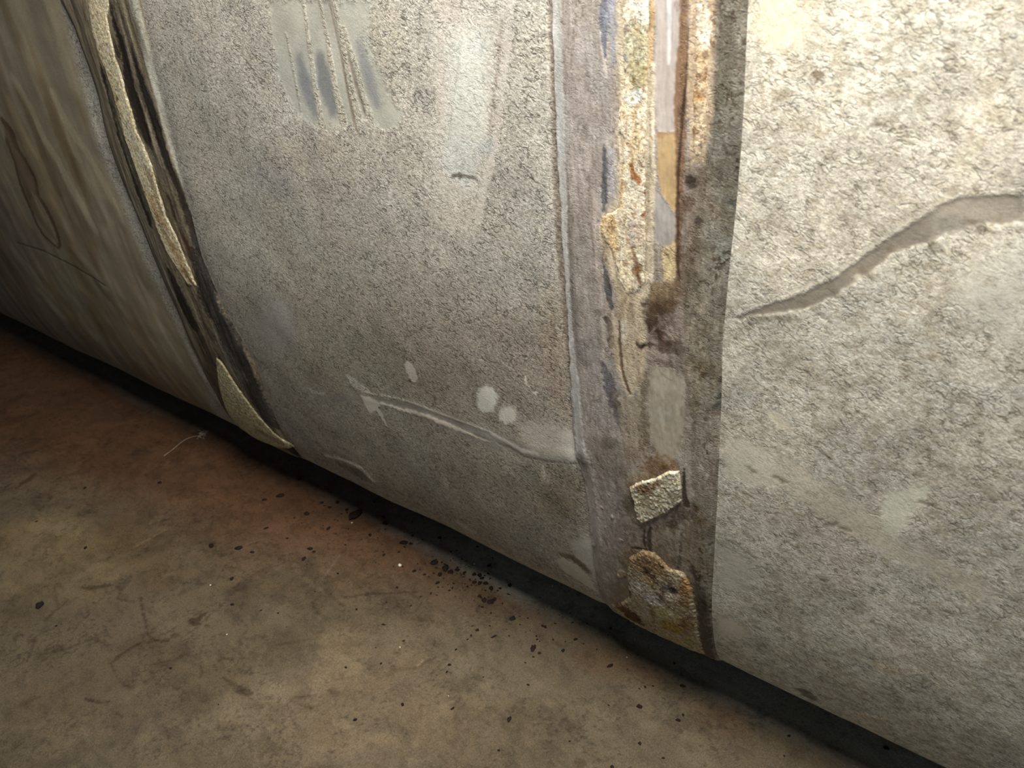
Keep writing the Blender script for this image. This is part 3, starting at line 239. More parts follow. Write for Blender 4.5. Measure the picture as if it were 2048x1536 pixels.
  ["s",[[-0.34248,0.92626,0.00515],[-0.34276,0.90729,0.00481],[-0.3426,0.86382,0.00499],[-0.34204,0.82055,0.00471],[-0.34228,0.78378,0.00438],[-0.34093,0.76155,0.00395],[-0.34223,0.72722,0.00305],[-0.34227,0.69091,0.00263],[-0.34258,0.65214,0.00217],[-0.3425,0.62136,0.00337],[-0.34092,0.58933,0.00521],[-0.34011,0.55523,0.0059],[-0.34025,0.52491,0.00606],[-0.33947,0.49978,0.00811]],[198,200,198],0.9,0.0019,0.00095,0.3,1.0,0],
  ["s",[[-0.33917,0.50313,0.01146],[-0.33587,0.45387,0.00982],[-0.33497,0.40222,0.01078],[-0.33581,0.3429,0.01046],[-0.34121,0.28421,0.00861]],[178,172,168],0.65,0.00649,0.00288,-1,1,0],
  ["s",[[-0.33593,0.78636,0.00072],[-0.33666,0.72806,0.00151],[-0.33601,0.69208,0.00208],[-0.33665,0.65349,0.00273],[-0.33105,0.61384,0.00287]],[112,108,106],0.6,0.00146,0.00195,-1,0,0.5],
  ["s",[[-0.31541,0.78436,0.00046],[-0.31532,0.75229,0.00072],[-0.31237,0.72313,0.00098],[-0.30989,0.67861,0.00101]],[120,108,104],0.5,0.0009,0.0009,-1,-0.4,0],
  ["s",[[-0.3094,0.76522,0.00232],[-0.30876,0.71501,0.00243],[-0.30654,0.66037,0.00255],[-0.3044,0.62108,0.00263]],[182,172,164],0.7,0.00142,0.00095,-1,0,0],
  ["s",[[-0.30335,0.88722,0.00082],[-0.30129,0.87099,0.00124],[-0.29879,0.85771,0.00125]],[205,198,190],0.7,0.00074,0.00074,-1,0,0],
  ["s",[[-0.29936,0.91815,0.00355],[-0.29933,0.90597,0.0036],[-0.30091,0.89417,0.00405],[-0.30089,0.88077,0.00246],[-0.30005,0.87034,0.00083]],[104,108,120],0.9,0.00064,0.00107,-1,-0.6,0],
  ["s",[[-0.30154,0.80901,0.00088],[-0.29993,0.79346,0.00266],[-0.30094,0.78189,0.00267],[-0.3011,0.76936,0.00315],[-0.30217,0.75885,0.00136]],[88,90,98],0.9,0.00075,0.00125,-1,-0.6,0],
  ["s",[[-0.30164,0.73629,0.00093],[-0.30178,0.72909,0.00233],[-0.30253,0.71607,0.00192],[-0.30087,0.70538,0.00244],[-0.29979,0.68988,0.00347],[-0.29772,0.67558,0.00252]],[78,78,80],0.9,0.00083,0.00138,-1,-0.6,0],
  ["s",[[-0.30342,0.66443,0.00165],[-0.30012,0.65896,0.00316],[-0.29943,0.64845,0.00154],[-0.29825,0.63789,0.00313]],[92,88,82],0.9,0.00089,0.00148,-1,-0.6,0],
  ["s",[[-0.29347,0.91789,0.00507],[-0.29284,0.89026,0.00559],[-0.29061,0.86779,0.00325]],[140,142,152],0.75,0.00177,0.00213,-1,0,0],
  ["s",[[-0.2946,0.8051,0.00391],[-0.29387,0.77487,0.00446]],[158,160,166],0.6,0.00204,0.00082,-1,0,0],
  ["p",[[-0.28748,0.83934],[-0.28768,0.83643],[-0.28829,0.83393],[-0.28923,0.83222],[-0.29035,0.83159],[-0.29148,0.83212],[-0.29244,0.83374],[-0.29308,0.8362],[-0.29332,0.83911],[-0.2931,0.84203],[-0.29248,0.8445],[-0.29154,0.84616],[-0.29044,0.84677],[-0.28932,0.84623],[-0.28837,0.84464],[-0.28773,0.84222]],[150,142,140],0.5,0.00152,0.00228,-1,0,0.6],
  ["p",[[-0.31014,0.61952],[-0.30402,0.61757],[-0.29626,0.60514],[-0.29369,0.5899],[-0.29017,0.57182],[-0.28464,0.54988],[-0.28904,0.5448],[-0.29604,0.55566],[-0.30259,0.57611],[-0.30802,0.59634]],[98,94,100],0.85,0.00162,0.0027,-1,-0.5,0],
  ["p",[[-0.29537,0.53419],[-0.29624,0.53042],[-0.29843,0.52665],[-0.30161,0.52345],[-0.30531,0.52133],[-0.30896,0.52063],[-0.31198,0.52148],[-0.31391,0.52375],[-0.31442,0.52707],[-0.31346,0.53093],[-0.3112,0.53471],[-0.30798,0.53783],[-0.30432,0.53985],[-0.30075,0.54046],[-0.29781,0.53961],[-0.29592,0.53741]],[100,96,86],0.75,0.0035,0.0035,-1,0,0.3],
  ["p",[[-0.31173,0.57612],[-0.31238,0.57493],[-0.31374,0.57381],[-0.31561,0.57292],[-0.31772,0.57241],[-0.31974,0.57235],[-0.32136,0.57275],[-0.32233,0.57356],[-0.32249,0.57465],[-0.32183,0.57585],[-0.32044,0.57697],[-0.31856,0.57785],[-0.31645,0.57835],[-0.31445,0.5784],[-0.31286,0.57799],[-0.3119,0.57719]],[118,112,98],0.7,0.00167,0.00112,-1,0,0],
  ["p",[[-0.31084,0.63156],[-0.31091,0.62562],[-0.31272,0.61976],[-0.31604,0.61487],[-0.32037,0.61172],[-0.32504,0.61084],[-0.32933,0.6124],[-0.33254,0.61617],[-0.33417,0.62153],[-0.33397,0.62763],[-0.33201,0.6335],[-0.32862,0.63824],[-0.32432,0.64117],[-0.31976,0.64189],[-0.31562,0.64032],[-0.31249,0.6367]],[122,120,120],0.5,0.00631,0.00315,-1,0,0.3],
  ["p",[[-0.293,0.51503],[-0.29506,0.50704],[-0.3003,0.49871],[-0.30806,0.49128],[-0.31719,0.48594],[-0.32628,0.48363],[-0.33383,0.48481],[-0.33858,0.48932],[-0.33976,0.4964],[-0.33723,0.50485],[-0.33148,0.51328],[-0.3235,0.5204],[-0.31454,0.52519],[-0.30593,0.52704],[-0.29887,0.52576],[-0.29435,0.52156]],[136,132,122],0.5,0.00855,0.00488,-1,0,0.4],
  ["p",[[-0.2879,0.68772],[-0.26433,0.6925],[-0.26278,0.64211],[-0.26624,0.61134],[-0.28147,0.58832],[-0.29198,0.61161],[-0.29841,0.63285],[-0.29756,0.66242]],[190,176,152],0.85,0.00244,0.00195,-1,0,0],
  ["p",[[-0.28211,0.65887],[-0.28246,0.65477],[-0.28335,0.65113],[-0.28465,0.64851],[-0.28616,0.64732],[-0.28765,0.64777],[-0.28888,0.64978],[-0.28965,0.65304],[-0.28987,0.65704],[-0.28949,0.66114],[-0.28858,0.66473],[-0.28729,0.66726],[-0.28581,0.66838],[-0.28435,0.66793],[-0.28314,0.66597],[-0.28235,0.66279]],[212,205,190],0.7,0.00193,0.00145,-1,0,0],
  ["p",[[-0.29778,0.59134],[-0.27988,0.59151],[-0.26732,0.60068],[-0.26326,0.5357],[-0.28429,0.50295],[-0.28932,0.53764]],[158,148,130],0.7,0.00489,0.00326,-1,0,0],
  ["s",[[-0.28973,0.6642,0.00073],[-0.28975,0.64006,0.00125],[-0.28833,0.61626,0.00158],[-0.28417,0.60187,0.00168],[-0.28084,0.59388,0.00114]],[92,68,44],0.85,0.00091,0.00076,-1,-0.8,0],
  ["s",[[-0.29905,0.68086,0.00098],[-0.29882,0.6525,0.00152],[-0.29638,0.63338,0.00105]],[150,138,108],0.5,0.00147,0.00098,-1,0,0],
  ["s",[[-0.26311,0.92234,0.00218],[-0.26246,0.90485,0.00222],[-0.26366,0.8868,0.00189],[-0.26366,0.86486,0.00154]],[196,158,98],0.9,0.00067,0.00051,-1,0.5,0],
  ["s",[[-0.26458,0.89139,0.00056],[-0.26447,0.87751,0.00076]],[150,98,40],0.8,0.00051,0.00069,-1,0,0],
  ["s",[[-0.26135,0.86489,0.00153],[-0.26083,0.82515,0.00159],[-0.25904,0.78976,0.00204],[-0.26084,0.75932,0.00252],[-0.26121,0.73132,0.00302],[-0.26132,0.70614,0.00347],[-0.26611,0.6877,0.00259]],[214,204,184],0.9,0.0008,0.0006,-1,1,0],
  ["p",[[-0.26166,0.92227],[-0.24285,0.92134],[-0.24188,0.90423],[-0.24165,0.87444],[-0.24179,0.84929],[-0.24199,0.82216],[-0.25675,0.82126],[-0.25902,0.84215]],[180,171,166],0.9,0.00102,0.00068,0,0,0],
  ["s",[[-0.25163,0.92177,0.00177],[-0.25079,0.9045,0.00179],[-0.24949,0.8775,0.00147],[-0.24972,0.86662,0.00112]],[212,212,212],0.9,0.00066,0.00033,0,0,0],
  ["p",[[-0.25675,0.82126],[-0.24199,0.82216],[-0.23915,0.79345],[-0.23867,0.76294],[-0.24368,0.76723],[-0.25215,0.77751],[-0.25589,0.7937]],[184,156,112],0.9,0.00133,0.00076,0,0,0],
  ["p",[[-0.24962,0.81964],[-0.24988,0.8187],[-0.25069,0.81786],[-0.25194,0.81725],[-0.25344,0.81697],[-0.25495,0.81705],[-0.25625,0.8175],[-0.25714,0.81823],[-0.25747,0.81914],[-0.2572,0.82008],[-0.25637,0.82092],[-0.25511,0.82152],[-0.25361,0.82179],[-0.25211,0.8217],[-0.25082,0.82126],[-0.24995,0.82053]],[150,115,90],0.6,0.00111,0.00111,-1,0,0],
  ["p",[[-0.25798,0.78061],[-0.25297,0.77742],[-0.24404,0.76605],[-0.23896,0.76025],[-0.23906,0.74083],[-0.24599,0.73697],[-0.25708,0.74088]],[164,160,156],0.9,0.0012,0.0008,0,0,0],
  ["p",[[-0.25099,0.73498],[-0.23956,0.74351],[-0.2383,0.71877],[-0.24181,0.70897],[-0.24953,0.70836]],[202,184,144],0.9,0.00125,0.00125,-1,0,0],
  ["s",[[-0.25012,0.73391,0.00066],[-0.24492,0.72908,0.00089]],[90,70,45],0.7,0.00062,0.00083,-1,0,0],
  ["p",[[-0.25706,0.74008],[-0.25104,0.73699],[-0.25039,0.7082],[-0.25553,0.70295]],[158,148,134],0.8,0.00127,0.00127,-1,0,0],
  ["p",[[-0.26087,0.70622],[-0.23678,0.71076],[-0.2354,0.69408],[-0.24463,0.68339],[-0.25787,0.67601],[-0.2634,0.68827]],[128,108,78],0.85,0.00262,0.00262,-1,0,0],
  ["s",[[-0.24077,0.92124,0.00311],[-0.24014,0.89837,0.00318],[-0.23983,0.88053,0.00324],[-0.24024,0.86204,0.0044],[-0.24035,0.84286,0.00448],[-0.23919,0.81962,0.00419],[-0.23845,0.7953,0.00351],[-0.23799,0.76605,0.0028],[-0.2379,0.74298,0.00245],[-0.23761,0.72299,0.00209],[-0.23664,0.70659,0.00127]],[128,98,70],0.9,0.0009,0.00072,-1,-0.8,0],
  ["s",[[-0.23661,0.88651,0.00071],[-0.23642,0.85897,0.00091],[-0.23814,0.83641,0.00112],[-0.23881,0.81964,0.00114],[-0.2397,0.80578,0.00116],[-0.23993,0.79338,0.00137],[-0.23919,0.7659,0.00141],[-0.23845,0.74681,0.00122],[-0.23816,0.72696,0.00125],[-0.23678,0.71076,0.00085]],[58,42,34],0.85,0.00056,0.00074,-1,-0.8,0],
  ["s",[[-0.23561,0.81645,0.00057],[-0.23475,0.79918,0.00116],[-0.23429,0.7813,0.00117],[-0.23385,0.76281,0.0008]],[152,132,120],0.8,0.00075,0.00075,-1,0,0],
  ["p",[[-0.23571,0.90058],[-0.23603,0.89926],[-0.2371,0.89815],[-0.23877,0.89743],[-0.24078,0.89721],[-0.24283,0.89753],[-0.24461,0.89833],[-0.24583,0.8995],[-0.24631,0.90086],[-0.24597,0.90219],[-0.24488,0.9033],[-0.24319,0.904],[-0.24118,0.90421],[-0.23915,0.90388],[-0.2374,0.90308],[-0.23619,0.90192]],[110,88,76],0.7,0.00129,0.00193,-1,0,0.5],
  ["p",[[-0.22181,0.9203],[-0.19513,0.91898],[-0.19602,0.90284],[-0.19493,0.86872],[-0.19365,0.84464],[-0.19316,0.8128],[-0.19325,0.77163],[-0.19543,0.72642],[-0.1966,0.68542],[-0.19552,0.6321],[-0.19521,0.58291],[-0.19449,0.50516],[-0.19492,0.44055],[-0.19782,0.3633],[-0.19857,0.22358],[-0.21344,0.306],[-0.21508,0.42938],[-0.22149,0.55174],[-0.22323,0.62397],[-0.23173,0.6862],[-0.23029,0.73627],[-0.22307,0.76791],[-0.22059,0.80388],[-0.21743,0.84374]],[130,125,112],0.9,0.00243,0.00162,1,0,0],
  ["p",[[-0.22114,0.92027],[-0.19513,0.91898],[-0.1957,0.90283],[-0.19493,0.86872],[-0.19294,0.82581],[-0.19297,0.78576],[-0.19632,0.76402],[-0.20604,0.77004],[-0.21675,0.79029],[-0.21558,0.82772],[-0.21762,0.87451]],[104,101,91],0.85,0.00394,0.00263,-1,0,0.1],
  ["p",[[-0.20888,0.78405],[-0.19368,0.78569],[-0.19485,0.73429],[-0.19712,0.69372],[-0.20449,0.71682]],[112,112,102],0.6,0.00454,0.00303,-1,0,0.2],
  ["p",[[-0.23767,0.79537],[-0.21763,0.80412],[-0.21689,0.76128],[-0.22236,0.71347],[-0.22992,0.69521],[-0.23594,0.71091]],[104,92,78],0.7,0.00392,0.00352,-1,0,0.25],
  ["p",[[-0.23118,0.69495],[-0.21976,0.70153],[-0.20431,0.67936],[-0.19967,0.63089],[-0.21601,0.60644],[-0.22766,0.62267],[-0.23076,0.65506]],[150,142,124],0.5,0.00396,0.00396,-1,0,0.3],
  ["p",[[-0.22449,0.78792],[-0.22514,0.78614],[-0.22652,0.78468],[-0.22844,0.78375],[-0.2306,0.78351],[-0.23267,0.784],[-0.23433,0.78514],[-0.23531,0.78676],[-0.23548,0.7886],[-0.2348,0.79039],[-0.23338,0.79184],[-0.23146,0.79274],[-0.22931,0.79296],[-0.22727,0.79246],[-0.22564,0.79133],[-0.22467,0.78974]],[52,44,38],0.935,0.00149,0.0026,-1,0,0.12],
  ["p",[[-0.22485,0.77341],[-0.22558,0.77106],[-0.22705,0.7691],[-0.22904,0.76782],[-0.23125,0.76744],[-0.23333,0.76801],[-0.23497,0.76945],[-0.23591,0.77154],[-0.236,0.77395],[-0.23523,0.7763],[-0.23374,0.77824],[-0.23174,0.77948],[-0.22956,0.77983],[-0.22751,0.77925],[-0.22589,0.77783],[-0.22496,0.77578]],[92,74,60],0.8250000000000001,0.00152,0.00266,-1,0,0.12],
  ["p",[[-0.21822,0.76048],[-0.21862,0.75946],[-0.21953,0.75861],[-0.2208,0.75806],[-0.22225,0.7579],[-0.22364,0.75815],[-0.22477,0.75879],[-0.22546,0.7597],[-0.22561,0.76075],[-0.22519,0.76177],[-0.22427,0.76262],[-0.223,0.76316],[-0.22156,0.76331],[-0.22018,0.76305],[-0.21906,0.76242],[-0.21837,0.76152]],[68,62,52],0.77,0.00153,0.00268,-1,0,0.12],
  ["p",[[-0.19681,0.77638],[-0.19712,0.77558],[-0.19785,0.77492],[-0.19888,0.77451],[-0.20007,0.77441],[-0.20122,0.77463],[-0.20217,0.77514],[-0.20276,0.77587],[-0.2029,0.7767],[-0.20258,0.77751],[-0.20185,0.77816],[-0.20081,0.77857],[-0.19963,0.77867],[-0.19848,0.77844],[-0.19754,0.77793],[-0.19696,0.77721]],[50,52,48],0.8800000000000001,0.00144,0.00253,-1,0,0.12],
  ["p",[[-0.19096,0.77503],[-0.19128,0.77374],[-0.19194,0.77266],[-0.19285,0.77196],[-0.19387,0.77175],[-0.19484,0.77206],[-0.1956,0.77284],[-0.19606,0.77398],[-0.19613,0.77529],[-0.1958,0.77659],[-0.19513,0.77766],[-0.19422,0.77834],[-0.19321,0.77855],[-0.19225,0.77823],[-0.19149,0.77746],[-0.19104,0.77633]],[96,98,94],0.66,0.00143,0.00251,-1,0,0.12],
  ["p",[[-0.20423,0.75042],[-0.20541,0.74521],[-0.20768,0.74076],[-0.21071,0.73778],[-0.21402,0.73675],[-0.21711,0.73786],[-0.21947,0.74096],[-0.22073,0.74553],[-0.2207,0.75085],[-0.21941,0.75607],[-0.21708,0.76041],[-0.21407,0.76321],[-0.21084,0.7641],[-0.20786,0.76297],[-0.20556,0.75999],[-0.20428,0.7556]],[118,118,108],0.55,0.00153,0.00268,-1,0,0.12],
  ["p",[[-0.19676,0.74068],[-0.19759,0.73646],[-0.19913,0.73286],[-0.20115,0.73043],[-0.20334,0.72959],[-0.20536,0.73046],[-0.20688,0.73292],[-0.20767,0.73658],[-0.20761,0.74086],[-0.20673,0.74508],[-0.20516,0.74861],[-0.20315,0.75092],[-0.20101,0.75169],[-0.19904,0.75081],[-0.19755,0.74842],[-0.19675,0.74487]],[110,114,106],0.6050000000000001,0.00153,0.00267,-1,0,0.12],
  ["p",[[-0.2234,0.73269],[-0.2241,0.72975],[-0.22536,0.72725],[-0.22698,0.72557],[-0.22873,0.72497],[-0.23031,0.72557],[-0.2315,0.72727],[-0.23211,0.72979],[-0.23203,0.73276],[-0.2313,0.7357],[-0.23003,0.73817],[-0.22841,0.73979],[-0.2267,0.74034],[-0.22514,0.73974],[-0.22396,0.73808],[-0.22335,0.73561]],[98,84,72],0.66,0.0016,0.00281,-1,0,0.12],
  ["p",[[-0.22991,0.71135],[-0.23089,0.70632],[-0.23233,0.70199],[-0.23402,0.69906],[-0.2357,0.69799],[-0.23709,0.69898],[-0.23799,0.70187],[-0.23824,0.70619],[-0.23783,0.71125],[-0.23682,0.71627],[-0.23537,0.72048],[-0.23371,0.72327],[-0.23209,0.72424],[-0.23073,0.72327],[-0.22984,0.7205],[-0.22955,0.71633]],[96,80,64],0.55,0.00167,0.00292,-1,0,0.12],
  ["p",[[-0.22144,0.68565],[-0.22193,0.68383],[-0.22288,0.68225],[-0.22414,0.68117],[-0.22553,0.68075],[-0.22682,0.68105],[-0.22783,0.68205],[-0.22838,0.68357],[-0.22841,0.68538],[-0.22791,0.68721],[-0.22695,0.68878],[-0.22569,0.68984],[-0.22431,0.69024],[-0.22303,0.68993],[-0.22204,0.68895],[-0.22148,0.68745]],[100,94,84],0.77,0.00171,0.00299,-1,0,0.12],
  ["p",[[-0.21636,0.68047],[-0.21684,0.67803],[-0.21762,0.67593],[-0.21859,0.67449],[-0.2196,0.67396],[-0.2205,0.6744],[-0.22113,0.67576],[-0.22141,0.67781],[-0.2213,0.68025],[-0.22081,0.68269],[-0.22002,0.68477],[-0.21905,0.68616],[-0.21806,0.68667],[-0.21718,0.68623],[-0.21654,0.6849],[-0.21626,0.68288]],[112,104,92],0.66,0.0017,0.00298,-1,0,0.12],
  ["p",[[-0.22731,0.65252],[-0.22873,0.64941],[-0.232,0.64659],[-0.23666,0.6445],[-0.24203,0.64346],[-0.24727,0.64367],[-0.25156,0.64509],[-0.25421,0.64753],[-0.25479,0.65057],[-0.25324,0.65375],[-0.24981,0.65657],[-0.24506,0.65859],[-0.23973,0.65952],[-0.23463,0.65925],[-0.2305,0.65783],[-0.22793,0.65547]],[92,82,66],0.77,0.00183,0.0032,-1,0,0.12],
  ["p",[[-0.24771,0.66043],[-0.24835,0.6578],[-0.24938,0.65553],[-0.25065,0.65397],[-0.25197,0.65336],[-0.25312,0.6538],[-0.25394,0.65523],[-0.25429,0.65742],[-0.25413,0.66003],[-0.25348,0.66266],[-0.25244,0.6649],[-0.25118,0.66643],[-0.24988,0.66701],[-0.24874,0.66656],[-0.24793,0.66516],[-0.24757,0.66301]],[42,32,26],0.935,0.00183,0.00321,-1,0,0.12],
  ["p",[[-0.25339,0.67154],[-0.25427,0.66852],[-0.25583,0.6659],[-0.25785,0.66409],[-0.26002,0.66336],[-0.262,0.66385],[-0.26348,0.66547],[-0.26423,0.66799],[-0.26414,0.67099],[-0.26323,0.67402],[-0.26164,0.67661],[-0.25962,0.67837],[-0.25749,0.67905],[-0.25555,0.67855],[-0.25409,0.67695],[-0.25333,0.6745]],[40,28,22],0.935,0.00182,0.00319,-1,0,0.12],
  ["p",[[-0.24893,0.68224],[-0.24979,0.67972],[-0.25148,0.67752],[-0.25377,0.676],[-0.25629,0.67538],[-0.25866,0.67577],[-0.26051,0.67712],[-0.26155,0.67921],[-0.26162,0.68172],[-0.26072,0.68426],[-0.25899,0.68643],[-0.25671,0.68792],[-0.25421,0.68849],[-0.25188,0.68808],[-0.25007,0.68676],[-0.24903,0.68471]],[72,54,38],0.8800000000000001,0.00179,0.00313,-1,0,0.12],
  ["p",[[-0.26547,0.6465],[-0.26592,0.64557],[-0.26689,0.64473],[-0.26825,0.64412],[-0.26978,0.64382],[-0.27125,0.64389],[-0.27244,0.64431],[-0.27316,0.64502],[-0.2733,0.64592],[-0.27284,0.64685],[-0.27186,0.64769],[-0.27049,0.64829],[-0.26897,0.64858],[-0.2675,0.64851],[-0.26633,0.64809],[-0.26561,0.64738]],[28,20,16],1,0.00191,0.00335,-1,0,0.12],
  ["p",[[-0.25755,0.64851],[-0.25802,0.64737],[-0.259,0.64635],[-0.26035,0.64562],[-0.26187,0.64528],[-0.26331,0.6454],[-0.26446,0.64594],[-0.26515,0.64684],[-0.26525,0.64795],[-0.26477,0.6491],[-0.26377,0.65011],[-0.26242,0.65084],[-0.26091,0.65116],[-0.25948,0.65104],[-0.25834,0.6505],[-0.25766,0.64961]],[48,36,28],0.8800000000000001,0.00189,0.00331,-1,0,0.12],
  ["p",[[-0.25199,0.66421],[-0.25232,0.66311],[-0.25293,0.66217],[-0.25372,0.66151],[-0.25457,0.66124],[-0.25536,0.66141],[-0.25596,0.66199],[-0.25629,0.66288],[-0.25628,0.66396],[-0.25594,0.66505],[-0.25533,0.66599],[-0.25454,0.66664],[-0.25369,0.6669],[-0.2529,0.66673],[-0.25231,0.66616],[-0.25199,0.66528]],[30,22,18],0.9900000000000001,0.00183,0.0032,-1,0,0.12],
  ["p",[[-0.2224,0.64662],[-0.22328,0.64395],[-0.22513,0.64159],[-0.22768,0.63989],[-0.23055,0.63912],[-0.23329,0.63942],[-0.23548,0.64074],[-0.23677,0.64288],[-0.23696,0.64549],[-0.23603,0.64818],[-0.23413,0.65053],[-0.23157,0.65218],[-0.22873,0.6529],[-0.22604,0.65258],[-0.2239,0.65127],[-0.22262,0.64919]],[110,100,84],0.55,0.00182,0.00318,-1,0,0.12],
  ["p",[[-0.20689,0.639],[-0.20784,0.63588],[-0.20988,0.6331],[-0.21272,0.6311],[-0.21592,0.63018],[-0.219,0.63051],[-0.22147,0.63204],[-0.22293,0.63453],[-0.22317,0.6376],[-0.22216,0.64075],[-0.22006,0.6435],[-0.2172,0.64544],[-0.21403,0.64629],[-0.21102,0.64593],[-0.20861,0.64442],[-0.20716,0.642]],[112,102,84],0.55,0.0018,0.00315,-1,0,0.12],
  ["p",[[-0.20227,0.63367],[-0.20301,0.63098],[-0.20455,0.6286],[-0.20668,0.62689],[-0.20907,0.62613],[-0.21135,0.62643],[-0.21317,0.62776],[-0.21423,0.62992],[-0.21439,0.63255],[-0.21361,0.63526],[-0.21203,0.63762],[-0.2099,0.63928],[-0.20753,0.64],[-0.20529,0.63967],[-0.20351,0.63836],[-0.20245,0.63625]],[104,98,84],0.55,0.00179,0.00314,-1,0,0.12],
  ["p",[[-0.19409,0.6309],[-0.19448,0.62955],[-0.19534,0.62836],[-0.19654,0.6275],[-0.19789,0.6271],[-0.1992,0.62723],[-0.20025,0.62788],[-0.2009,0.62893],[-0.20102,0.63023],[-0.20062,0.63158],[-0.19975,0.63277],[-0.19855,0.63362],[-0.1972,0.634],[-0.1959,0.63386],[-0.19486,0.63323],[-0.19422,0.63219]],[46,50,48],0.8800000000000001,0.00177,0.00311,-1,0,0.12],
  ["p",[[-0.19591,0.6161],[-0.1963,0.61449],[-0.19708,0.61307],[-0.19816,0.61205],[-0.19935,0.6116],[-0.20048,0.61178],[-0.20137,0.61258],[-0.20189,0.61386],[-0.20195,0.61543],[-0.20155,0.61705],[-0.20076,0.61847],[-0.19969,0.61947],[-0.1985,0.61991],[-0.19738,0.61972],[-0.1965,0.61893],[-0.19598,0.61766]],[54,58,54],0.8800000000000001,0.00182,0.00318,-1,0,0.12],
  ["p",[[-0.19425,0.60644],[-0.19484,0.60431],[-0.19611,0.6024],[-0.19788,0.601],[-0.19987,0.60034],[-0.20179,0.60051],[-0.20333,0.6015],[-0.20425,0.60315],[-0.20442,0.6052],[-0.2038,0.60735],[-0.20251,0.60924],[-0.20074,0.61061],[-0.19876,0.61125],[-0.19687,0.61106],[-0.19535,0.61008],[-0.19443,0.60846]],[92,96,92],0.77,0.00184,0.00322,-1,0,0.12],
  ["p",[[-0.19435,0.64035],[-0.19462,0.63947],[-0.19522,0.63869],[-0.19607,0.63813],[-0.19702,0.63788],[-0.19795,0.63797],[-0.1987,0.63839],[-0.19916,0.63908],[-0.19926,0.63993],[-0.19898,0.64081],[-0.19837,0.64158],[-0.19753,0.64214],[-0.19657,0.64239],[-0.19566,0.64229],[-0.19491,0.64187],[-0.19445,0.64119]],[78,78,78],0.77,0.00175,0.00306,-1,0,0.12],
  ["p",[[-0.21403,0.60624],[-0.21506,0.60005],[-0.2166,0.59465],[-0.21841,0.5909],[-0.2202,0.58942],[-0.22169,0.59046],[-0.22264,0.59387],[-0.2229,0.59907],[-0.22246,0.60524],[-0.22137,0.6114],[-0.21983,0.61662],[-0.21807,0.62016],[-0.21634,0.6215],[-0.21489,0.62049],[-0.21395,0.61726],[-0.21364,0.61227]],[128,118,98],0.44000000000000006,0.00189,0.00331,-1,0,0.12],
  ["p",[[-0.21778,0.58353],[-0.21806,0.58227],[-0.21853,0.58117],[-0.21914,0.58039],[-0.21979,0.58006],[-0.22038,0.58021],[-0.22082,0.58084],[-0.22104,0.58185],[-0.22101,0.58307],[-0.22074,0.58433],[-0.22026,0.58542],[-0.21965,0.58619],[-0.21901,0.58652],[-0.21842,0.58636],[-0.21798,0.58574],[-0.21776,0.58474]],[60,52,42],0.8800000000000001,0.00195,0.00342,-1,0,0.12],
  ["s",[[-0.22635,0.67865,0.00047],[-0.22022,0.67345,0.00094],[-0.21576,0.66786,0.00047]],[90,80,66],0.7,0.00086,0.00086,-1,0,0],
  ["s",[[-0.25234,0.66588,0.0005],[-0.24419,0.66186,0.00076],[-0.23965,0.65745,0.0005]],[178,166,148],0.7,0.00068,0.00091,-1,0.6,0],
  ["p",[[-0.29043,0.92369],[-0.2642,0.92239],[-0.25953,0.80776],[-0.25935,0.72338],[-0.26249,0.68845],[-0.28797,0.68316],[-0.30158,0.71623],[-0.308,0.74499],[-0.29036,0.76744],[-0.28947,0.82353]],[206,192,164],0.75,0.00362,0.00201,-1,0,0],
  ["p",[[-0.23767,0.92108],[-0.22048,0.92023],[-0.21808,0.88044],[-0.2163,0.82768],[-0.22048,0.80216],[-0.23101,0.80126],[-0.23478,0.84307]],[190,168,138],0.7,0.002,0.00167,-1,0,0],
  ["p",[[-0.2984,0.38638],[-0.27321,0.41056],[-0.25614,0.41393],[-0.23465,0.39972],[-0.21593,0.39559],[-0.21464,0.315],[-0.21697,0.22358],[-0.29022,0.22358],[-0.34571,0.22358],[-0.31282,0.2896],[-0.302,0.3371]],[134,112,84],0.75,0.00675,0.0045,-1,0,0],
  ["p",[[-0.25594,0.56021],[-0.25761,0.55114],[-0.26014,0.54307],[-0.26314,0.5373],[-0.26613,0.53482],[-0.26862,0.53608],[-0.27021,0.54088],[-0.27065,0.54841],[-0.26991,0.55741],[-0.26813,0.56645],[-0.2656,0.57418],[-0.2627,0.57948],[-0.25986,0.58164],[-0.25747,0.58041],[-0.25589,0.57596],[-0.25534,0.5689]],[104,94,74],0.55,0.0048,0.00587,-1,0,0.55],
  ["p",[[-0.21957,0.64212],[-0.22071,0.64018],[-0.22367,0.63827],[-0.228,0.6367],[-0.23309,0.63569],[-0.23815,0.63543],[-0.24239,0.63595],[-0.24514,0.63719],[-0.24595,0.63894],[-0.24471,0.64094],[-0.24161,0.64286],[-0.23718,0.64441],[-0.23209,0.64536],[-0.22713,0.64558],[-0.22303,0.64504],[-0.22038,0.64382]],[100,90,70],0.6,0.00413,0.00505,-1,0,0.55],
  ["p",[[-0.21913,0.60489],[-0.22013,0.59693],[-0.22155,0.58997],[-0.22316,0.58514],[-0.22471,0.58325],[-0.22594,0.58464],[-0.22666,0.58907],[-0.22677,0.59581],[-0.22625,0.60376],[-0.22521,0.61165],[-0.22381,0.61832],[-0.22226,0.62281],[-0.22078,0.6245],[-0.21959,0.62319],[-0.21885,0.61904],[-0.21868,0.61264]],[104,96,78],0.5,0.00429,0.00524,-1,0,0.55],
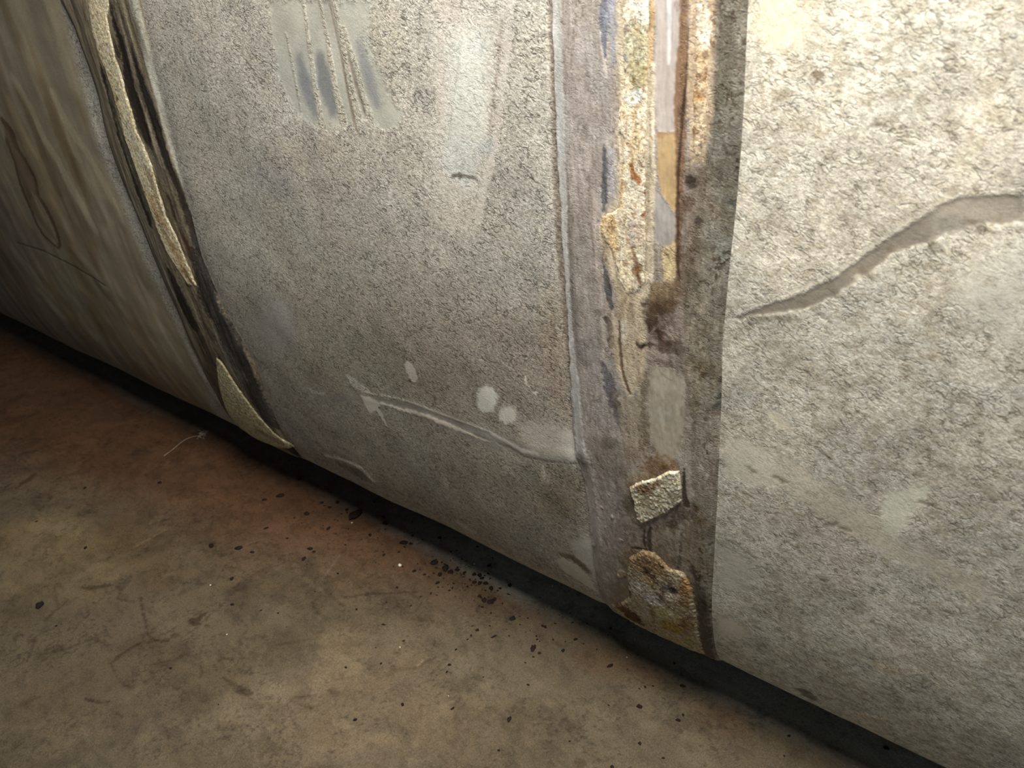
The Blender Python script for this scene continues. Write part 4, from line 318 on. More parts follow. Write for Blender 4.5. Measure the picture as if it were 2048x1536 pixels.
  ["p",[[-0.23145,0.52794],[-0.233,0.52484],[-0.23687,0.52156],[-0.24251,0.5186],[-0.2491,0.51641],[-0.25563,0.51535],[-0.26107,0.5156],[-0.26455,0.51715],[-0.26549,0.51975],[-0.26375,0.52298],[-0.25965,0.52631],[-0.25385,0.52923],[-0.24728,0.53131],[-0.24092,0.53225],[-0.23572,0.53193],[-0.2324,0.53042]],[112,84,48],0.5,0.00495,0.00605,-1,0,0.55],
  ["p",[[-0.20568,0.46001],[-0.20739,0.44906],[-0.21043,0.439],[-0.21433,0.43146],[-0.21849,0.42777],[-0.22221,0.42862],[-0.22488,0.43391],[-0.22608,0.4427],[-0.22567,0.45346],[-0.22376,0.46446],[-0.22068,0.47401],[-0.21691,0.48078],[-0.21298,0.4839],[-0.20946,0.483],[-0.20683,0.47823],[-0.2055,0.47021]],[96,84,66],0.5,0.00525,0.00641,-1,0,0.55],
  ["p",[[-0.23368,0.45485],[-0.23524,0.45117],[-0.23898,0.44723],[-0.24436,0.44361],[-0.25061,0.44087],[-0.25676,0.43947],[-0.26183,0.43965],[-0.26501,0.44139],[-0.26578,0.44443],[-0.26403,0.44826],[-0.26007,0.45227],[-0.25456,0.45583],[-0.24835,0.45841],[-0.24239,0.45966],[-0.23753,0.45942],[-0.23448,0.45773]],[84,66,46],0.6,0.00552,0.00674,-1,0,0.55],
  ["p",[[-0.2771,0.42364],[-0.27878,0.41609],[-0.28132,0.40918],[-0.28432,0.40401],[-0.28731,0.40146],[-0.28979,0.40199],[-0.29138,0.40552],[-0.29183,0.41145],[-0.29109,0.41878],[-0.28932,0.42635],[-0.28679,0.433],[-0.28389,0.43778],[-0.28104,0.44004],[-0.27864,0.43949],[-0.27705,0.43623],[-0.2765,0.43069]],[100,90,72],0.5,0.00599,0.00732,-1,0,0.55],
  ["p",[[-0.28698,0.5062],[-0.28871,0.50085],[-0.29205,0.49578],[-0.29652,0.49176],[-0.30144,0.48946],[-0.30604,0.48926],[-0.30958,0.49121],[-0.31151,0.49502],[-0.31151,0.50005],[-0.30963,0.50551],[-0.30617,0.51053],[-0.30169,0.51436],[-0.29687,0.51647],[-0.29243,0.51656],[-0.28901,0.51466],[-0.28709,0.51103]],[104,102,94],0.5,0.00541,0.00661,-1,0,0.55],
  ["p",[[-0.20402,0.66544],[-0.2048,0.66092],[-0.20634,0.65696],[-0.20842,0.65417],[-0.21072,0.65302],[-0.21288,0.65369],[-0.21456,0.65608],[-0.2155,0.65982],[-0.21555,0.66431],[-0.21472,0.66885],[-0.21315,0.67273],[-0.21108,0.6754],[-0.20882,0.67646],[-0.20672,0.67578],[-0.20507,0.67346],[-0.20412,0.66984]],[108,102,88],0.5,0.00387,0.00473,-1,0,0.55],
  ["p",[[-0.21157,0.71425],[-0.21254,0.71045],[-0.21471,0.70713],[-0.21776,0.7048],[-0.22124,0.70384],[-0.2246,0.70442],[-0.22732,0.70645],[-0.22896,0.70963],[-0.22926,0.71343],[-0.22821,0.71727],[-0.22596,0.72055],[-0.22289,0.72278],[-0.21946,0.72365],[-0.21618,0.72303],[-0.21354,0.72104],[-0.21192,0.71796]],[104,100,88],0.5,0.00367,0.00448,-1,0,0.55],
  ["p",[[-0.31263,0.3725],[-0.31623,0.35759],[-0.32093,0.34369],[-0.32596,0.3332],[-0.33038,0.32819],[-0.33335,0.32981],[-0.33439,0.33773],[-0.33348,0.35029],[-0.33092,0.36515],[-0.32718,0.37987],[-0.32283,0.39236],[-0.31844,0.40102],[-0.31458,0.40484],[-0.31174,0.40343],[-0.31033,0.39697],[-0.31061,0.38623]],[140,126,116],0.4,0.0068,0.00831,-1,0,0.55],
  ["s",[[-0.19327,0.84774,0.00067],[-0.19312,0.83532,0.00102],[-0.19316,0.8128,0.00104]],[215,206,186],0.7,0.00066,0.00066,-1,0,0],
  ["s",[[-0.19738,0.69157,0.00078],[-0.19821,0.67213,0.00119],[-0.19866,0.65876,0.00101],[-0.19915,0.64502,0.00061]],[200,192,178],0.8,0.00084,0.00042,-1,0,0],
  ["s",[[-0.19379,0.59867,0.00124],[-0.19564,0.58276,0.00168]],[180,172,154],0.6,0.0014,0.0014,-1,0,0],
  ["p",[[-0.25996,0.62921],[-0.24828,0.62998],[-0.23819,0.6294],[-0.22987,0.62104],[-0.22822,0.5871],[-0.23051,0.55109],[-0.24064,0.52992],[-0.25715,0.53513],[-0.26173,0.57034],[-0.2634,0.60187]],[168,160,144],0.85,0.003,0.002,0,0,0],
  ["p",[[-0.24368,0.58296],[-0.24417,0.57912],[-0.24561,0.57549],[-0.2478,0.57262],[-0.25041,0.57097],[-0.25302,0.57081],[-0.25524,0.57217],[-0.25672,0.57485],[-0.25722,0.57842],[-0.25667,0.58231],[-0.25518,0.58592],[-0.25298,0.58871],[-0.2504,0.59027],[-0.24784,0.59039],[-0.24567,0.58904],[-0.24421,0.58644]],[182,176,162],0.6,0.00459,0.00153,-1,0,0],
  ["s",[[-0.26233,0.62508,0.00181],[-0.2658,0.60633,0.00282],[-0.26758,0.5793,0.0034],[-0.26989,0.56195,0.00319],[-0.26407,0.54701,0.00184],[-0.25709,0.53923,0.00193]],[112,102,82],0.7,0.00209,0.00313,-1,0,0.35],
  ["s",[[-0.26232,0.6325,0.00194],[-0.25064,0.63469,0.00293],[-0.2392,0.63492,0.00256],[-0.23011,0.63071,0.00207],[-0.22626,0.62064,0.00187],[-0.22492,0.60361,0.0014],[-0.22274,0.58895,0.0015],[-0.218,0.58221,0.00109]],[102,92,76],0.7,0.00143,0.0019,-1,0,0.2],
  ["s",[[-0.25291,0.62722,0.00081],[-0.2482,0.62163,0.00083],[-0.24123,0.61968,0.00054]],[115,108,92],0.6,0.00072,0.00096,-1,0,0],
  ["s",[[-0.23398,0.59817,0.00074],[-0.23099,0.58617,0.0011],[-0.22256,0.58116,0.00115],[-0.2152,0.58003,0.00056]],[120,110,92],0.6,0.00098,0.00098,-1,0,0],
  ["p",[[-0.22664,0.57709],[-0.19556,0.59049],[-0.19449,0.50516],[-0.21359,0.50861],[-0.22598,0.53292]],[148,140,128],0.6,0.00511,0.00306,-1,0,0],
  ["p",[[-0.21021,0.55494],[-0.20916,0.55216],[-0.2087,0.54937],[-0.20891,0.547],[-0.20975,0.54541],[-0.21111,0.54486],[-0.21277,0.54543],[-0.21447,0.54704],[-0.21596,0.54943],[-0.21701,0.55224],[-0.21746,0.55503],[-0.21723,0.55738],[-0.21638,0.55893],[-0.21503,0.55946],[-0.21338,0.55888],[-0.21169,0.5573]],[110,104,92],0.55,0.00202,0.00152,-1,0,0],
  ["s",[[-0.21525,0.54577,0.00056],[-0.21035,0.53641,0.00084],[-0.20642,0.52942,0.00057]],[188,178,162],0.7,0.00077,0.00103,-1,0,0],
  ["p",[[-0.26972,0.52426],[-0.25408,0.53806],[-0.23085,0.53559],[-0.23323,0.52411],[-0.24833,0.50874],[-0.26424,0.49376],[-0.2855,0.47656],[-0.28717,0.48764],[-0.27186,0.505]],[130,100,60],0.8,0.00341,0.00511,-1,0,0.35],
  ["p",[[-0.26544,0.51191],[-0.26557,0.50932],[-0.26722,0.50582],[-0.27018,0.50191],[-0.274,0.49818],[-0.27812,0.49521],[-0.2819,0.49347],[-0.28474,0.49326],[-0.28618,0.49462],[-0.28599,0.49734],[-0.28422,0.50096],[-0.28115,0.50492],[-0.27729,0.5086],[-0.27323,0.51145],[-0.26957,0.51306],[-0.26684,0.51322]],[170,156,132],0.5,0.00292,0.00234,-1,0,0],
  ["s",[[-0.22788,0.52924,0.00096],[-0.22825,0.51126,0.00148],[-0.22771,0.49926,0.00211],[-0.22519,0.4879,0.00388]],[48,36,27],0.9,0.0011,0.0011,-1,-1,0],
  ["p",[[-0.24111,0.4707],[-0.22921,0.4892],[-0.21727,0.49158],[-0.21323,0.48085],[-0.22725,0.46423],[-0.238,0.43822],[-0.24407,0.45245]],[66,52,40],0.8,0.00291,0.00465,-1,0,0.25],
  ["s",[[-0.21427,0.4867,0.00081],[-0.21064,0.46921,0.0011],[-0.20699,0.45113,0.00083]],[92,78,60],0.6,0.00171,0.00228,-1,0,0],
  ["p",[[-0.27814,0.4664],[-0.27735,0.46116],[-0.27783,0.45562],[-0.27955,0.45061],[-0.28226,0.44691],[-0.28553,0.44512],[-0.28885,0.44556],[-0.29172,0.44817],[-0.29367,0.45252],[-0.29441,0.45792],[-0.29384,0.4635],[-0.29207,0.46841],[-0.28937,0.47193],[-0.28616,0.47356],[-0.28291,0.47307],[-0.2801,0.47057]],[92,84,62],0.75,0.00378,0.00252,-1,0,0],
  ["s",[[-0.29428,0.4415,0.00096],[-0.28719,0.44497,0.00125],[-0.28022,0.43776,0.00171],[-0.27078,0.43539,0.00167]],[82,70,52],0.6,0.00129,0.00129,-1,0,0],
  ["s",[[-0.26971,0.43451,0.00108],[-0.27186,0.4143,0.00206],[-0.26953,0.40499,0.00105],[-0.28563,0.39754,0.00107]],[44,32,24],0.85,0.0012,0.001,-1,-0.8,0],
  ["s",[[-0.26334,0.44061,0.0016],[-0.26525,0.42232,0.00336],[-0.26509,0.40288,0.00235]],[52,38,30],0.85,0.00163,0.0013,-1,-0.8,0],
  ["s",[[-0.22936,0.45647,0.001],[-0.23131,0.42758,0.00102],[-0.23324,0.41187,0.00207],[-0.23421,0.39613,0.00107]],[52,40,30],0.8,0.00125,0.0025,-1,0,0.3],
  ["p",[[-0.25961,0.43756],[-0.23353,0.45436],[-0.23465,0.39972],[-0.24304,0.39476],[-0.26109,0.4036]],[130,120,102],0.7,0.0032,0.00192,-1,0,0],
  ["p",[[-0.22931,0.46321],[-0.21314,0.47122],[-0.20792,0.41171],[-0.21869,0.39001],[-0.23015,0.40616]],[118,104,80],0.6,0.00489,0.00367,-1,0,0],
  ["p",[[-0.30278,0.37155],[-0.29154,0.38224],[-0.29676,0.31209],[-0.31898,0.27306],[-0.32969,0.26999]],[130,118,98],0.6,0.00648,0.00486,-1,0,0],
  ["p",[[-0.22099,0.41148],[-0.21225,0.39399],[-0.2032,0.35959],[-0.20223,0.30518],[-0.20429,0.22358],[-0.22016,0.22358],[-0.217,0.31312],[-0.21906,0.37384]],[56,47,39],0.85,0.0043,0.00358,-1,-0.8,0],
  ["p",[[-0.31583,0.41218],[-0.31602,0.41138],[-0.31641,0.41058],[-0.31694,0.4099],[-0.31754,0.40945],[-0.31812,0.40929],[-0.31858,0.40945],[-0.31885,0.40991],[-0.3189,0.41059],[-0.31871,0.41139],[-0.31832,0.41219],[-0.31779,0.41286],[-0.31719,0.41331],[-0.31661,0.41347],[-0.31616,0.41331],[-0.31588,0.41285]],[182,175,168],0.7,0.00105,0.0021,-1,0.8,0],
  ["p",[[-0.30627,0.43343],[-0.30644,0.43268],[-0.30681,0.43193],[-0.30732,0.43129],[-0.30789,0.43087],[-0.30845,0.43073],[-0.3089,0.43089],[-0.30917,0.43132],[-0.30923,0.43197],[-0.30906,0.43272],[-0.30869,0.43347],[-0.30818,0.4341],[-0.30761,0.43452],[-0.30705,0.43466],[-0.30661,0.4345],[-0.30633,0.43407]],[182,175,168],0.7,0.00101,0.00201,-1,0.8,0],
  ["p",[[-0.29803,0.40239],[-0.29821,0.40158],[-0.29858,0.40077],[-0.2991,0.40008],[-0.29969,0.39962],[-0.30025,0.39945],[-0.30071,0.39961],[-0.30098,0.40007],[-0.30103,0.40076],[-0.30086,0.40157],[-0.30048,0.40238],[-0.29996,0.40306],[-0.29937,0.40352],[-0.29881,0.40368],[-0.29836,0.40352],[-0.29809,0.40307]],[182,175,168],0.7,0.00105,0.00209,-1,0.8,0],
  ["p",[[-0.30799,0.38498],[-0.30819,0.38413],[-0.30859,0.38327],[-0.30913,0.38254],[-0.30974,0.38204],[-0.31033,0.38186],[-0.31079,0.38202],[-0.31106,0.3825],[-0.3111,0.38323],[-0.31091,0.38408],[-0.31051,0.38494],[-0.30996,0.38567],[-0.30935,0.38616],[-0.30877,0.38634],[-0.30831,0.38618],[-0.30804,0.3857]],[182,175,168],0.7,0.00109,0.00218,-1,0.8,0],
  ["p",[[-0.3194,0.4401],[-0.31957,0.43935],[-0.31994,0.43861],[-0.32047,0.43798],[-0.32105,0.43756],[-0.32162,0.43743],[-0.32207,0.43758],[-0.32235,0.43802],[-0.3224,0.43866],[-0.32222,0.43941],[-0.32185,0.44015],[-0.32132,0.44078],[-0.32074,0.44119],[-0.32018,0.44132],[-0.31972,0.44116],[-0.31945,0.44073]],[182,175,168],0.7,0.00101,0.00202,-1,0.8,0],
  ["p",[[-0.30795,0.33779],[-0.30818,0.3368],[-0.30863,0.33579],[-0.30923,0.33492],[-0.30988,0.33432],[-0.31049,0.33409],[-0.31097,0.33426],[-0.31123,0.33481],[-0.31125,0.33565],[-0.31101,0.33665],[-0.31056,0.33766],[-0.30997,0.33852],[-0.30932,0.33911],[-0.30871,0.33933],[-0.30824,0.33916],[-0.30797,0.33862]],[182,175,168],0.7,0.00119,0.00239,-1,0.8,0],
  ["p",[[-0.33604,0.36904],[-0.33627,0.36813],[-0.33672,0.36721],[-0.33732,0.36642],[-0.33798,0.36588],[-0.3386,0.36568],[-0.33908,0.36585],[-0.33935,0.36636],[-0.33937,0.36713],[-0.33914,0.36805],[-0.33869,0.36897],[-0.33809,0.36975],[-0.33743,0.37028],[-0.33682,0.37047],[-0.33634,0.37031],[-0.33606,0.3698]],[182,175,168],0.7,0.00115,0.00231,-1,0.8,0],
  ["p",[[-0.30759,0.46321],[-0.30775,0.46251],[-0.3081,0.46181],[-0.30859,0.46123],[-0.30915,0.46084],[-0.3097,0.46072],[-0.31014,0.46088],[-0.31041,0.46129],[-0.31047,0.4619],[-0.31031,0.4626],[-0.30996,0.4633],[-0.30947,0.46388],[-0.30891,0.46426],[-0.30837,0.46438],[-0.30793,0.46422],[-0.30766,0.46381]],[182,175,168],0.7,0.00097,0.00193,-1,0.8,0],
  ["p",[[-0.2995,0.34995],[-0.29927,0.34774],[-0.29993,0.3447],[-0.3014,0.34125],[-0.30347,0.33791],[-0.30582,0.33521],[-0.30809,0.33358],[-0.30992,0.3333],[-0.31101,0.33442],[-0.3112,0.33675],[-0.31048,0.33991],[-0.30896,0.3434],[-0.30688,0.34667],[-0.30457,0.34925],[-0.30237,0.35077],[-0.30059,0.35101]],[178,162,132],0.8,0.00156,0.00156,-1,1,0],
  ["p",[[-0.26612,0.68948],[-0.24926,0.69555],[-0.2371,0.69372],[-0.24007,0.67552],[-0.24637,0.6581],[-0.23857,0.64841],[-0.25074,0.64524],[-0.2614,0.65581],[-0.26606,0.6696]],[78,60,44],0.7,0.00316,0.00406,-1,0,0.2],
 ],
 'floor': [
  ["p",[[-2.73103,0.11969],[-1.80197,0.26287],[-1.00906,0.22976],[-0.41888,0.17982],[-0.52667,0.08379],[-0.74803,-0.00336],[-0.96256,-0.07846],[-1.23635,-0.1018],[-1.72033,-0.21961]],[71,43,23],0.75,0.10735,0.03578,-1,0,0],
  ["p",[[-0.41999,-0.07149],[-0.41175,-0.10033],[-0.42393,-0.13676],[-0.45379,-0.17572],[-0.49709,-0.21235],[-0.54854,-0.24221],[-0.60191,-0.26135],[-0.65021,-0.26663],[-0.68604,-0.2562],[-0.70267,-0.23031],[-0.69563,-0.19209],[-0.66462,-0.14764],[-0.61452,-0.10502],[-0.55464,-0.07222],[-0.49617,-0.05489],[-0.44906,-0.05511]],[117,102,82],0.4,0.05294,0.02647,-1,0,0.3],
  ["p",[[-0.73159,-0.38554],[-0.72827,-0.39892],[-0.74057,-0.415],[-0.7667,-0.4317],[-0.80344,-0.44687],[-0.84623,-0.45841],[-0.88932,-0.4645],[-0.92621,-0.46386],[-0.95049,-0.45613],[-0.95728,-0.44222],[-0.94467,-0.42434],[-0.91462,-0.40564],[-0.87266,-0.38945],[-0.82642,-0.37845],[-0.78364,-0.37415],[-0.75066,-0.37678]],[71,65,51],0.6,0.03223,0.01934,-1,0,0],
  ["p",[[-1.13551,-0.16364],[-1.12362,-0.17824],[-1.12787,-0.19965],[-1.14721,-0.22471],[-1.17879,-0.24993],[-1.21829,-0.27188],[-1.26037,-0.28745],[-1.29907,-0.29421],[-1.32847,-0.2908],[-1.34358,-0.27731],[-1.34139,-0.25553],[-1.32173,-0.22882],[-1.28765,-0.20164],[-1.24492,-0.17858],[-1.20079,-0.16339],[-1.16241,-0.15827]],[109,92,62],0.25,0.03166,0.02111,-1,0,0],
  ["p",[[-1.20458,-0.16318],[-1.19996,-0.11184],[-1.0702,-0.12059],[-0.95134,-0.16486],[-0.97062,-0.20281],[-1.08228,-0.19961]],[76,59,40],0.55,0.02003,0.01402,-1,0,0],
  ["p",[[-1.35803,-0.2637],[-1.34175,-0.2207],[-1.27122,-0.1747],[-1.15745,-0.17809],[-1.05021,-0.19179],[-1.02554,-0.25202],[-1.09113,-0.29618],[-1.16925,-0.33631]],[109,93,65],0.3,0.0221,0.01407,-1,0,0],
  ["s",[[-0.98365,-0.21157,0.00134],[-0.95629,-0.22342,0.00097],[-0.92295,-0.23565,0.00127],[-0.89799,-0.2465,0.00121],[-0.88084,-0.24565,0.00112],[-0.86417,-0.23643,0.00202],[-0.86656,-0.22512,0.00149]],[43,32,20],0.75,0.0025,0.0025,-1,0,0.1],
  ["s",[[-0.89331,-0.2595,0.00161],[-0.89643,-0.27749,0.00158],[-0.89539,-0.2923,0.00307],[-0.8945,-0.30187,0.00105],[-0.87851,-0.30589,0.00113]],[43,32,20],0.7,0.00233,0.00233,-1,0,0.1],
  ["s",[[-0.87851,-0.30589,0.00084],[-0.85152,-0.31162,0.00112],[-0.82593,-0.30812,0.00059]],[43,32,20],0.4,0.00221,0.00221,-1,0,0.1],
  ["s",[[-0.9918,-0.35311,0.00154],[-0.96971,-0.32226,0.00212],[-0.95939,-0.29916,0.00165]],[43,32,20],0.5,0.0024,0.0024,-1,0,0.1],
  ["s",[[-1.03167,-0.34294,0.0022],[-1.01213,-0.35653,0.00142],[-0.99273,-0.3692,0.00104]],[43,32,20],0.5,0.0024,0.0024,-1,0,0.1],
  ["s",[[-1.02979,-0.34713,0.00368],[-1.02351,-0.34502,0.0022]],[43,32,20],0.6,0.00246,0.00246,-1,0,0.1],
  ["s",[[-1.07561,-0.25449,0.00203],[-1.06112,-0.24605,0.00554],[-1.04878,-0.23268,0.00351],[-1.03892,-0.22352,0.00115]],[43,32,20],0.7,0.00277,0.00277,-1,0,0.1],
  ["s",[[-1.03758,-0.22262,0.00142],[-1.01894,-0.22281,0.00267],[-1.00481,-0.23563,0.00138],[-0.97707,-0.22304,0.00091]],[43,32,20],0.55,0.00271,0.00271,-1,0,0.1],
  ["s",[[-0.95516,-0.29411,0.00068],[-0.93602,-0.29076,0.00277],[-0.9273,-0.28801,0.00146]],[43,32,20],0.6,0.00242,0.00242,-1,0,0.1],
  ["s",[[-0.86466,-0.35152,0.00129],[-0.85329,-0.3473,0.00261],[-0.84276,-0.34273,0.00149],[-0.83407,-0.334,0.00082]],[43,32,20],0.8,0.00212,0.00212,-1,0,0.1],
  ["s",[[-0.8105,-0.33822,0.00167],[-0.79778,-0.33638,0.00166]],[43,32,20],0.6,0.00206,0.00206,-1,0,0.1],
  ["s",[[-1.11971,-0.27764,0.00131],[-1.09429,-0.28593,0.00195],[-1.06501,-0.29677,0.00128]],[43,32,20],0.45,0.00273,0.00273,-1,0,0.1],
  ["s",[[-1.05271,-0.32361,0.0011],[-1.06079,-0.30227,0.00344],[-1.06592,-0.28166,0.00119]],[43,32,20],0.45,0.00262,0.00262,-1,0,0.1],
  ["s",[[-1.15398,-0.34219,0.00115],[-1.13864,-0.32693,0.0023]],[43,32,20],0.5,0.00272,0.00272,-1,0,0.1],
  ["s",[[-1.13611,-0.33504,0.00144],[-1.12629,-0.33329,0.00215]],[43,32,20],0.6,0.00269,0.00269,-1,0,0.1],
  ["s",[[-0.87305,-0.19617,0.00303],[-0.86131,-0.19388,0.00648],[-0.86648,-0.18258,0.00413],[-0.86456,-0.17321,0.00166]],[43,32,20],0.75,0.00252,0.00252,-1,0,0.1],
  ["s",[[-0.85517,-0.19533,0.00212],[-0.85458,-0.18366,0.00151],[-0.86097,-0.1673,0.00096]],[43,32,20],0.6,0.00252,0.00252,-1,0,0.1],
  ["s",[[-0.82527,-0.2392,0.00187],[-0.82104,-0.23425,0.00399],[-0.81324,-0.23301,0.00067]],[43,32,20],0.55,0.00232,0.00232,-1,0,0.1],
  ["s",[[-0.78787,-0.23377,0.00118],[-0.77811,-0.23695,0.00246],[-0.77041,-0.24331,0.00133]],[43,32,20],0.55,0.00223,0.00223,-1,0,0.1],
  ["s",[[-0.77254,-0.21326,0.00286],[-0.7698,-0.20734,0.0025],[-0.75824,-0.20347,0.00073]],[43,32,20],0.6,0.00228,0.00228,-1,0,0.1],
  ["s",[[-0.74425,-0.2282,0.00124],[-0.72895,-0.22717,0.00244],[-0.70781,-0.2266,0.00496],[-0.6917,-0.22282,0.00387]],[43,32,20],0.6,0.00215,0.00215,-1,0,0.1],
  ["s",[[-0.85094,-0.27703,0.00089],[-0.83685,-0.26336,0.0011],[-0.82719,-0.25069,0.00096],[-0.82115,-0.23944,0.00098]],[43,32,20],0.5,0.00229,0.00229,-1,0,0.1],
  ["s",[[-0.74378,-0.31343,0.00208],[-0.73354,-0.31472,0.00208],[-0.71884,-0.31934,0.00052]],[43,32,20],0.45,0.00197,0.00197,-1,0,0.1],
  ["s",[[-0.92698,-0.40557,0.00395],[-0.92412,-0.39448,0.00585],[-0.91988,-0.38695,0.00282]],[43,32,20],0.4,0.00215,0.00215,-1,0,0.1],
  ["s",[[-0.71854,-0.0394,0.00155],[-0.69286,-0.01373,0.00257],[-0.65794,0.01335,0.00254],[-0.64085,0.02724,0.00153]],[43,32,20],0.6,0.00259,0.00259,-1,0,0.1],
  ["s",[[-0.7554,-0.04598,0.00224],[-0.73405,-0.04984,0.003],[-0.70339,-0.05277,0.00224]],[43,32,20],0.4,0.00259,0.00259,-1,0,0.1],
  ["s",[[-0.73131,-0.15431,0.00181],[-0.71171,-0.13571,0.00276],[-0.69927,-0.11984,0.00188]],[43,32,20],0.4,0.00235,0.00235,-1,0,0.1],
  ["s",[[-0.65269,-0.14106,0.00172],[-0.6521,-0.12877,0.0013],[-0.6517,-0.12047,0.00087]],[43,32,20],0.5,0.00224,0.00224,-1,0,0.1],
  ["s",[[-0.61744,-0.14566,0.00122],[-0.60419,-0.13183,0.00162],[-0.59088,-0.11793,0.00081]],[43,32,20],0.4,0.00215,0.00215,-1,0,0.1],
  ["s",[[-0.58083,-0.09177,0.00141],[-0.56409,-0.08997,0.00388],[-0.54517,-0.07216,0.0033],[-0.53718,-0.05205,0.00249]],[43,32,20],0.4,0.00219,0.00219,-1,0,0.1],
  ["s",[[-0.63911,-0.19281,0.0023],[-0.62497,-0.18034,0.0023]],[43,32,20],0.45,0.00208,0.00208,-1,0,0.1],
  ["s",[[-0.61082,-0.15966,0.00371],[-0.59857,-0.16029,0.00491]],[43,32,20],0.35,0.00209,0.00209,-1,0,0.1],
  ["s",[[-0.64137,-0.19886,0.00257],[-0.60332,-0.19013,0.00316]],[43,32,20],0.3,0.00204,0.00204,-1,0,0.1],
  ["s",[[-0.66156,0.01699,0.00772],[-0.689,0.02337,0.00629],[-0.70309,0.02665,0.00396]],[43,32,20],0.3,0.00267,0.00267,-1,0,0.1],
  ["s",[[-0.76773,-0.03559,0.00449],[-0.75449,-0.00767,0.00681]],[43,32,20],0.3,0.00271,0.00271,-1,0,0.1],
  ["s",[[-1.47335,-0.21063,0.00258],[-1.4773,-0.20028,0.00259]],[43,32,20],0.6,0.00375,0.00375,-1,0,0.1],
  ["s",[[-1.74284,-0.07997,0.00219],[-1.71993,-0.06334,0.00506],[-1.719,-0.04795,0.00263]],[43,32,20],0.7,0.00474,0.00474,-1,0,0.1],
  ["s",[[-1.54963,-0.09041,0.00334],[-1.53834,-0.07247,0.00335]],[43,32,20],0.6,0.00426,0.00426,-1,0,0.1],
  ["s",[[-1.56871,-0.14063,0.00862],[-1.561,-0.12948,0.00664],[-1.55449,-0.11483,0.00451]],[43,32,20],0.6,0.00416,0.00416,-1,0,0.1],
  ["s",[[-1.61619,-0.16439,0.00187],[-1.5684,-0.15495,0.0018],[-1.52635,-0.14859,0.00115]],[43,32,20],0.5,0.00411,0.00411,-1,0,0.1],
  ["s",[[-1.45677,-0.19077,0.00351],[-1.46168,-0.17532,0.00677],[-1.4703,-0.15806,0.00491]],[43,32,20],0.75,0.00381,0.00381,-1,0,0.1],
  ["s",[[-1.4642,-0.22285,0.00197],[-1.45646,-0.19974,0.00198]],[43,32,20],0.5,0.0037,0.0037,-1,0,0.1],
  ["s",[[-1.45341,-0.01904,0.00221],[-1.44913,-0.00551,0.00222]],[43,32,20],0.5,0.00424,0.00424,-1,0,0.1],
  ["s",[[-1.65514,-0.13491,0.00232],[-1.64995,-0.12721,0.00465]],[43,32,20],0.6,0.00437,0.00437,-1,0,0.1],
  ["s",[[-1.37178,-0.00976,0.01046],[-1.34523,0.00703,0.00696]],[43,32,20],0.5,0.00405,0.00405,-1,0,0.1],
  ["s",[[-1.12935,-0.1139,0.00309],[-1.1197,-0.09185,0.00467]],[43,32,20],0.4,0.00326,0.00326,-1,0,0.1],
  ["s",[[-0.87337,-0.12513,0.00698],[-0.86828,-0.11549,0.00934]],[43,32,20],0.4,0.00269,0.00269,-1,0,0.1],
  ["s",[[-0.8375,-0.03677,0.00448],[-0.79766,-0.0493,0.00455],[-0.76172,-0.05022,0.00317]],[124,110,88],0.15,0.00228,0.00182,-1,0,0],
  ["s",[[-0.65406,-0.12711,0.001],[-0.63325,-0.12772,0.00099]],[124,110,88],0.5,0.00186,0.00149,-1,0,0],
  ["s",[[-0.54525,-0.06737,0.0012],[-0.54429,-0.05888,0.00162],[-0.54274,-0.05091,0.00123]],[124,110,88],0.7,0.00184,0.00147,-1,0,0],
  ["s",[[-1.0968,-0.16007,0.00141],[-1.09448,-0.10649,0.00145]],[124,110,88],0.3,0.0026,0.00208,-1,0,0],
  ["s",[[-0.79552,0.0182,0.00098],[-0.78036,-0.02494,0.00094]],[124,110,88],0.2,0.00234,0.00188,-1,0,0],
  ["p",[[-0.59093,-0.10154],[-0.58971,-0.10268],[-0.58911,-0.10439],[-0.58921,-0.10641],[-0.59,-0.10843],[-0.59135,-0.11015],[-0.59306,-0.11131],[-0.59488,-0.11173],[-0.59652,-0.11135],[-0.59775,-0.11023],[-0.59836,-0.10852],[-0.59827,-0.1065],[-0.59749,-0.10447],[-0.59613,-0.10273],[-0.5944,-0.10157],[-0.59258,-0.10115]],[74,56,34],0.6,0.00146,0.00073,-1,0,0],
  ["p",[[-0.55132,-0.04173],[-0.54327,-0.05913],[-0.54652,-0.08023],[-0.56023,-0.10199],[-0.58233,-0.12149],[-0.60985,-0.13613],[-0.63915,-0.14385],[-0.66615,-0.14333],[-0.6868,-0.13428],[-0.69755,-0.11765],[-0.69617,-0.09578],[-0.68242,-0.07214],[-0.65837,-0.05077],[-0.62815,-0.03536],[-0.59699,-0.02842],[-0.57003,-0.03081]],[110,96,76],0.35,0.019,0.0114,-1,0,0],
  ["p",[[-0.69328,-0.10724],[-0.65348,-0.06941],[-0.60618,-0.09931],[-0.62494,-0.12203],[-0.66582,-0.13012]],[109,95,74],0.35,0.00917,0.00688,-1,0,0],
  ["p",[[-0.55794,0.11049],[-0.55639,0.10134],[-0.56159,0.09124],[-0.57275,0.08164],[-0.58827,0.0739],[-0.60594,0.06917],[-0.62322,0.06818],[-0.63751,0.07116],[-0.64654,0.07777],[-0.64874,0.08705],[-0.64365,0.09756],[-0.632,0.10761],[-0.61568,0.11557],[-0.59736,0.12017],[-0.57996,0.12076],[-0.56616,0.11733]],[60,45,28],0.5,0.00715,0.01251,-1,0,0.75],
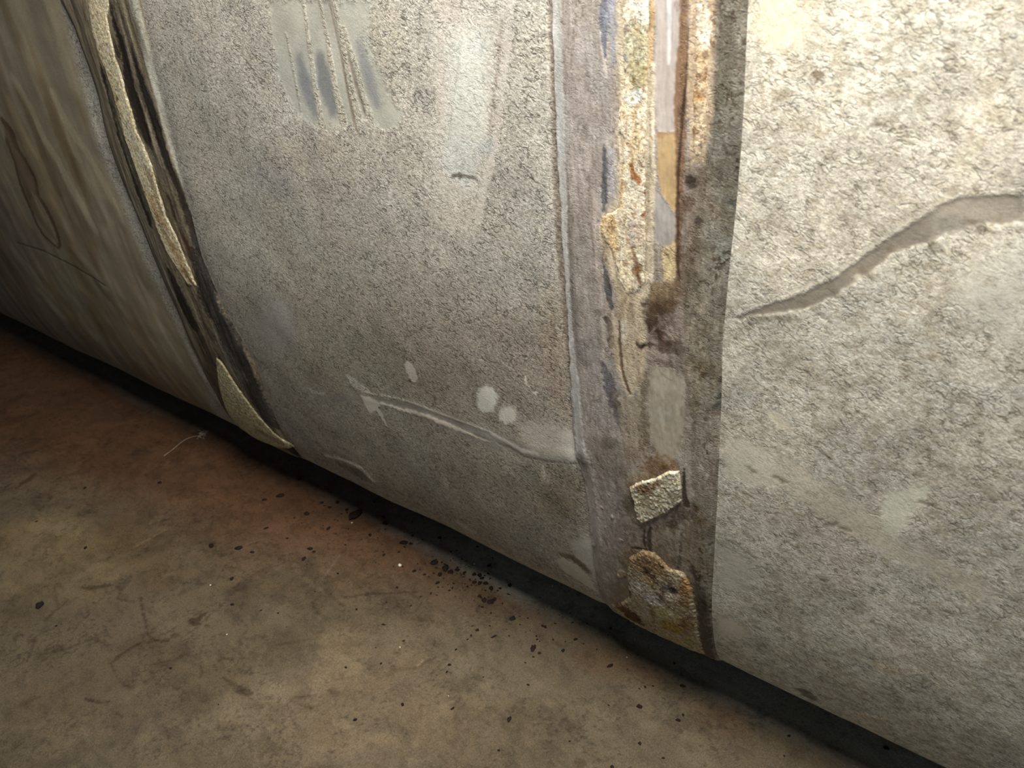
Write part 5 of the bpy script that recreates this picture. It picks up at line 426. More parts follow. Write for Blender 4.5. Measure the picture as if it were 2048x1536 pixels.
  ["p",[[-0.52362,0.08641],[-0.52239,0.0815],[-0.52407,0.07633],[-0.5284,0.07165],[-0.53472,0.06817],[-0.54212,0.0664],[-0.5495,0.0666],[-0.55575,0.06879],[-0.55991,0.07264],[-0.5613,0.07759],[-0.55967,0.08287],[-0.55527,0.08766],[-0.54878,0.0912],[-0.54122,0.09294],[-0.53378,0.09263],[-0.5276,0.09033]],[60,45,28],0.5,0.00673,0.01178,-1,0,0.75],
  ["p",[[-0.617,0.0953],[-0.61546,0.08922],[-0.61822,0.08259],[-0.62486,0.0764],[-0.6344,0.07154],[-0.64545,0.06874],[-0.6564,0.06843],[-0.6656,0.0707],[-0.67161,0.07523],[-0.67344,0.08138],[-0.67075,0.08817],[-0.66394,0.09456],[-0.65407,0.09951],[-0.64273,0.10226],[-0.6317,0.10239],[-0.62268,0.09994]],[60,45,28],0.5,0.00731,0.0128,-1,0,0.75],
  ["p",[[-0.71892,0.09641],[-0.71861,0.09294],[-0.72201,0.08869],[-0.72863,0.08429],[-0.73748,0.0804],[-0.74726,0.07759],[-0.7565,0.07631],[-0.76378,0.07676],[-0.76798,0.07888],[-0.76841,0.08238],[-0.76498,0.0867],[-0.75822,0.09118],[-0.74919,0.09511],[-0.7393,0.09789],[-0.73008,0.09911],[-0.72294,0.09858]],[60,45,28],0.5,0.00787,0.01377,-1,0,0.75],
  ["p",[[-0.83497,0.10279],[-0.83346,0.09845],[-0.83565,0.09359],[-0.8412,0.08892],[-0.84929,0.08514],[-0.85874,0.08282],[-0.86814,0.0823],[-0.87607,0.0837],[-0.88129,0.08681],[-0.88298,0.09118],[-0.88083,0.09613],[-0.87516,0.1009],[-0.86686,0.10473],[-0.85725,0.10702],[-0.84781,0.10745],[-0.84,0.10595]],[60,45,28],0.5,0.00856,0.01498,-1,0,0.75],
  ["p",[[-0.56329,0.006],[-0.56382,0.00293],[-0.56838,-0.00131],[-0.5763,-0.00609],[-0.58641,-0.0107],[-0.59721,-0.01444],[-0.60707,-0.01675],[-0.61449,-0.01726],[-0.61829,-0.01587],[-0.61785,-0.01277],[-0.61321,-0.00846],[-0.60511,-0.00359],[-0.59481,0.00107],[-0.58392,0.00479],[-0.57412,0.00703],[-0.56689,0.00744]],[60,45,28],0.5,0.00645,0.01129,-1,0,0.75],
  ["p",[[-0.73668,-0.06006],[-0.73559,-0.06226],[-0.73603,-0.06466],[-0.73791,-0.06689],[-0.74097,-0.06863],[-0.74474,-0.06961],[-0.74867,-0.06969],[-0.75214,-0.06884],[-0.75464,-0.06718],[-0.75578,-0.06498],[-0.75537,-0.06255],[-0.75347,-0.06029],[-0.75036,-0.05853],[-0.74655,-0.05756],[-0.74261,-0.05751],[-0.73914,-0.05839]],[60,45,28],0.5,0.00689,0.01205,-1,0,0.75],
  ["p",[[-0.62447,-0.04994],[-0.62396,-0.05322],[-0.62664,-0.05726],[-0.63212,-0.06146],[-0.63958,-0.0652],[-0.64792,-0.06791],[-0.65589,-0.06919],[-0.66228,-0.06882],[-0.6661,-0.06684],[-0.66672,-0.06355],[-0.66404,-0.05944],[-0.65845,-0.05517],[-0.65084,-0.05138],[-0.64239,-0.04868],[-0.63442,-0.04747],[-0.62813,-0.04791]],[60,45,28],0.5,0.0064,0.01119,-1,0,0.75],
  ["p",[[-0.87688,0.06622],[-0.87686,0.06047],[-0.88492,0.05277],[-0.89989,0.04423],[-0.91964,0.0361],[-0.9413,0.02957],[-0.96166,0.02566],[-0.97757,0.02501],[-0.98648,0.02779],[-0.98686,0.03362],[-0.97858,0.04158],[-0.96294,0.05041],[-0.94247,0.0587],[-0.92046,0.06515],[-0.90032,0.06881],[-0.88507,0.06916]],[60,45,28],0.5,0.00864,0.01512,-1,0,0.75],
  ["p",[[-0.28958,-0.05709],[-0.28908,-0.059],[-0.28963,-0.06129],[-0.29115,-0.06363],[-0.2934,-0.06566],[-0.29605,-0.06707],[-0.2987,-0.06766],[-0.30094,-0.06732],[-0.30245,-0.06612],[-0.30297,-0.06421],[-0.30244,-0.06191],[-0.30092,-0.05955],[-0.29864,-0.0575],[-0.29597,-0.05608],[-0.2933,-0.0555],[-0.29106,-0.05586]],[56,43,29],0.6,0.00292,0.0035,-1,0,0],
  ["p",[[-0.32507,-0.02617],[-0.32448,-0.02824],[-0.325,-0.03069],[-0.32656,-0.03317],[-0.32891,-0.0353],[-0.33171,-0.03676],[-0.33454,-0.03733],[-0.33696,-0.03693],[-0.33861,-0.0356],[-0.33924,-0.03355],[-0.33873,-0.03108],[-0.33717,-0.02858],[-0.33479,-0.02642],[-0.33196,-0.02495],[-0.32912,-0.02439],[-0.3267,-0.02482]],[65,51,34],0.4,0.00376,0.00376,-1,0,0],
  ["p",[[-0.27116,0.10435],[-0.27253,0.09422],[-0.28221,0.08225],[-0.29877,0.07015],[-0.31988,0.05962],[-0.34259,0.05219],[-0.3636,0.04903],[-0.37968,0.05074],[-0.38819,0.0572],[-0.38755,0.06751],[-0.37769,0.08005],[-0.36015,0.0928],[-0.33783,0.10366],[-0.31439,0.11092],[-0.29355,0.11349],[-0.27845,0.11114]],[85,60,39],0.35,0.0177,0.01062,-1,0,0],
  ["p",[[-0.1604,0.08407],[-0.16192,0.07574],[-0.16796,0.06787],[-0.17761,0.06156],[-0.18952,0.05773],[-0.202,0.05695],[-0.21321,0.05942],[-0.22143,0.06483],[-0.22529,0.07244],[-0.22407,0.08107],[-0.2179,0.08935],[-0.20773,0.09592],[-0.19523,0.09973],[-0.18245,0.1002],[-0.17138,0.09733],[-0.16368,0.09165]],[81,59,39],0.4,0.01247,0.00935,-1,0,0],
 ],
 'c2': [
  ["p",[[-0.28144,0.8932],[-0.26608,0.89142],[-0.26401,0.85189],[-0.27418,0.84829],[-0.28078,0.85808],[-0.28386,0.87432]],[176,172,148],0.85,0.00178,0.00178,-1,0,0],
  ["p",[[-0.28302,0.84531],[-0.2774,0.84886],[-0.26866,0.84979],[-0.26694,0.84452],[-0.27239,0.83961],[-0.28048,0.83894]],[206,214,210],0.9,0.00111,0.00111,-1,0,0],
  ["p",[[-0.28053,0.9054],[-0.26654,0.90498],[-0.26835,0.89145],[-0.28028,0.89318]],[222,220,206],0.8,0.00136,0.00136,-1,0,0],
  ["p",[[-0.28135,0.88671],[-0.2818,0.8852],[-0.28249,0.88396],[-0.2833,0.88318],[-0.2841,0.88298],[-0.28479,0.8834],[-0.28524,0.88437],[-0.2854,0.88574],[-0.28523,0.8873],[-0.28476,0.88881],[-0.28408,0.89004],[-0.28327,0.8908],[-0.28247,0.89099],[-0.2818,0.89057],[-0.28134,0.88962],[-0.28119,0.88826]],[122,108,102],0.8,0.0007,0.00106,-1,0,0],
  ["p",[[-0.28151,0.87005],[-0.28128,0.8692],[-0.28136,0.86838],[-0.28175,0.86774],[-0.28239,0.86736],[-0.28318,0.8673],[-0.284,0.86757],[-0.28473,0.86814],[-0.28525,0.86891],[-0.28549,0.86977],[-0.2854,0.87058],[-0.28501,0.87123],[-0.28437,0.8716],[-0.28358,0.87166],[-0.28276,0.87138],[-0.28203,0.87082]],[130,134,142],0.8,0.00072,0.00108,-1,0,0],
  ["p",[[-0.28257,0.8619],[-0.28228,0.86091],[-0.28232,0.85999],[-0.28268,0.85926],[-0.28332,0.85885],[-0.28413,0.8588],[-0.28499,0.85914],[-0.28577,0.85981],[-0.28635,0.86071],[-0.28664,0.8617],[-0.2866,0.86262],[-0.28623,0.86335],[-0.28559,0.86376],[-0.28479,0.8638],[-0.28393,0.86346],[-0.28315,0.86279]],[140,144,150],0.8,0.00073,0.0011,-1,0,0],
  ["p",[[-0.27162,0.88626],[-0.27177,0.88412],[-0.2723,0.88231],[-0.27315,0.88109],[-0.27417,0.88066],[-0.27522,0.8811],[-0.27613,0.88233],[-0.27677,0.88416],[-0.27702,0.88631],[-0.27687,0.88846],[-0.27632,0.89026],[-0.27548,0.89145],[-0.27446,0.89186],[-0.27342,0.89142],[-0.27252,0.8902],[-0.27189,0.88839]],[176,150,100],0.5,0.00139,0.00139,-1,0,0.4],
  ["p",[[-0.28096,0.86788],[-0.26602,0.86643],[-0.26557,0.85185],[-0.27745,0.85153]],[182,172,134],0.7,0.0018,0.0018,-1,0,0.3],
  ["s",[[-0.2716,0.83998,0.00191],[-0.27629,0.83192,0.00242],[-0.27413,0.8251,0.00245],[-0.27603,0.81547,0.00331],[-0.27423,0.80665,0.00416],[-0.27578,0.79742,0.00289]],[172,140,84],0.6,0.00114,0.00229,-1,0,0.3],
  ["s",[[-0.2766,0.79551,0.00128],[-0.2744,0.78829,0.00298],[-0.27014,0.78496,0.00165]],[160,98,36],0.9,0.00099,0.00119,-1,0,0],
  ["s",[[-0.28638,0.79091,0.00216],[-0.28637,0.77568,0.00262],[-0.28727,0.76386,0.00219]],[196,152,92],0.7,0.00165,0.00123,-1,0,0],
  ["s",[[-0.26542,0.77869,0.00085],[-0.26317,0.7706,0.00213],[-0.26261,0.76375,0.00161],[-0.26764,0.75923,0.00084],[-0.26416,0.75498,0.00088]],[122,68,30],0.9,0.00081,0.00121,-1,0,0],
  ["s",[[-0.26601,0.80727,0.0008],[-0.26825,0.79624,0.00078],[-0.27038,0.79971,0.00124]],[150,105,55],0.6,0.00097,0.00155,-1,0,0],
  ["p",[[-0.27976,0.75489],[-0.26675,0.7566],[-0.26558,0.73268],[-0.27884,0.73058]],[186,174,164],0.8,0.00211,0.00211,-1,0,0],
  ["s",[[-0.28153,0.76062,0.00065],[-0.2833,0.74839,0.0009],[-0.27974,0.73666,0.00069]],[160,120,70],0.6,0.00085,0.00127,-1,0,0],
  ["p",[[-0.26674,0.71666],[-0.26713,0.71416],[-0.26827,0.71188],[-0.27001,0.71017],[-0.27207,0.70931],[-0.27415,0.70942],[-0.27591,0.7105],[-0.27709,0.71238],[-0.2775,0.71477],[-0.27708,0.71729],[-0.27591,0.71956],[-0.27416,0.72123],[-0.27211,0.72206],[-0.27007,0.72192],[-0.26833,0.72085],[-0.26716,0.71901]],[124,84,46],0.85,0.00175,0.00175,-1,0,0.2],
  ["s",[[-0.27616,0.73225,0.00092],[-0.27391,0.72428,0.00184],[-0.26888,0.70037,0.00187]],[128,90,54],0.75,0.00109,0.00131,-1,0,0],
  ["p",[[-0.30593,0.75432],[-0.2904,0.75951],[-0.28873,0.73944],[-0.29083,0.71374],[-0.29811,0.72541],[-0.30527,0.74121]],[198,172,126],0.8,0.00263,0.00176,-1,0,0.2],
  ["p",[[-0.28083,0.69834],[-0.28123,0.69764],[-0.28214,0.69703],[-0.2834,0.69661],[-0.28483,0.69643],[-0.28621,0.69654],[-0.28734,0.6969],[-0.28802,0.69747],[-0.28817,0.69816],[-0.28776,0.69886],[-0.28684,0.69947],[-0.28558,0.69989],[-0.28415,0.70006],[-0.28277,0.69995],[-0.28166,0.69959],[-0.28098,0.69902]],[110,96,84],0.6,0.00091,0.00091,-1,0,0],
  ["p",[[-0.27342,0.70386],[-0.27404,0.70174],[-0.27583,0.6997],[-0.27852,0.69803],[-0.28171,0.69701],[-0.28492,0.6968],[-0.28764,0.69743],[-0.28945,0.69881],[-0.29007,0.70073],[-0.2894,0.70289],[-0.28755,0.70494],[-0.28482,0.70658],[-0.28164,0.70756],[-0.27848,0.70774],[-0.27582,0.7071],[-0.27404,0.70574]],[232,222,200],0.7,0.00226,0.00181,-1,0,0],
 ],
 'd2': [
  ["p",[[-0.23283,0.87142],[-0.21922,0.87748],[-0.2193,0.84999],[-0.21823,0.82428],[-0.2233,0.80537],[-0.23071,0.80995],[-0.23258,0.84316]],[196,170,136],0.7,0.00274,0.00171,-1,0,0],
  ["p",[[-0.22162,0.88194],[-0.2218,0.8808],[-0.22248,0.87985],[-0.22356,0.8792],[-0.22487,0.87898],[-0.22622,0.87921],[-0.2274,0.87986],[-0.22822,0.88083],[-0.22857,0.88197],[-0.22838,0.88311],[-0.22769,0.88407],[-0.2266,0.8847],[-0.22529,0.88491],[-0.22395,0.88468],[-0.22279,0.88403],[-0.22197,0.88307]],[240,234,214],0.9,0.00129,0.00097,-1,0,0],
  ["p",[[-0.22906,0.87848],[-0.22924,0.87793],[-0.22961,0.8775],[-0.23011,0.87724],[-0.23067,0.87721],[-0.23119,0.8774],[-0.2316,0.87779],[-0.23184,0.87832],[-0.23186,0.8789],[-0.23167,0.87945],[-0.2313,0.87989],[-0.2308,0.88014],[-0.23025,0.88017],[-0.22973,0.87997],[-0.22932,0.87959],[-0.22908,0.87906]],[120,100,78],0.75,0.00098,0.00163,-1,0,0.3],
  ["p",[[-0.22017,0.87108],[-0.22045,0.87054],[-0.22112,0.87014],[-0.22206,0.86995],[-0.22314,0.86999],[-0.22419,0.87025],[-0.22506,0.87071],[-0.2256,0.87128],[-0.22573,0.87188],[-0.22544,0.87242],[-0.22477,0.87282],[-0.22383,0.87301],[-0.22275,0.87297],[-0.2217,0.8727],[-0.22084,0.87225],[-0.22031,0.87168]],[110,90,70],0.75,0.00098,0.00163,-1,0,0.3],
  ["p",[[-0.22069,0.85865],[-0.22114,0.85764],[-0.22217,0.85686],[-0.22363,0.85644],[-0.22528,0.85644],[-0.22688,0.85686],[-0.22818,0.85765],[-0.22899,0.85867],[-0.22916,0.85977],[-0.22869,0.86079],[-0.22765,0.86156],[-0.22619,0.86197],[-0.22454,0.86196],[-0.22295,0.86153],[-0.22167,0.86075],[-0.22087,0.85974]],[150,118,84],0.75,0.001,0.00166,-1,0,0.3],
  ["p",[[-0.2223,0.84607],[-0.22277,0.84503],[-0.22382,0.84421],[-0.22529,0.84376],[-0.22697,0.84374],[-0.2286,0.84415],[-0.22992,0.84493],[-0.23073,0.84597],[-0.23091,0.8471],[-0.23043,0.84815],[-0.22936,0.84896],[-0.22788,0.8494],[-0.2262,0.84941],[-0.22459,0.849],[-0.22329,0.84822],[-0.22248,0.84719]],[164,132,92],0.75,0.00102,0.0017,-1,0,0.3],
  ["p",[[-0.22573,0.83809],[-0.22608,0.83738],[-0.22687,0.83683],[-0.22799,0.83652],[-0.22926,0.83651],[-0.23049,0.8368],[-0.2315,0.83734],[-0.23213,0.83805],[-0.23227,0.83881],[-0.23192,0.83953],[-0.23112,0.84007],[-0.23,0.84037],[-0.22873,0.84037],[-0.2275,0.84009],[-0.2265,0.83955],[-0.22588,0.83885]],[110,86,66],0.75,0.00104,0.00173,-1,0,0.3],
  ["p",[[-0.21794,0.83543],[-0.21826,0.83398],[-0.21881,0.83277],[-0.2195,0.83199],[-0.22022,0.83177],[-0.22087,0.83214],[-0.22134,0.83304],[-0.22157,0.83434],[-0.22152,0.83583],[-0.22119,0.83728],[-0.22064,0.83848],[-0.21996,0.83924],[-0.21924,0.83946],[-0.2186,0.83909],[-0.21813,0.8382],[-0.2179,0.83692]],[66,58,52],0.75,0.00103,0.00171,-1,0,0.3],
  ["p",[[-0.22404,0.82268],[-0.22445,0.8217],[-0.22536,0.82091],[-0.22663,0.82044],[-0.22806,0.82037],[-0.22945,0.82071],[-0.23057,0.8214],[-0.23125,0.82234],[-0.23139,0.82339],[-0.23097,0.82438],[-0.23005,0.82517],[-0.22878,0.82562],[-0.22735,0.82568],[-0.22597,0.82534],[-0.22486,0.82465],[-0.22418,0.82372]],[150,124,100],0.75,0.00106,0.00176,-1,0,0.3],
  ["p",[[-0.22124,0.81359],[-0.2216,0.81258],[-0.22235,0.81176],[-0.22338,0.81125],[-0.22454,0.81114],[-0.22564,0.81145],[-0.22652,0.81212],[-0.22705,0.81305],[-0.22714,0.81411],[-0.22677,0.81512],[-0.22601,0.81594],[-0.22498,0.81643],[-0.22383,0.81653],[-0.22273,0.81623],[-0.22186,0.81556],[-0.22134,0.81464]],[140,118,106],0.75,0.00107,0.00178,-1,0,0.3],
  ["p",[[-0.21919,0.8482],[-0.21938,0.84761],[-0.21975,0.84714],[-0.22025,0.84686],[-0.22081,0.84681],[-0.22133,0.84699],[-0.22175,0.84739],[-0.22199,0.84793],[-0.22202,0.84854],[-0.22184,0.84913],[-0.22146,0.8496],[-0.22096,0.84988],[-0.22041,0.84993],[-0.21988,0.84974],[-0.21947,0.84935],[-0.21922,0.84881]],[90,76,62],0.75,0.00101,0.00168,-1,0,0.3],
  ["p",[[-0.22171,0.81548],[-0.2219,0.81485],[-0.22229,0.81433],[-0.22282,0.81401],[-0.22339,0.81393],[-0.22394,0.81411],[-0.22437,0.81451],[-0.22462,0.81509],[-0.22465,0.81574],[-0.22445,0.81637],[-0.22406,0.81689],[-0.22354,0.81721],[-0.22296,0.81728],[-0.22241,0.81711],[-0.22199,0.8167],[-0.22174,0.81613]],[100,82,70],0.75,0.00106,0.00177,-1,0,0.3],
 ],
 'k2': [
  ["p",[[-0.28502,0.48663],[-0.25879,0.50117],[-0.2483,0.51181],[-0.25471,0.49666],[-0.26565,0.4822],[-0.27528,0.4844]],[120,86,48],0.85,0.00292,0.00409,-1,0,0.2],
  ["p",[[-0.23271,0.49702],[-0.23307,0.49303],[-0.23407,0.4893],[-0.23557,0.4864],[-0.23734,0.48481],[-0.2391,0.48477],[-0.24059,0.48631],[-0.24156,0.48917],[-0.24187,0.49291],[-0.24148,0.49693],[-0.24046,0.50062],[-0.23896,0.50342],[-0.23722,0.50493],[-0.23549,0.50494],[-0.23403,0.50344],[-0.23305,0.50067]],[150,146,134],0.75,0.0017,0.0017,-1,0,0],
  ["p",[[-0.23123,0.51601],[-0.23156,0.5131],[-0.23253,0.51033],[-0.23398,0.50812],[-0.2357,0.50682],[-0.23743,0.50663],[-0.2389,0.50759],[-0.23987,0.50955],[-0.2402,0.5122],[-0.23984,0.51513],[-0.23886,0.51789],[-0.2374,0.52005],[-0.23569,0.52131],[-0.23399,0.52147],[-0.23255,0.52053],[-0.23158,0.51861]],[214,206,180],0.8,0.0022,0.00165,-1,0,0],
  ["p",[[-0.26216,0.47397],[-0.26256,0.4715],[-0.26357,0.46908],[-0.26504,0.46708],[-0.26675,0.46582],[-0.26843,0.46549],[-0.26982,0.46615],[-0.2707,0.46769],[-0.27095,0.46989],[-0.27052,0.47238],[-0.26949,0.47479],[-0.26802,0.47675],[-0.26632,0.47797],[-0.26467,0.47828],[-0.2633,0.47763],[-0.26242,0.47612]],[150,136,92],0.6,0.00242,0.00303,-1,0,0.3],
  ["p",[[-0.26759,0.45796],[-0.26795,0.45516],[-0.26878,0.45253],[-0.26994,0.45046],[-0.27126,0.44928],[-0.27253,0.44918],[-0.27357,0.45018],[-0.2742,0.45213],[-0.27434,0.45471],[-0.27396,0.45752],[-0.27313,0.46014],[-0.27197,0.46216],[-0.27066,0.46329],[-0.2694,0.46338],[-0.26838,0.46239],[-0.26774,0.4605]],[222,214,186],0.7,0.00249,0.00249,-1,0,0],
 ],
 'b2': [
  ["p",[[-0.29154,0.38224],[-0.27358,0.40426],[-0.25647,0.40621],[-0.24037,0.39246],[-0.25245,0.37307],[-0.27609,0.36672],[-0.29346,0.36025]],[150,124,92],0.8,0.00417,0.00348,-1,0,0],
  ["p",[[-0.26524,0.37525],[-0.26637,0.37237],[-0.268,0.36983],[-0.2699,0.36804],[-0.27177,0.36728],[-0.27331,0.36768],[-0.27429,0.36919],[-0.27455,0.37155],[-0.27407,0.37439],[-0.27292,0.37727],[-0.27128,0.37975],[-0.26941,0.38147],[-0.26758,0.38218],[-0.26606,0.38178],[-0.26508,0.38033],[-0.26479,0.37805]],[72,52,32],0.8049999999999999,0.00212,0.00354,-1,0,0.1],
  ["p",[[-0.25875,0.36538],[-0.25976,0.36363],[-0.2613,0.36229],[-0.26313,0.36156],[-0.26499,0.36157],[-0.26657,0.36231],[-0.26764,0.36366],[-0.26803,0.36542],[-0.26769,0.36731],[-0.26667,0.36905],[-0.26513,0.37036],[-0.2633,0.37106],[-0.26146,0.37104],[-0.25989,0.37032],[-0.25883,0.36899],[-0.25843,0.36726]],[70,48,30],0.8049999999999999,0.00214,0.00357,-1,0,0.1],
  ["p",[[-0.26309,0.35813],[-0.26419,0.35618],[-0.26632,0.35438],[-0.26917,0.35301],[-0.27229,0.35227],[-0.27521,0.35229],[-0.27748,0.35307],[-0.27874,0.35449],[-0.27879,0.35633],[-0.27764,0.35829],[-0.27547,0.36008],[-0.27262,0.36142],[-0.26952,0.36212],[-0.26664,0.36208],[-0.26441,0.36131],[-0.26317,0.35993]],[196,172,126],0.8049999999999999,0.0022,0.00366,-1,0,0.1],
  ["p",[[-0.26518,0.33872],[-0.26783,0.33232],[-0.2727,0.32599],[-0.27909,0.32069],[-0.28603,0.31735],[-0.29239,0.31659],[-0.29714,0.31858],[-0.29952,0.32298],[-0.29918,0.329],[-0.29623,0.33562],[-0.29118,0.3418],[-0.28483,0.34665],[-0.27814,0.34951],[-0.27208,0.35005],[-0.26751,0.34821],[-0.26509,0.34427]],[206,200,184],1,0.00233,0.00389,-1,0,0.1],
  ["p",[[-0.25152,0.32068],[-0.25431,0.31571],[-0.25874,0.31181],[-0.26414,0.30968],[-0.26967,0.30969],[-0.27444,0.31188],[-0.27771,0.31587],[-0.27898,0.32096],[-0.27808,0.32633],[-0.27518,0.33115],[-0.27074,0.33473],[-0.26543,0.33657],[-0.26005,0.33646],[-0.25539,0.33443],[-0.25213,0.33077],[-0.25076,0.32596]],[206,206,206],0.9774999999999999,0.00235,0.00392,-1,0,0.1],
  ["p",[[-0.23216,0.35159],[-0.23349,0.3476],[-0.2362,0.3435],[-0.2399,0.33991],[-0.24404,0.33741],[-0.24796,0.33642],[-0.25104,0.33713],[-0.2528,0.33941],[-0.25296,0.3429],[-0.25152,0.34702],[-0.24871,0.35111],[-0.245,0.35456],[-0.24094,0.35687],[-0.23713,0.35773],[-0.23414,0.35704],[-0.2324,0.35489]],[226,218,200],1,0.00218,0.00363,-1,0,0.1],
  ["p",[[-0.2393,0.36688],[-0.23973,0.36392],[-0.24134,0.36027],[-0.2439,0.35645],[-0.24705,0.35304],[-0.2503,0.35059],[-0.25313,0.3495],[-0.2551,0.34996],[-0.25589,0.3519],[-0.25539,0.35501],[-0.25369,0.35876],[-0.25106,0.36258],[-0.24793,0.36588],[-0.24476,0.36818],[-0.24202,0.36917],[-0.2401,0.36871]],[122,118,110],0.9199999999999999,0.00213,0.00356,-1,0,0.1],
  ["p",[[-0.2344,0.36253],[-0.2351,0.36026],[-0.23648,0.35801],[-0.23832,0.35612],[-0.24035,0.3549],[-0.24225,0.35453],[-0.24373,0.35508],[-0.24456,0.35647],[-0.24461,0.35848],[-0.24387,0.36078],[-0.24248,0.36302],[-0.24064,0.36486],[-0.23863,0.36604],[-0.23676,0.36638],[-0.2353,0.36583],[-0.23447,0.36449]],[46,38,32],0.9774999999999999,0.00211,0.00352,-1,0,0.1],
  ["p",[[-0.25081,0.33761],[-0.25216,0.33355],[-0.25391,0.32997],[-0.25581,0.32743],[-0.25754,0.32638],[-0.25883,0.32699],[-0.25948,0.32916],[-0.2594,0.33253],[-0.25861,0.33655],[-0.25724,0.34058],[-0.25551,0.34403],[-0.25368,0.34639],[-0.252,0.34734],[-0.25073,0.34676],[-0.25005,0.34473],[-0.25008,0.34153]],[96,84,72],0.8049999999999999,0.00225,0.00375,-1,0,0.1],
  ["p",[[-0.21786,0.37865],[-0.2186,0.37197],[-0.22044,0.3654],[-0.22312,0.35998],[-0.22621,0.35661],[-0.22922,0.35587],[-0.23167,0.35793],[-0.23318,0.36242],[-0.23352,0.36859],[-0.23267,0.37541],[-0.23077,0.38183],[-0.22814,0.38691],[-0.22515,0.38995],[-0.22225,0.39054],[-0.21985,0.38863],[-0.21831,0.38448]],[172,128,74],0.8049999999999999,0.00203,0.00338,-1,0,0.1],
  ["p",[[-0.21988,0.34758],[-0.22139,0.34371],[-0.22399,0.3402],[-0.22727,0.33762],[-0.23074,0.33638],[-0.23385,0.3367],[-0.2361,0.33855],[-0.23716,0.34161],[-0.23686,0.34539],[-0.23527,0.34928],[-0.23264,0.35269],[-0.22938,0.35512],[-0.22599,0.35624],[-0.22295,0.35589],[-0.22073,0.35414],[-0.21965,0.35124]],[158,128,86],0.8049999999999999,0.00215,0.00358,-1,0,0.1],
  ["p",[[-0.23448,0.31094],[-0.23714,0.30541],[-0.24198,0.30029],[-0.24829,0.29642],[-0.25511,0.2945],[-0.26133,0.29492],[-0.26596,0.29762],[-0.26827,0.30212],[-0.26793,0.30761],[-0.26504,0.3132],[-0.26008,0.31804],[-0.25383,0.32145],[-0.24722,0.32301],[-0.24123,0.32255],[-0.23672,0.32013],[-0.23435,0.31608]],[196,188,142],0.9774999999999999,0.00241,0.00401,-1,0,0.1],
  ["p",[[-0.23241,0.28363],[-0.23514,0.27824],[-0.24003,0.27342],[-0.24634,0.27001],[-0.25308,0.2687],[-0.25917,0.26982],[-0.26362,0.27312],[-0.26579,0.27796],[-0.26537,0.28346],[-0.26246,0.28873],[-0.25753,0.29304],[-0.25135,0.29583],[-0.24483,0.29677],[-0.23893,0.29579],[-0.2345,0.29301],[-0.23221,0.28878]],[168,150,78],0.9774999999999999,0.00262,0.00437,-1,0,0.1],
  ["p",[[-0.26741,0.30323],[-0.2674,0.29694],[-0.26807,0.29064],[-0.26933,0.28532],[-0.27095,0.28192],[-0.27264,0.28113],[-0.27412,0.28313],[-0.27517,0.2875],[-0.27569,0.29341],[-0.27563,0.29987],[-0.275,0.30587],[-0.27389,0.31061],[-0.27242,0.31346],[-0.27081,0.31407],[-0.26929,0.31239],[-0.26808,0.30862]],[150,122,66],0.8049999999999999,0.00254,0.00423,-1,0,0.1],
  ["p",[[-0.27316,0.30102],[-0.2738,0.29319],[-0.27553,0.28501],[-0.27812,0.27772],[-0.28111,0.27265],[-0.28394,0.27092],[-0.28609,0.27299],[-0.28729,0.27836],[-0.28743,0.28585],[-0.28659,0.29412],[-0.28489,0.3019],[-0.28257,0.30816],[-0.27993,0.31214],[-0.27733,0.31338],[-0.27512,0.31176],[-0.27364,0.30748]],[180,176,162],0.9199999999999999,0.0026,0.00434,-1,0,0.1],
  ["p",[[-0.28945,0.25789],[-0.29253,0.25207],[-0.29715,0.24713],[-0.30251,0.24421],[-0.30757,0.24431],[-0.31154,0.24742],[-0.31395,0.25253],[-0.31458,0.25846],[-0.31335,0.26428],[-0.31042,0.26924],[-0.30619,0.27279],[-0.30126,0.27458],[-0.29634,0.27444],[-0.29215,0.2724],[-0.28933,0.26868],[-0.28835,0.26366]],[92,62,38],0.9774999999999999,0.00312,0.00521,-1,0,0.1],
  ["p",[[-0.30083,0.26981],[-0.30298,0.26596],[-0.30651,0.26252],[-0.31088,0.26007],[-0.31538,0.25912],[-0.3193,0.25988],[-0.32202,0.26219],[-0.32315,0.2656],[-0.32256,0.26948],[-0.32036,0.27323],[-0.31688,0.2763],[-0.31265,0.27833],[-0.30829,0.27905],[-0.30443,0.2784],[-0.30165,0.27646],[-0.30038,0.27347]],[104,72,46],0.9199999999999999,0.00299,0.00498,-1,0,0.1],
  ["p",[[-0.28787,0.25386],[-0.28941,0.25079],[-0.29158,0.24829],[-0.29403,0.24685],[-0.29632,0.24683],[-0.29811,0.24824],[-0.29914,0.25074],[-0.29931,0.25382],[-0.2986,0.25698],[-0.29713,0.25975],[-0.29509,0.26178],[-0.29278,0.26286],[-0.29053,0.26285],[-0.28867,0.26177],[-0.28749,0.25974],[-0.2872,0.25699]],[60,40,26],0.8049999999999999,0.00325,0.00542,-1,0,0.1],
  ["p",[[-0.29511,0.31525],[-0.29562,0.31299],[-0.29659,0.31067],[-0.29788,0.30864],[-0.29928,0.30723],[-0.30057,0.30667],[-0.30156,0.30705],[-0.30209,0.30831],[-0.30207,0.31024],[-0.30153,0.31255],[-0.30055,0.31485],[-0.29928,0.31682],[-0.29791,0.31816],[-0.29664,0.31869],[-0.29566,0.31832],[-0.29512,0.31712]],[50,38,28],0.9199999999999999,0.0025,0.00417,-1,0,0.1],
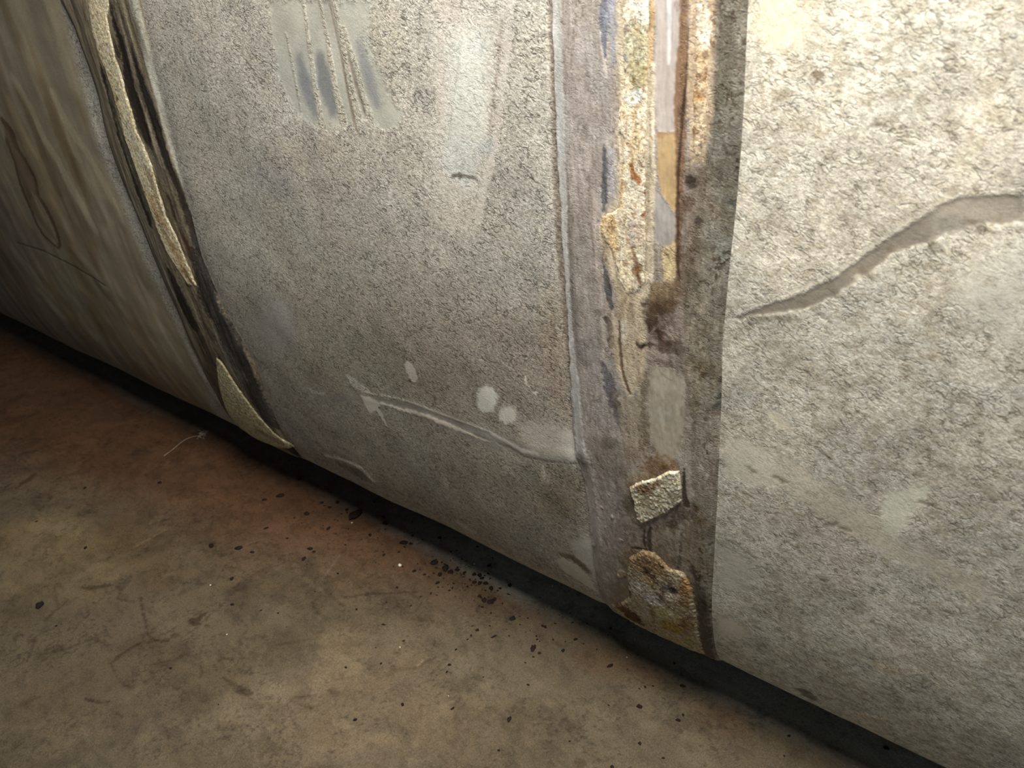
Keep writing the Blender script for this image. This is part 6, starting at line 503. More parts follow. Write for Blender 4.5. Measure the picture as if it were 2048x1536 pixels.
  ["p",[[-0.21967,0.30856],[-0.22164,0.2994],[-0.22469,0.29051],[-0.22838,0.28335],[-0.23204,0.27934],[-0.23501,0.27943],[-0.23681,0.28363],[-0.23721,0.29098],[-0.23626,0.30001],[-0.23415,0.30923],[-0.23121,0.3173],[-0.22785,0.32321],[-0.22453,0.32624],[-0.2217,0.32609],[-0.21977,0.32277],[-0.21904,0.31669]],[152,128,92],0.8049999999999999,0.00238,0.00397,-1,0,0.1],
  ["p",[[-0.22119,0.26628],[-0.22398,0.25867],[-0.22764,0.25174],[-0.23153,0.24692],[-0.23483,0.24576],[-0.2369,0.24877],[-0.2376,0.25481],[-0.23699,0.26228],[-0.23524,0.26989],[-0.23257,0.27665],[-0.22935,0.28181],[-0.22599,0.28484],[-0.22295,0.28545],[-0.22067,0.28359],[-0.21949,0.27947],[-0.21964,0.27349]],[170,158,118],0.8049999999999999,0.00278,0.00463,-1,0,0.1],
  ["p",[[-0.237,0.25086],[-0.23886,0.24679],[-0.24183,0.2432],[-0.24541,0.24087],[-0.24897,0.24051],[-0.2519,0.24227],[-0.25384,0.24556],[-0.25457,0.2496],[-0.25399,0.25368],[-0.2522,0.25726],[-0.24944,0.25994],[-0.24609,0.26144],[-0.24265,0.26162],[-0.23962,0.26047],[-0.23746,0.25812],[-0.23653,0.25479]],[182,172,128],0.8049999999999999,0.0032,0.00534,-1,0,0.1],
  ["p",[[-0.24287,0.31456],[-0.2432,0.31318],[-0.24396,0.31163],[-0.24504,0.31014],[-0.24627,0.30896],[-0.24746,0.30826],[-0.24843,0.30815],[-0.24903,0.30866],[-0.24917,0.30971],[-0.24882,0.31112],[-0.24805,0.31268],[-0.24697,0.31415],[-0.24575,0.3153],[-0.24457,0.31598],[-0.24361,0.31607],[-0.24302,0.31557]],[240,232,214],1,0.00237,0.00396,-1,0,0.1],
  ["s",[[-0.23392,0.31751,0.0008],[-0.24639,0.29435,0.00109],[-0.26214,0.2888,0.00115]],[206,192,146],0.7,0.00123,0.00164,-1,0,0],
 ],
 'c1': [
  ["s",[[-1.03926,0.83068,0.00702],[-1.03436,0.81253,0.00992],[-1.03147,0.79715,0.00714]],[186,172,122],0.7,0.00272,0.00272,-1,0,0],
  ["p",[[-1.02227,0.81656],[-1.0224,0.81542],[-1.02303,0.81436],[-1.02407,0.81353],[-1.02536,0.81306],[-1.0267,0.81302],[-1.02789,0.81343],[-1.02875,0.81422],[-1.02914,0.81527],[-1.029,0.81641],[-1.02837,0.81748],[-1.02732,0.81831],[-1.02604,0.81877],[-1.0247,0.8188],[-1.02351,0.81839],[-1.02266,0.8176]],[84,70,50],0.8,0.00135,0.0009,-1,0,0],
  ["s",[[-1.02122,0.78514,0.00425],[-1.01871,0.76302,0.00722],[-1.01153,0.74409,0.0087]],[198,192,172],0.6,0.00278,0.00278,-1,0,0],
  ["s",[[-1.0068,0.73133,0.00289],[-1.00429,0.70474,0.00431],[-1.00684,0.66975,0.00431]],[110,84,52],0.6,0.00242,0.00387,-1,0,0.3],
  ["s",[[-1.02287,0.68543,0.00615],[-1.01874,0.6611,0.00789],[-1.00984,0.64421,0.00631]],[208,182,132],0.7,0.00302,0.00403,-1,0,0],
  ["s",[[-1.02623,0.66373,0.00317],[-1.01952,0.63917,0.00643],[-1.01336,0.61778,0.00488]],[92,72,54],0.55,0.00206,0.00412,-1,0,0.3],
  ["s",[[-1.01076,0.62193,0.00647],[-1.00475,0.60023,0.00809],[-1.0017,0.57365,0.00648]],[196,158,112],0.7,0.00317,0.00422,-1,0,0],
  ["s",[[-0.99919,0.58193,0.00501],[-0.99252,0.5675,0.00505]],[70,56,40],0.6,0.00214,0.00321,-1,0,0],
 ],
 'd1': [
  ["s",[[-1.00528,0.28328,0.00759],[-0.97042,0.27569,0.00781],[-0.93527,0.26993,0.00531]],[150,142,110],0.7,0.00326,0.00489,-1,0,0],
 ],
}
EDGE = {"s2L":[[-0.34715,0.90742],[-0.34715,0.86376],[-0.34724,0.82025],[-0.34667,0.78337],[-0.34535,0.75265],[-0.3453,0.71786],[-0.34497,0.68093],[-0.34491,0.64149],[-0.34552,0.60991],[-0.34736,0.56458],[-0.34815,0.52825],[-0.3481,0.50289],[-0.34348,0.4883],[-0.33954,0.46622],[-0.33895,0.42325],[-0.34172,0.35714],[-0.34508,0.30812],[-0.34938,0.25895]],"s2R":[[-0.1957,0.90283],[-0.19485,0.87457],[-0.19331,0.84466],[-0.19281,0.81283],[-0.19325,0.77163],[-0.19505,0.72648],[-0.19621,0.68551],[-0.19653,0.6503],[-0.19544,0.62264],[-0.19478,0.58306],[-0.19402,0.50537],[-0.19541,0.44028],[-0.19782,0.3633],[-0.19775,0.27635]],"s1L":[[-1.11265,0.93066],[-1.09968,0.89804],[-1.09792,0.87198],[-1.09514,0.8508],[-1.09509,0.81593],[-1.1035,0.78062],[-1.1073,0.75358],[-1.10749,0.72946],[-1.10661,0.70268],[-1.1025,0.67627],[-1.09658,0.64416],[-1.09378,0.60115],[-1.09266,0.53476],[-1.09209,0.48395],[-1.09854,0.43378],[-1.09775,0.3984],[-1.10339,0.35908],[-1.10249,0.32945],[-1.11394,0.28295]],"s1R":[[-0.91535,0.92467],[-0.92356,0.86543],[-0.92805,0.80906],[-0.93461,0.75647],[-0.93771,0.70317],[-0.95142,0.61146],[-0.94391,0.54961],[-0.93337,0.50337],[-0.91151,0.44459],[-0.9264,0.36189],[-0.93351,0.30511],[-0.93026,0.26971]]}
PATCH = {
 'c2': ["sealant_crust","s2",[[-0.28655,0.92055],[-0.26483,0.91955],[-0.26431,0.90491],[-0.26404,0.86486],[-0.26438,0.8074],[-0.26344,0.76288],[-0.26459,0.72249],[-0.26353,0.70572],[-0.27159,0.69103],[-0.28318,0.68868],[-0.29101,0.70055],[-0.29671,0.72564],[-0.3067,0.74017],[-0.30591,0.75554],[-0.28949,0.7628],[-0.28811,0.78697],[-0.2852,0.81307],[-0.29116,0.82058],[-0.28832,0.84103],[-0.28558,0.85465],[-0.28683,0.88704]],0.001,[220,210,188]],
 'd2': ["sealant_crust","s2",[[-0.23406,0.91813],[-0.22126,0.91753],[-0.22053,0.90358],[-0.21945,0.88045],[-0.21895,0.85],[-0.21846,0.82755],[-0.2215,0.80655],[-0.22811,0.80394],[-0.23183,0.8167],[-0.23221,0.84317],[-0.23266,0.87446]],0.0009,[212,202,182]],
 'k2': ["scale_block","s2",[[-0.28455,0.48488],[-0.27209,0.49798],[-0.25604,0.50855],[-0.24216,0.5228],[-0.23225,0.52569],[-0.23022,0.50737],[-0.23021,0.48874],[-0.24374,0.46944],[-0.25903,0.45392],[-0.27162,0.44138],[-0.27861,0.44706],[-0.28049,0.46545]],0.0035,[200,195,174]],
 'b2': ["rust_patch","s2",[[-0.29175,0.37967],[-0.27367,0.40267],[-0.25928,0.40615],[-0.24313,0.39237],[-0.2267,0.3929],[-0.22017,0.37312],[-0.21699,0.33671],[-0.21643,0.30353],[-0.21641,0.23631],[-0.23539,0.22358],[-0.27069,0.22358],[-0.30051,0.22358],[-0.32805,0.24677],[-0.33121,0.25959],[-0.31008,0.28622],[-0.29958,0.30497],[-0.29796,0.33975]],0.0032,[176,164,138]],
 'c1': ["sealant_crust","s1",[[-1.0146,0.94898],[-0.96304,0.94676],[-0.97486,0.92648],[-0.98954,0.90545],[-0.99323,0.88627],[-0.99761,0.86375],[-0.9967,0.84358],[-1.00043,0.81984],[-0.99931,0.80174],[-1.00239,0.77679],[-0.99558,0.75951],[-0.9908,0.73274],[-0.99386,0.69904],[-0.9977,0.66384],[-0.98983,0.64343],[-0.98705,0.61449],[-0.98475,0.58455],[-0.9834,0.56137],[-1.00695,0.55674],[-1.02302,0.58155],[-1.0364,0.60649],[-1.04169,0.63971],[-1.03955,0.67997],[-1.03936,0.71487],[-1.04163,0.74168],[-1.04285,0.76788],[-1.03762,0.79372],[-1.0382,0.81853],[-1.03775,0.84275],[-1.0428,0.86631],[-1.04153,0.89508],[-1.02781,0.92808]],0.0018,[216,207,178]],
 'd1': ["sealant_crust","s1",[[-1.01439,0.43562],[-1.00074,0.42346],[-0.99209,0.38722],[-0.98197,0.35795],[-0.96976,0.32471],[-0.9555,0.29589],[-0.92031,0.26926],[-0.98376,0.2434],[-1.06013,0.2265],[-1.09558,0.24905],[-1.08901,0.29282],[-1.06863,0.34109],[-1.04064,0.39214]],0.0022,[200,195,160]],
}
DEBRIS = {"dark":[[-0.84902,0.09913,0.00863,0.01225],[-0.84725,0.00064,0.0041,0.00369],[-0.83706,0.00038,0.00245,0.00243],[-0.83656,-0.01996,0.00322,0.00357],[-0.89915,-0.00349,0.00168,0.00258],[-0.86154,0.05092,0.00254,0.00394],[-0.95085,-0.00766,0.00258,0.00406],[-0.92319,0.05709,0.00439,0.00421],[-0.80507,0.12311,0.00342,0.00268],[-0.7906,0.11256,0.00422,0.00392],[-0.79092,0.078,0.00332,0.00252],[-0.73093,0.09444,0.00648,0.00483],[-0.71995,0.10026,0.00323,0.00241],[-0.73679,0.05713,0.00239,0.00233],[-0.72186,0.07526,0.0016,0.00234],[-0.69056,0.13534,0.00324,0.00243],[-0.62576,0.15265,0.00237,0.00175],[-0.65941,0.08963,0.00466,0.0056],[-0.63497,0.08882,0.00537,0.00546],[-0.62357,0.08739,0.00381,0.00431],[-0.63391,0.07411,0.0038,0.00321],[-0.62495,0.05873,0.003,0.00313],[-0.61889,0.09695,0.00305,0.00325],[-0.60511,0.09715,0.00227,0.00321],[-0.59047,0.1031,0.00302,0.00318],[-0.58285,0.10565,0.00376,0.00317],[-0.57573,0.10286,0.00299,0.00314],[-0.58038,0.09104,0.00298,0.00311],[-0.57161,0.0932,0.00297,0.00309],[-0.56422,0.09815,0.0037,0.00308],[-0.55169,0.09433,0.00367,0.00303],[-0.54073,0.10168,0.0022,0.00202],[-0.58382,0.13068,0.00229,0.00327],[-0.54457,0.07058,0.0036,0.00389],[-0.53498,0.07354,0.00431,0.00483],[-0.53384,0.08014,0.00288,0.00292],[-0.53961,0.05888,0.00214,0.00191],[-0.5568,0.07412,0.00218,0.00297],[-0.5995,0.06349,0.00148,0.00204],[-0.59981,0.05721,0.00148,0.00203],[-0.53289,0.11423,0.00294,0.00305],[-0.65353,0.061,0.00229,0.00215],[-0.67227,0.05879,0.00231,0.00328],[-0.6184,0.0375,0.00148,0.00202],[-0.51788,0.0227,0.00207,0.00267],[-0.51904,0.01024,0.00137,0.00175],[-0.51849,0.00224,0.00136,0.0013],[-0.49198,0.0276,0.00136,0.00435],[-0.52189,0.05724,0.00141,0.00187],[-0.52819,0.02431,0.00104,0.00135],[-0.58701,-0.09307,0.00134,0.00165],[-0.5891,-0.04899,0.00138,0.00175],[-0.51098,-0.04289,0.00197,0.00202],[-0.50571,-0.05369,0.0013,0.00158],[-0.46176,-0.03289,0.00096,0.00116],[-0.51872,-0.12192,0.00251,0.00182],[-0.5512,-0.17107,0.00217,0.00213],[-0.4636,-0.08981,0.00124,0.00285],[-0.39677,-0.06291,0.00241,0.00342],[-0.38192,-0.10216,0.00145,0.00158],[-0.52019,-0.01945,0.00134,0.00168],[-0.80167,-0.12608,0.00149,0.00153],[-0.6263,0.00387,0.00109,0.00146],[-0.43585,0.04017,0.00331,0.00499],[-0.42497,0.0386,0.00197,0.00205],[-0.40183,0.05939,0.0023,0.00247],[-0.44088,0.05511,0.00134,0.00171],[-0.44833,0.07957,0.00205,0.00178],[-0.44448,0.08003,0.00171,0.00178],[-0.49009,0.06652,0.00348,0.00457],[-0.42316,0.06717,0.00134,0.00128],[-0.39836,0.08407,0.00266,0.00213],[-0.38592,0.08436,0.00099,0.00126],[-0.36596,0.08589,0.00098,0.00124],[-0.33783,0.07299,0.00191,0.00472],[-0.36971,0.12652,0.00202,0.00176],[-0.40773,-0.01044,0.00189,0.0015],[-0.27909,0.07644,0.00123,0.00112],[-0.2729,0.12228,0.00189,0.00159],[-0.24888,0.09727,0.00366,0.00186],[-0.23063,0.05996,0.00176,0.00138],[-0.23211,0.04988,0.00292,0.00203],[-0.27877,0.04169,0.00299,0.00281],[-0.25404,-0.00197,0.00199,0.00191],[-0.22379,-0.00281,0.00167,0.00123],[-0.26543,-0.0453,0.00222,0.0018],[-0.32174,-0.04614,0.00116,0.00128],[-0.47336,0.07894,0.00104,0.00137],[-1.09216,-0.31027,0.00631,0.00537],[-1.02789,-0.31475,0.00152,0.00165],[-1.16542,-0.20687,0.0026,0.00282],[-0.94693,-0.06386,0.00501,0.00511],[-0.92028,-0.05611,0.00331,0.00251],[-0.89461,-0.11157,0.00316,0.00288],[-0.84736,-0.14283,0.00303,0.00212],[-0.99014,-0.08526,0.00507,0.00393],[-1.3119,-0.22232,0.00185,0.00243],[-0.81637,-0.25927,0.00173,0.0018],[-0.71174,-0.2556,0.00097,0.00079],[-1.23017,-0.03772,0.00389,0.00345],[-1.33794,-0.1252,0.00246,0.00267],[-1.00477,0.0618,0.00549,0.00609],[-1.02004,0.04005,0.00365,0.00303],[-1.01512,0.11311,0.00377,0.00322],[-0.84881,0.14271,0.00265,0.00213],[-0.90273,0.10608,0.00356,0.00288],[-0.90377,0.08903,0.00265,0.00284],[-0.92592,0.09104,0.00268,0.00291],[-0.87269,0.10118,0.0035,0.00279],[-0.02719,0.14972,0.00271,0.00263],[-0.11577,0.07582,0.00109,0.00094],[-0.11991,0.10329,0.00168,0.00165]],"white":[[-0.6987,0.05424,0.00257,0.00246],[-0.60502,0.1205,0.00127,0.00151],[-0.5851,-0.0597,0.00112,0.00095],[-0.64222,0.16004,0.00088,0.00098],[-0.83907,0.08236,0.00094,0.00109],[-0.47975,-0.07996,0.00069,0.00061],[-0.4801,0.14839,0.001,0.00249],[-0.32725,0.0966,0.00071,0.00066],[-0.91036,-0.13867,0.00108,0.00157],[-0.80383,-0.18137,0.00079,0.00106],[-0.33289,0.12764,0.00072,0.00093]]}
THREAD = [[-1.30879,0.01581],[-1.31408,0.03706],[-1.32134,0.05553],[-1.32617,0.07173],[-1.3231,0.08667],[-1.31481,0.09624],[-1.31271,0.10635],[-1.31059,0.11653]]


# ------------------------------------------------------------------ noise
rng = np.random.default_rng(7)
TAB = rng.random((8, 256, 256)).astype(np.float32)
def vn(x, y, k=0):
    xi = np.floor(x).astype(np.int64); yi = np.floor(y).astype(np.int64)
    fx = (x - xi); fy = (y - yi)
    fx = fx * fx * (3 - 2 * fx); fy = fy * fy * (3 - 2 * fy)
    T = TAB[k % 8]; a = xi & 255; b = (xi + 1) & 255; c = yi & 255; d = (yi + 1) & 255
    return (T[a, c] * (1 - fx) + T[b, c] * fx) * (1 - fy) + (T[a, d] * (1 - fx) + T[b, d] * fx) * fy
def fbm(x, y, k=0, n=3):
    v = 0; amp = 1.0; tot = 0
    for i in range(n):
        v = v + amp * vn(x * 2 ** i + 17.3 * i, y * 2 ** i + 9.1 * i, k + i); tot += amp; amp *= 0.55
    return v / tot                                    # 0..1
def sstep(a, b, x):
    t = np.clip((x - a) / (b - a), 0, 1); return t * t * (3 - 2 * t)
def lin(c):
    c = np.asarray(c, float) / 255.0
    return np.where(c <= 0.04045, c / 12.92, ((c + 0.055) / 1.055) ** 2.4)

# ------------------------------------------------------------------ painter: evaluates real stains, wipes, creases at surface points
def seg_dist(px, py, q, closed):
    n = len(q); best = np.full(px.shape, 1e9); val = np.zeros(px.shape)
    for i in range(n if closed else n - 1):
        a = q[i]; b = q[(i + 1) % n]
        dx, dy = b[0] - a[0], b[1] - a[1]; L = dx * dx + dy * dy + 1e-12
        t = np.clip(((px - a[0]) * dx + (py - a[1]) * dy) / L, 0, 1)
        d = np.hypot(px - a[0] - t * dx, py - a[1] - t * dy)
        if not closed: d = d - (a[2] * (1 - t) + b[2] * t)
        best = np.minimum(best, d)
    return best
def inside(px, py, q):
    r = np.zeros(px.shape, bool); n = len(q)
    for i in range(n):
        x0, y0 = q[i][:2]; x1, y1 = q[(i + 1) % n][:2]
        if y0 == y1: continue
        c = ((y0 > py) != (y1 > py)) & (px < (x1 - x0) * (py - y0) / (y1 - y0) + x0)
        r ^= c
    return r
def sdist(kind, q, px, py):
    if kind == 's': return seg_dist(px, py, q, False)
    d = seg_dist(px, py, q, True); return np.where(inside(px, py, q), -d, d)
def paint(marks, X, Y, base, grain):
    """X, Y flat arrays -> colour (n,3 linear), grain, height"""
    C = np.empty((X.size, 3)); C[:] = base if np.ndim(base) > 1 else lin(base)
    G = np.full(X.size, float(grain)); H = np.zeros(X.size)
    n1 = fbm(X * 260, Y * 260, 1, 3) * 2 - 1; n2 = fbm(X * 420 + 5, Y * 300 + 9, 4, 3)
    for kind, q, c, a, soft, n, g, h, m in marks:
        qa = np.array([p[:2] for p in q]); pad = soft + n + (max(p[2] for p in q) if kind == 's' else 0) + 0.001
        idx = np.nonzero((X > qa[:, 0].min() - pad) & (X < qa[:, 0].max() + pad) & (Y > qa[:, 1].min() - pad) & (Y < qa[:, 1].max() + pad))[0]
        if not idx.size: continue
        d = sdist(kind, q, X[idx], Y[idx]) + n * 1.3 * n1[idx]
        k = 1 - sstep(-soft, soft, d)
        H[idx] += k * h * 0.0006
        if m > 0: k = k * (1 - m + m * 1.6 * sstep(0.42, 0.62, n2[idx])).clip(0, 1)
        ka = (k * a)[:, None]
        C[idx] = C[idx] * (1 - ka) + lin(c) * ka
        if g >= 0: G[idx] = G[idx] * (1 - k) + g * k
    return C, G, H

# ------------------------------------------------------------------ tank section
RY, RZ, G0 = 0.10345, 0.651807, 0.08
def section():
    SL = math.radians(49.8); tt = math.atan(6.3007 / math.tan(SL))
    yt = RY * (1 - math.cos(tt)); zt = RZ * (1 - math.sin(tt)) + G0
    r = zt / (1 - math.cos(SL)); yc = yt + r * math.sin(SL)
    a = np.linspace(0, SL, 400)[:-1]
    t = np.linspace(tt, 0, 3000)
    b = np.linspace(0, math.pi, 200)[1:]
    zt2 = RZ + G0; top = zt2 + 0.45
    y = np.concatenate([yc - r * np.sin(a), RY * (1 - np.cos(t)), np.zeros(300), 0.55 - 0.55 * np.cos(b), np.full(200, 1.1), 1.1 - 0.25 * (1 - np.cos(np.linspace(0, math.pi / 2, 60)))])
    z = np.concatenate([r * (1 - np.cos(a)), RZ * (1 - np.sin(t)) + G0, zt2 + np.linspace(0.001, 0.45, 300), top + 0.25 * np.sin(b), np.linspace(top - 0.01, 0.25, 200), 0.25 - 0.25 * np.sin(np.linspace(0, math.pi / 2, 60))])
    s = np.concatenate([[0], np.cumsum(np.hypot(np.diff(y), np.diff(z)))])
    return y, z, s
SY, SZ, SS = section()
dY, dZ = np.gradient(SY, SS + np.arange(SS.size) * 1e-9), np.gradient(SZ, SS + np.arange(SS.size) * 1e-9)
def wave(X, S):
    v = (fbm(X * 5, S * 4, 2, 2) - 0.5) * 0.006 + (fbm(X * 22, S * 14, 3, 2) - 0.5) * 0.0016
    return v * sstep(0.05, 0.25, S) * (1 - sstep(1.1, 1.4, S))
def place(X, S, off):
    y = np.interp(S, SS, SY); z = np.interp(S, SS, SZ)
    ty = np.interp(S, SS, dY); tz = np.interp(S, SS, dZ); L = np.hypot(ty, tz) + 1e-9
    return np.stack([X, y - tz / L * off, z + ty / L * off], -1)

# ------------------------------------------------------------------ mesh helpers
def make_mesh(name, P, faces, C=None, G=None, UV=None, mat=None, smooth=True):
    me = bpy.data.meshes.new(name); P = np.asarray(P, np.float32)
    faces = np.asarray(faces, np.int32)
    me.vertices.add(len(P)); me.vertices.foreach_set('co', P.ravel())
    k = faces.shape[1]
    me.loops.add(faces.size); me.loops.foreach_set('vertex_index', faces.ravel())
    me.polygons.add(len(faces)); me.polygons.foreach_set('loop_start', np.arange(0, faces.size, k, dtype=np.int32))
    me.update(calc_edges=True)
    if smooth: me.polygons.foreach_set('use_smooth', np.ones(len(faces), bool))
    if C is not None:
        at = me.attributes.new('tint', 'FLOAT_COLOR', 'POINT')
        at.data.foreach_set('color', np.concatenate([C, np.ones((len(C), 1))], 1).astype(np.float32).ravel())
    if G is not None:
        at = me.attributes.new('grain', 'FLOAT', 'POINT'); at.data.foreach_set('value', G.astype(np.float32))
    if UV is not None:
        at = me.attributes.new('skin', 'FLOAT_VECTOR', 'POINT')
        at.data.foreach_set('vector', np.concatenate([UV, np.zeros((len(UV), 1))], 1).astype(np.float32).ravel())
    me.validate()
    if mat: me.materials.append(mat)
    return me
def grid_faces(nx, ny):
    i = np.arange(nx - 1)[:, None] * ny + np.arange(ny - 1)[None, :]
    i = i.ravel(); return np.stack([i, i + ny, i + ny + 1, i + 1], -1)
def axis(*spans):
    out = [np.array([spans[0][0]])]
    for a, b, st in spans: out.append(np.linspace(a, b, max(2, int(round((b - a) / st)) + 1))[1:])
    return np.concatenate(out)
def obj(name, me, parent=None, **props):
    o = bpy.data.objects.new(name, me); col.objects.link(o)
    if parent: o.parent = parent
    for k, v in props.items(): o[k] = v
    return o

# ------------------------------------------------------------------ materials
def surface(name, crack=0.6, crack_scale=150, speck=0.5, bump=0.6, rough=0.75, spec=0.3, rot=0.45, squash=1.6, streak=0.0, sheen=0.0, blotch=0.16):
    m = bpy.data.materials.new(name); m.use_nodes = True; nt = m.node_tree; N = nt.nodes; L = nt.links
    b = N['Principled BSDF']
    def nd(t, **k):
        n = N.new(t)
        for a, v in k.items(): setattr(n, a, v)
        return n
    def math_(op, a, c=None, clamp=False):
        n = nd('ShaderNodeMath', operation=op); n.use_clamp = clamp
        for i, v in enumerate((a, c)):
            if v is None: continue
            if isinstance(v, (int, float)): n.inputs[i].default_value = v
            else: L.new(v, n.inputs[i])
        return n.outputs[0]
    def noise(vec, scale, detail=3, rough_=0.55, dist=0.0):
        n = nd('ShaderNodeTexNoise'); n.inputs['Scale'].default_value = scale; n.inputs['Detail'].default_value = detail
        n.inputs['Roughness'].default_value = rough_; n.inputs['Distortion'].default_value = dist; L.new(vec, n.inputs['Vector']); return n.outputs[0]
    def remap(v, a, c, d, e):
        n = nd('ShaderNodeMapRange'); n.interpolation_type = 'SMOOTHSTEP'
        for i, x in enumerate((a, c, d, e)): n.inputs[i + 1].default_value = x
        L.new(v, n.inputs[0]); return n.outputs[0]
    tint = nd('ShaderNodeAttribute', attribute_name='tint'); gr = nd('ShaderNodeAttribute', attribute_name='grain'); sk = nd('ShaderNodeAttribute', attribute_name='skin')
    mp = nd('ShaderNodeMapping'); mp.vector_type = 'TEXTURE'; mp.inputs['Rotation'].default_value = (0, 0, -rot); mp.inputs['Scale'].default_value = (squash, 1, 1)
    L.new(sk.outputs['Vector'], mp.inputs['Vector']); v = mp.outputs[0]; v0 = sk.outputs['Vector']
    g = gr.outputs['Fac']
    n1 = noise(v, crack_scale, 2.5, 0.6, 0.4)
    ridge = math_('ABSOLUTE', math_('SUBTRACT', n1, 0.5))
    broken = remap(noise(v0, crack_scale * 0.45, 2), 0.42, 0.52, 0.0, 1.0)
    cr = math_('MULTIPLY', math_('MULTIPLY', remap(ridge, 0.0, 0.04, 1.0, 0.0), broken), g)
    sp = noise(v0, 650, 3, 0.65); blobs = noise(v, 380, 3, 0.7)
    n2 = noise(v, crack_scale * 2.3, 2.5, 0.6, 0.5)
    fine = math_('MULTIPLY', remap(math_('ABSOLUTE', math_('SUBTRACT', n2, 0.5)), 0.0, 0.05, 1.0, 0.0), g)
    cr = math_('ADD', cr, math_('MULTIPLY', fine, 0.45))
    spk = math_('ADD', 1.0, math_('MULTIPLY', math_('SUBTRACT', sp, 0.5), math_('MULTIPLY', math_('ADD', g, 0.25), speck)))
    blt = math_('ADD', 1.0, math_('MULTIPLY', math_('SUBTRACT', remap(blobs, 0.36, 0.64, 0.0, 1.0), 0.5), math_('MULTIPLY', math_('ADD', g, 0.12), blotch * 2)))
    big = remap(noise(v0, 24, 4, 0.6), 0.3, 0.7, 1 - blotch * 0.4, 1 + blotch * 0.4)
    dark = math_('SUBTRACT', 1.0, math_('MULTIPLY', cr, crack))
    val = math_('MULTIPLY', math_('MULTIPLY', spk, blt), math_('MULTIPLY', dark, big))
    if streak:
        ms = nd('ShaderNodeMapping'); ms.inputs['Scale'].default_value = (1, 0.06, 1); L.new(v0, ms.inputs['Vector'])
        val = math_('MULTIPLY', val, remap(noise(ms.outputs[0], 330, 4, 0.6), 0.3, 0.7, 1 - streak, 1 + streak))
    hs = nd('ShaderNodeVectorMath', operation='SCALE'); L.new(tint.outputs['Color'], hs.inputs[0]); L.new(val, hs.inputs['Scale'])
    # slow hue drift between warm dust and cool film
    drift = remap(noise(v0, 14, 3), 0.35, 0.65, 0.0, 1.0)
    mix = nd('ShaderNodeMix', data_type='RGBA', blend_type='MULTIPLY'); mix.inputs[0].default_value = 1.0
    ramp = nd('ShaderNodeMix', data_type='RGBA'); L.new(drift, ramp.inputs[0]); ramp.inputs[6].default_value = (1.015, 0.998, 0.975, 1); ramp.inputs[7].default_value = (0.99, 1.004, 1.005, 1)
    L.new(hs.outputs[0], mix.inputs[6]); L.new(ramp.outputs[2], mix.inputs[7])
    L.new(mix.outputs[2], b.inputs['Base Color'])
    hgt = math_('ADD', math_('MULTIPLY', cr, -0.55), math_('MULTIPLY', math_('ADD', math_('MULTIPLY', sp, 0.6), math_('MULTIPLY', blobs, 0.9)), math_('ADD', g, 0.12)))
    bp = nd('ShaderNodeBump'); bp.inputs['Strength'].default_value = bump; bp.inputs['Distance'].default_value = 0.0011
    L.new(hgt, bp.inputs['Height']); L.new(bp.outputs[0], b.inputs['Normal'])
    b.inputs['Roughness'].default_value = rough; b.inputs['Specular IOR Level'].default_value = spec
    return m
M_shell = surface('dusty_coated_skin', crack=0.52, crack_scale=125, speck=1.2, bump=0.40, blotch=0.24)
M_strip = surface('grey_seam_tape', crack=0.2, speck=0.7, bump=0.45, rough=0.62, spec=0.4, streak=0.07, blotch=0.12)
M_crust = surface('weathered_sealant', crack=0.45, crack_scale=240, speck=0.8, bump=0.5, rough=0.85, spec=0.25, blotch=0.2)
M_floor = surface('brown_stained_concrete', crack=0.25, crack_scale=60, speck=1.5, bump=0.5, rough=0.8, spec=0.2, squash=1.0, blotch=0.2)

def plain(name, c, rough=0.8, var=0.4):
    m = bpy.data.materials.new(name); m.use_nodes = True; nt = m.node_tree; b = nt.nodes['Principled BSDF']
    n = nt.nodes.new('ShaderNodeTexNoise'); n.inputs['Scale'].default_value = 900; tc = nt.nodes.new('ShaderNodeTexCoord')
    nt.links.new(tc.outputs['Object'], n.inputs['Vector'])
    r = nt.nodes.new('ShaderNodeValToRGB'); c = lin(c)
    r.color_ramp.elements[0].position = 0.35; r.color_ramp.elements[0].color = (*(c * (1 - var)), 1)
    r.color_ramp.elements[1].position = 0.65; r.color_ramp.elements[1].color = (*(c * (1 + var)).clip(0, 1), 1)
    nt.links.new(n.outputs[0], r.inputs[0]); nt.links.new(r.outputs[0], b.inputs['Base Color']); b.inputs['Roughness'].default_value = rough; b.inputs['Specular IOR Level'].default_value = 0.15
    return m
M_dark = plain('dark_dirt', (27, 20, 15)); M_pale = plain('pale_chip', (190, 182, 168), var=0.15); M_thread = plain('pale_fibre', (150, 140, 130), var=0.2)

# ------------------------------------------------------------------ floor
gx = axis((-6, -3.2, .2), (-3.2, -2.3, .02), (-2.3, -1.3, .003), (-1.3, .1, .0016), (.1, .6, .02), (.6, 4, .2))
gy = axis((-4, -1.0, .2), (-1.0, -.5, .02), (-.5, .2, .0016), (.2, .5, .02), (.5, 4, .25))
X, Y = [a.ravel() for a in np.meshgrid(gx, gy, indexing='ij')]
C, Gr, H = paint(MARKS['floor'], X, Y, (79, 70, 55), 0.55)
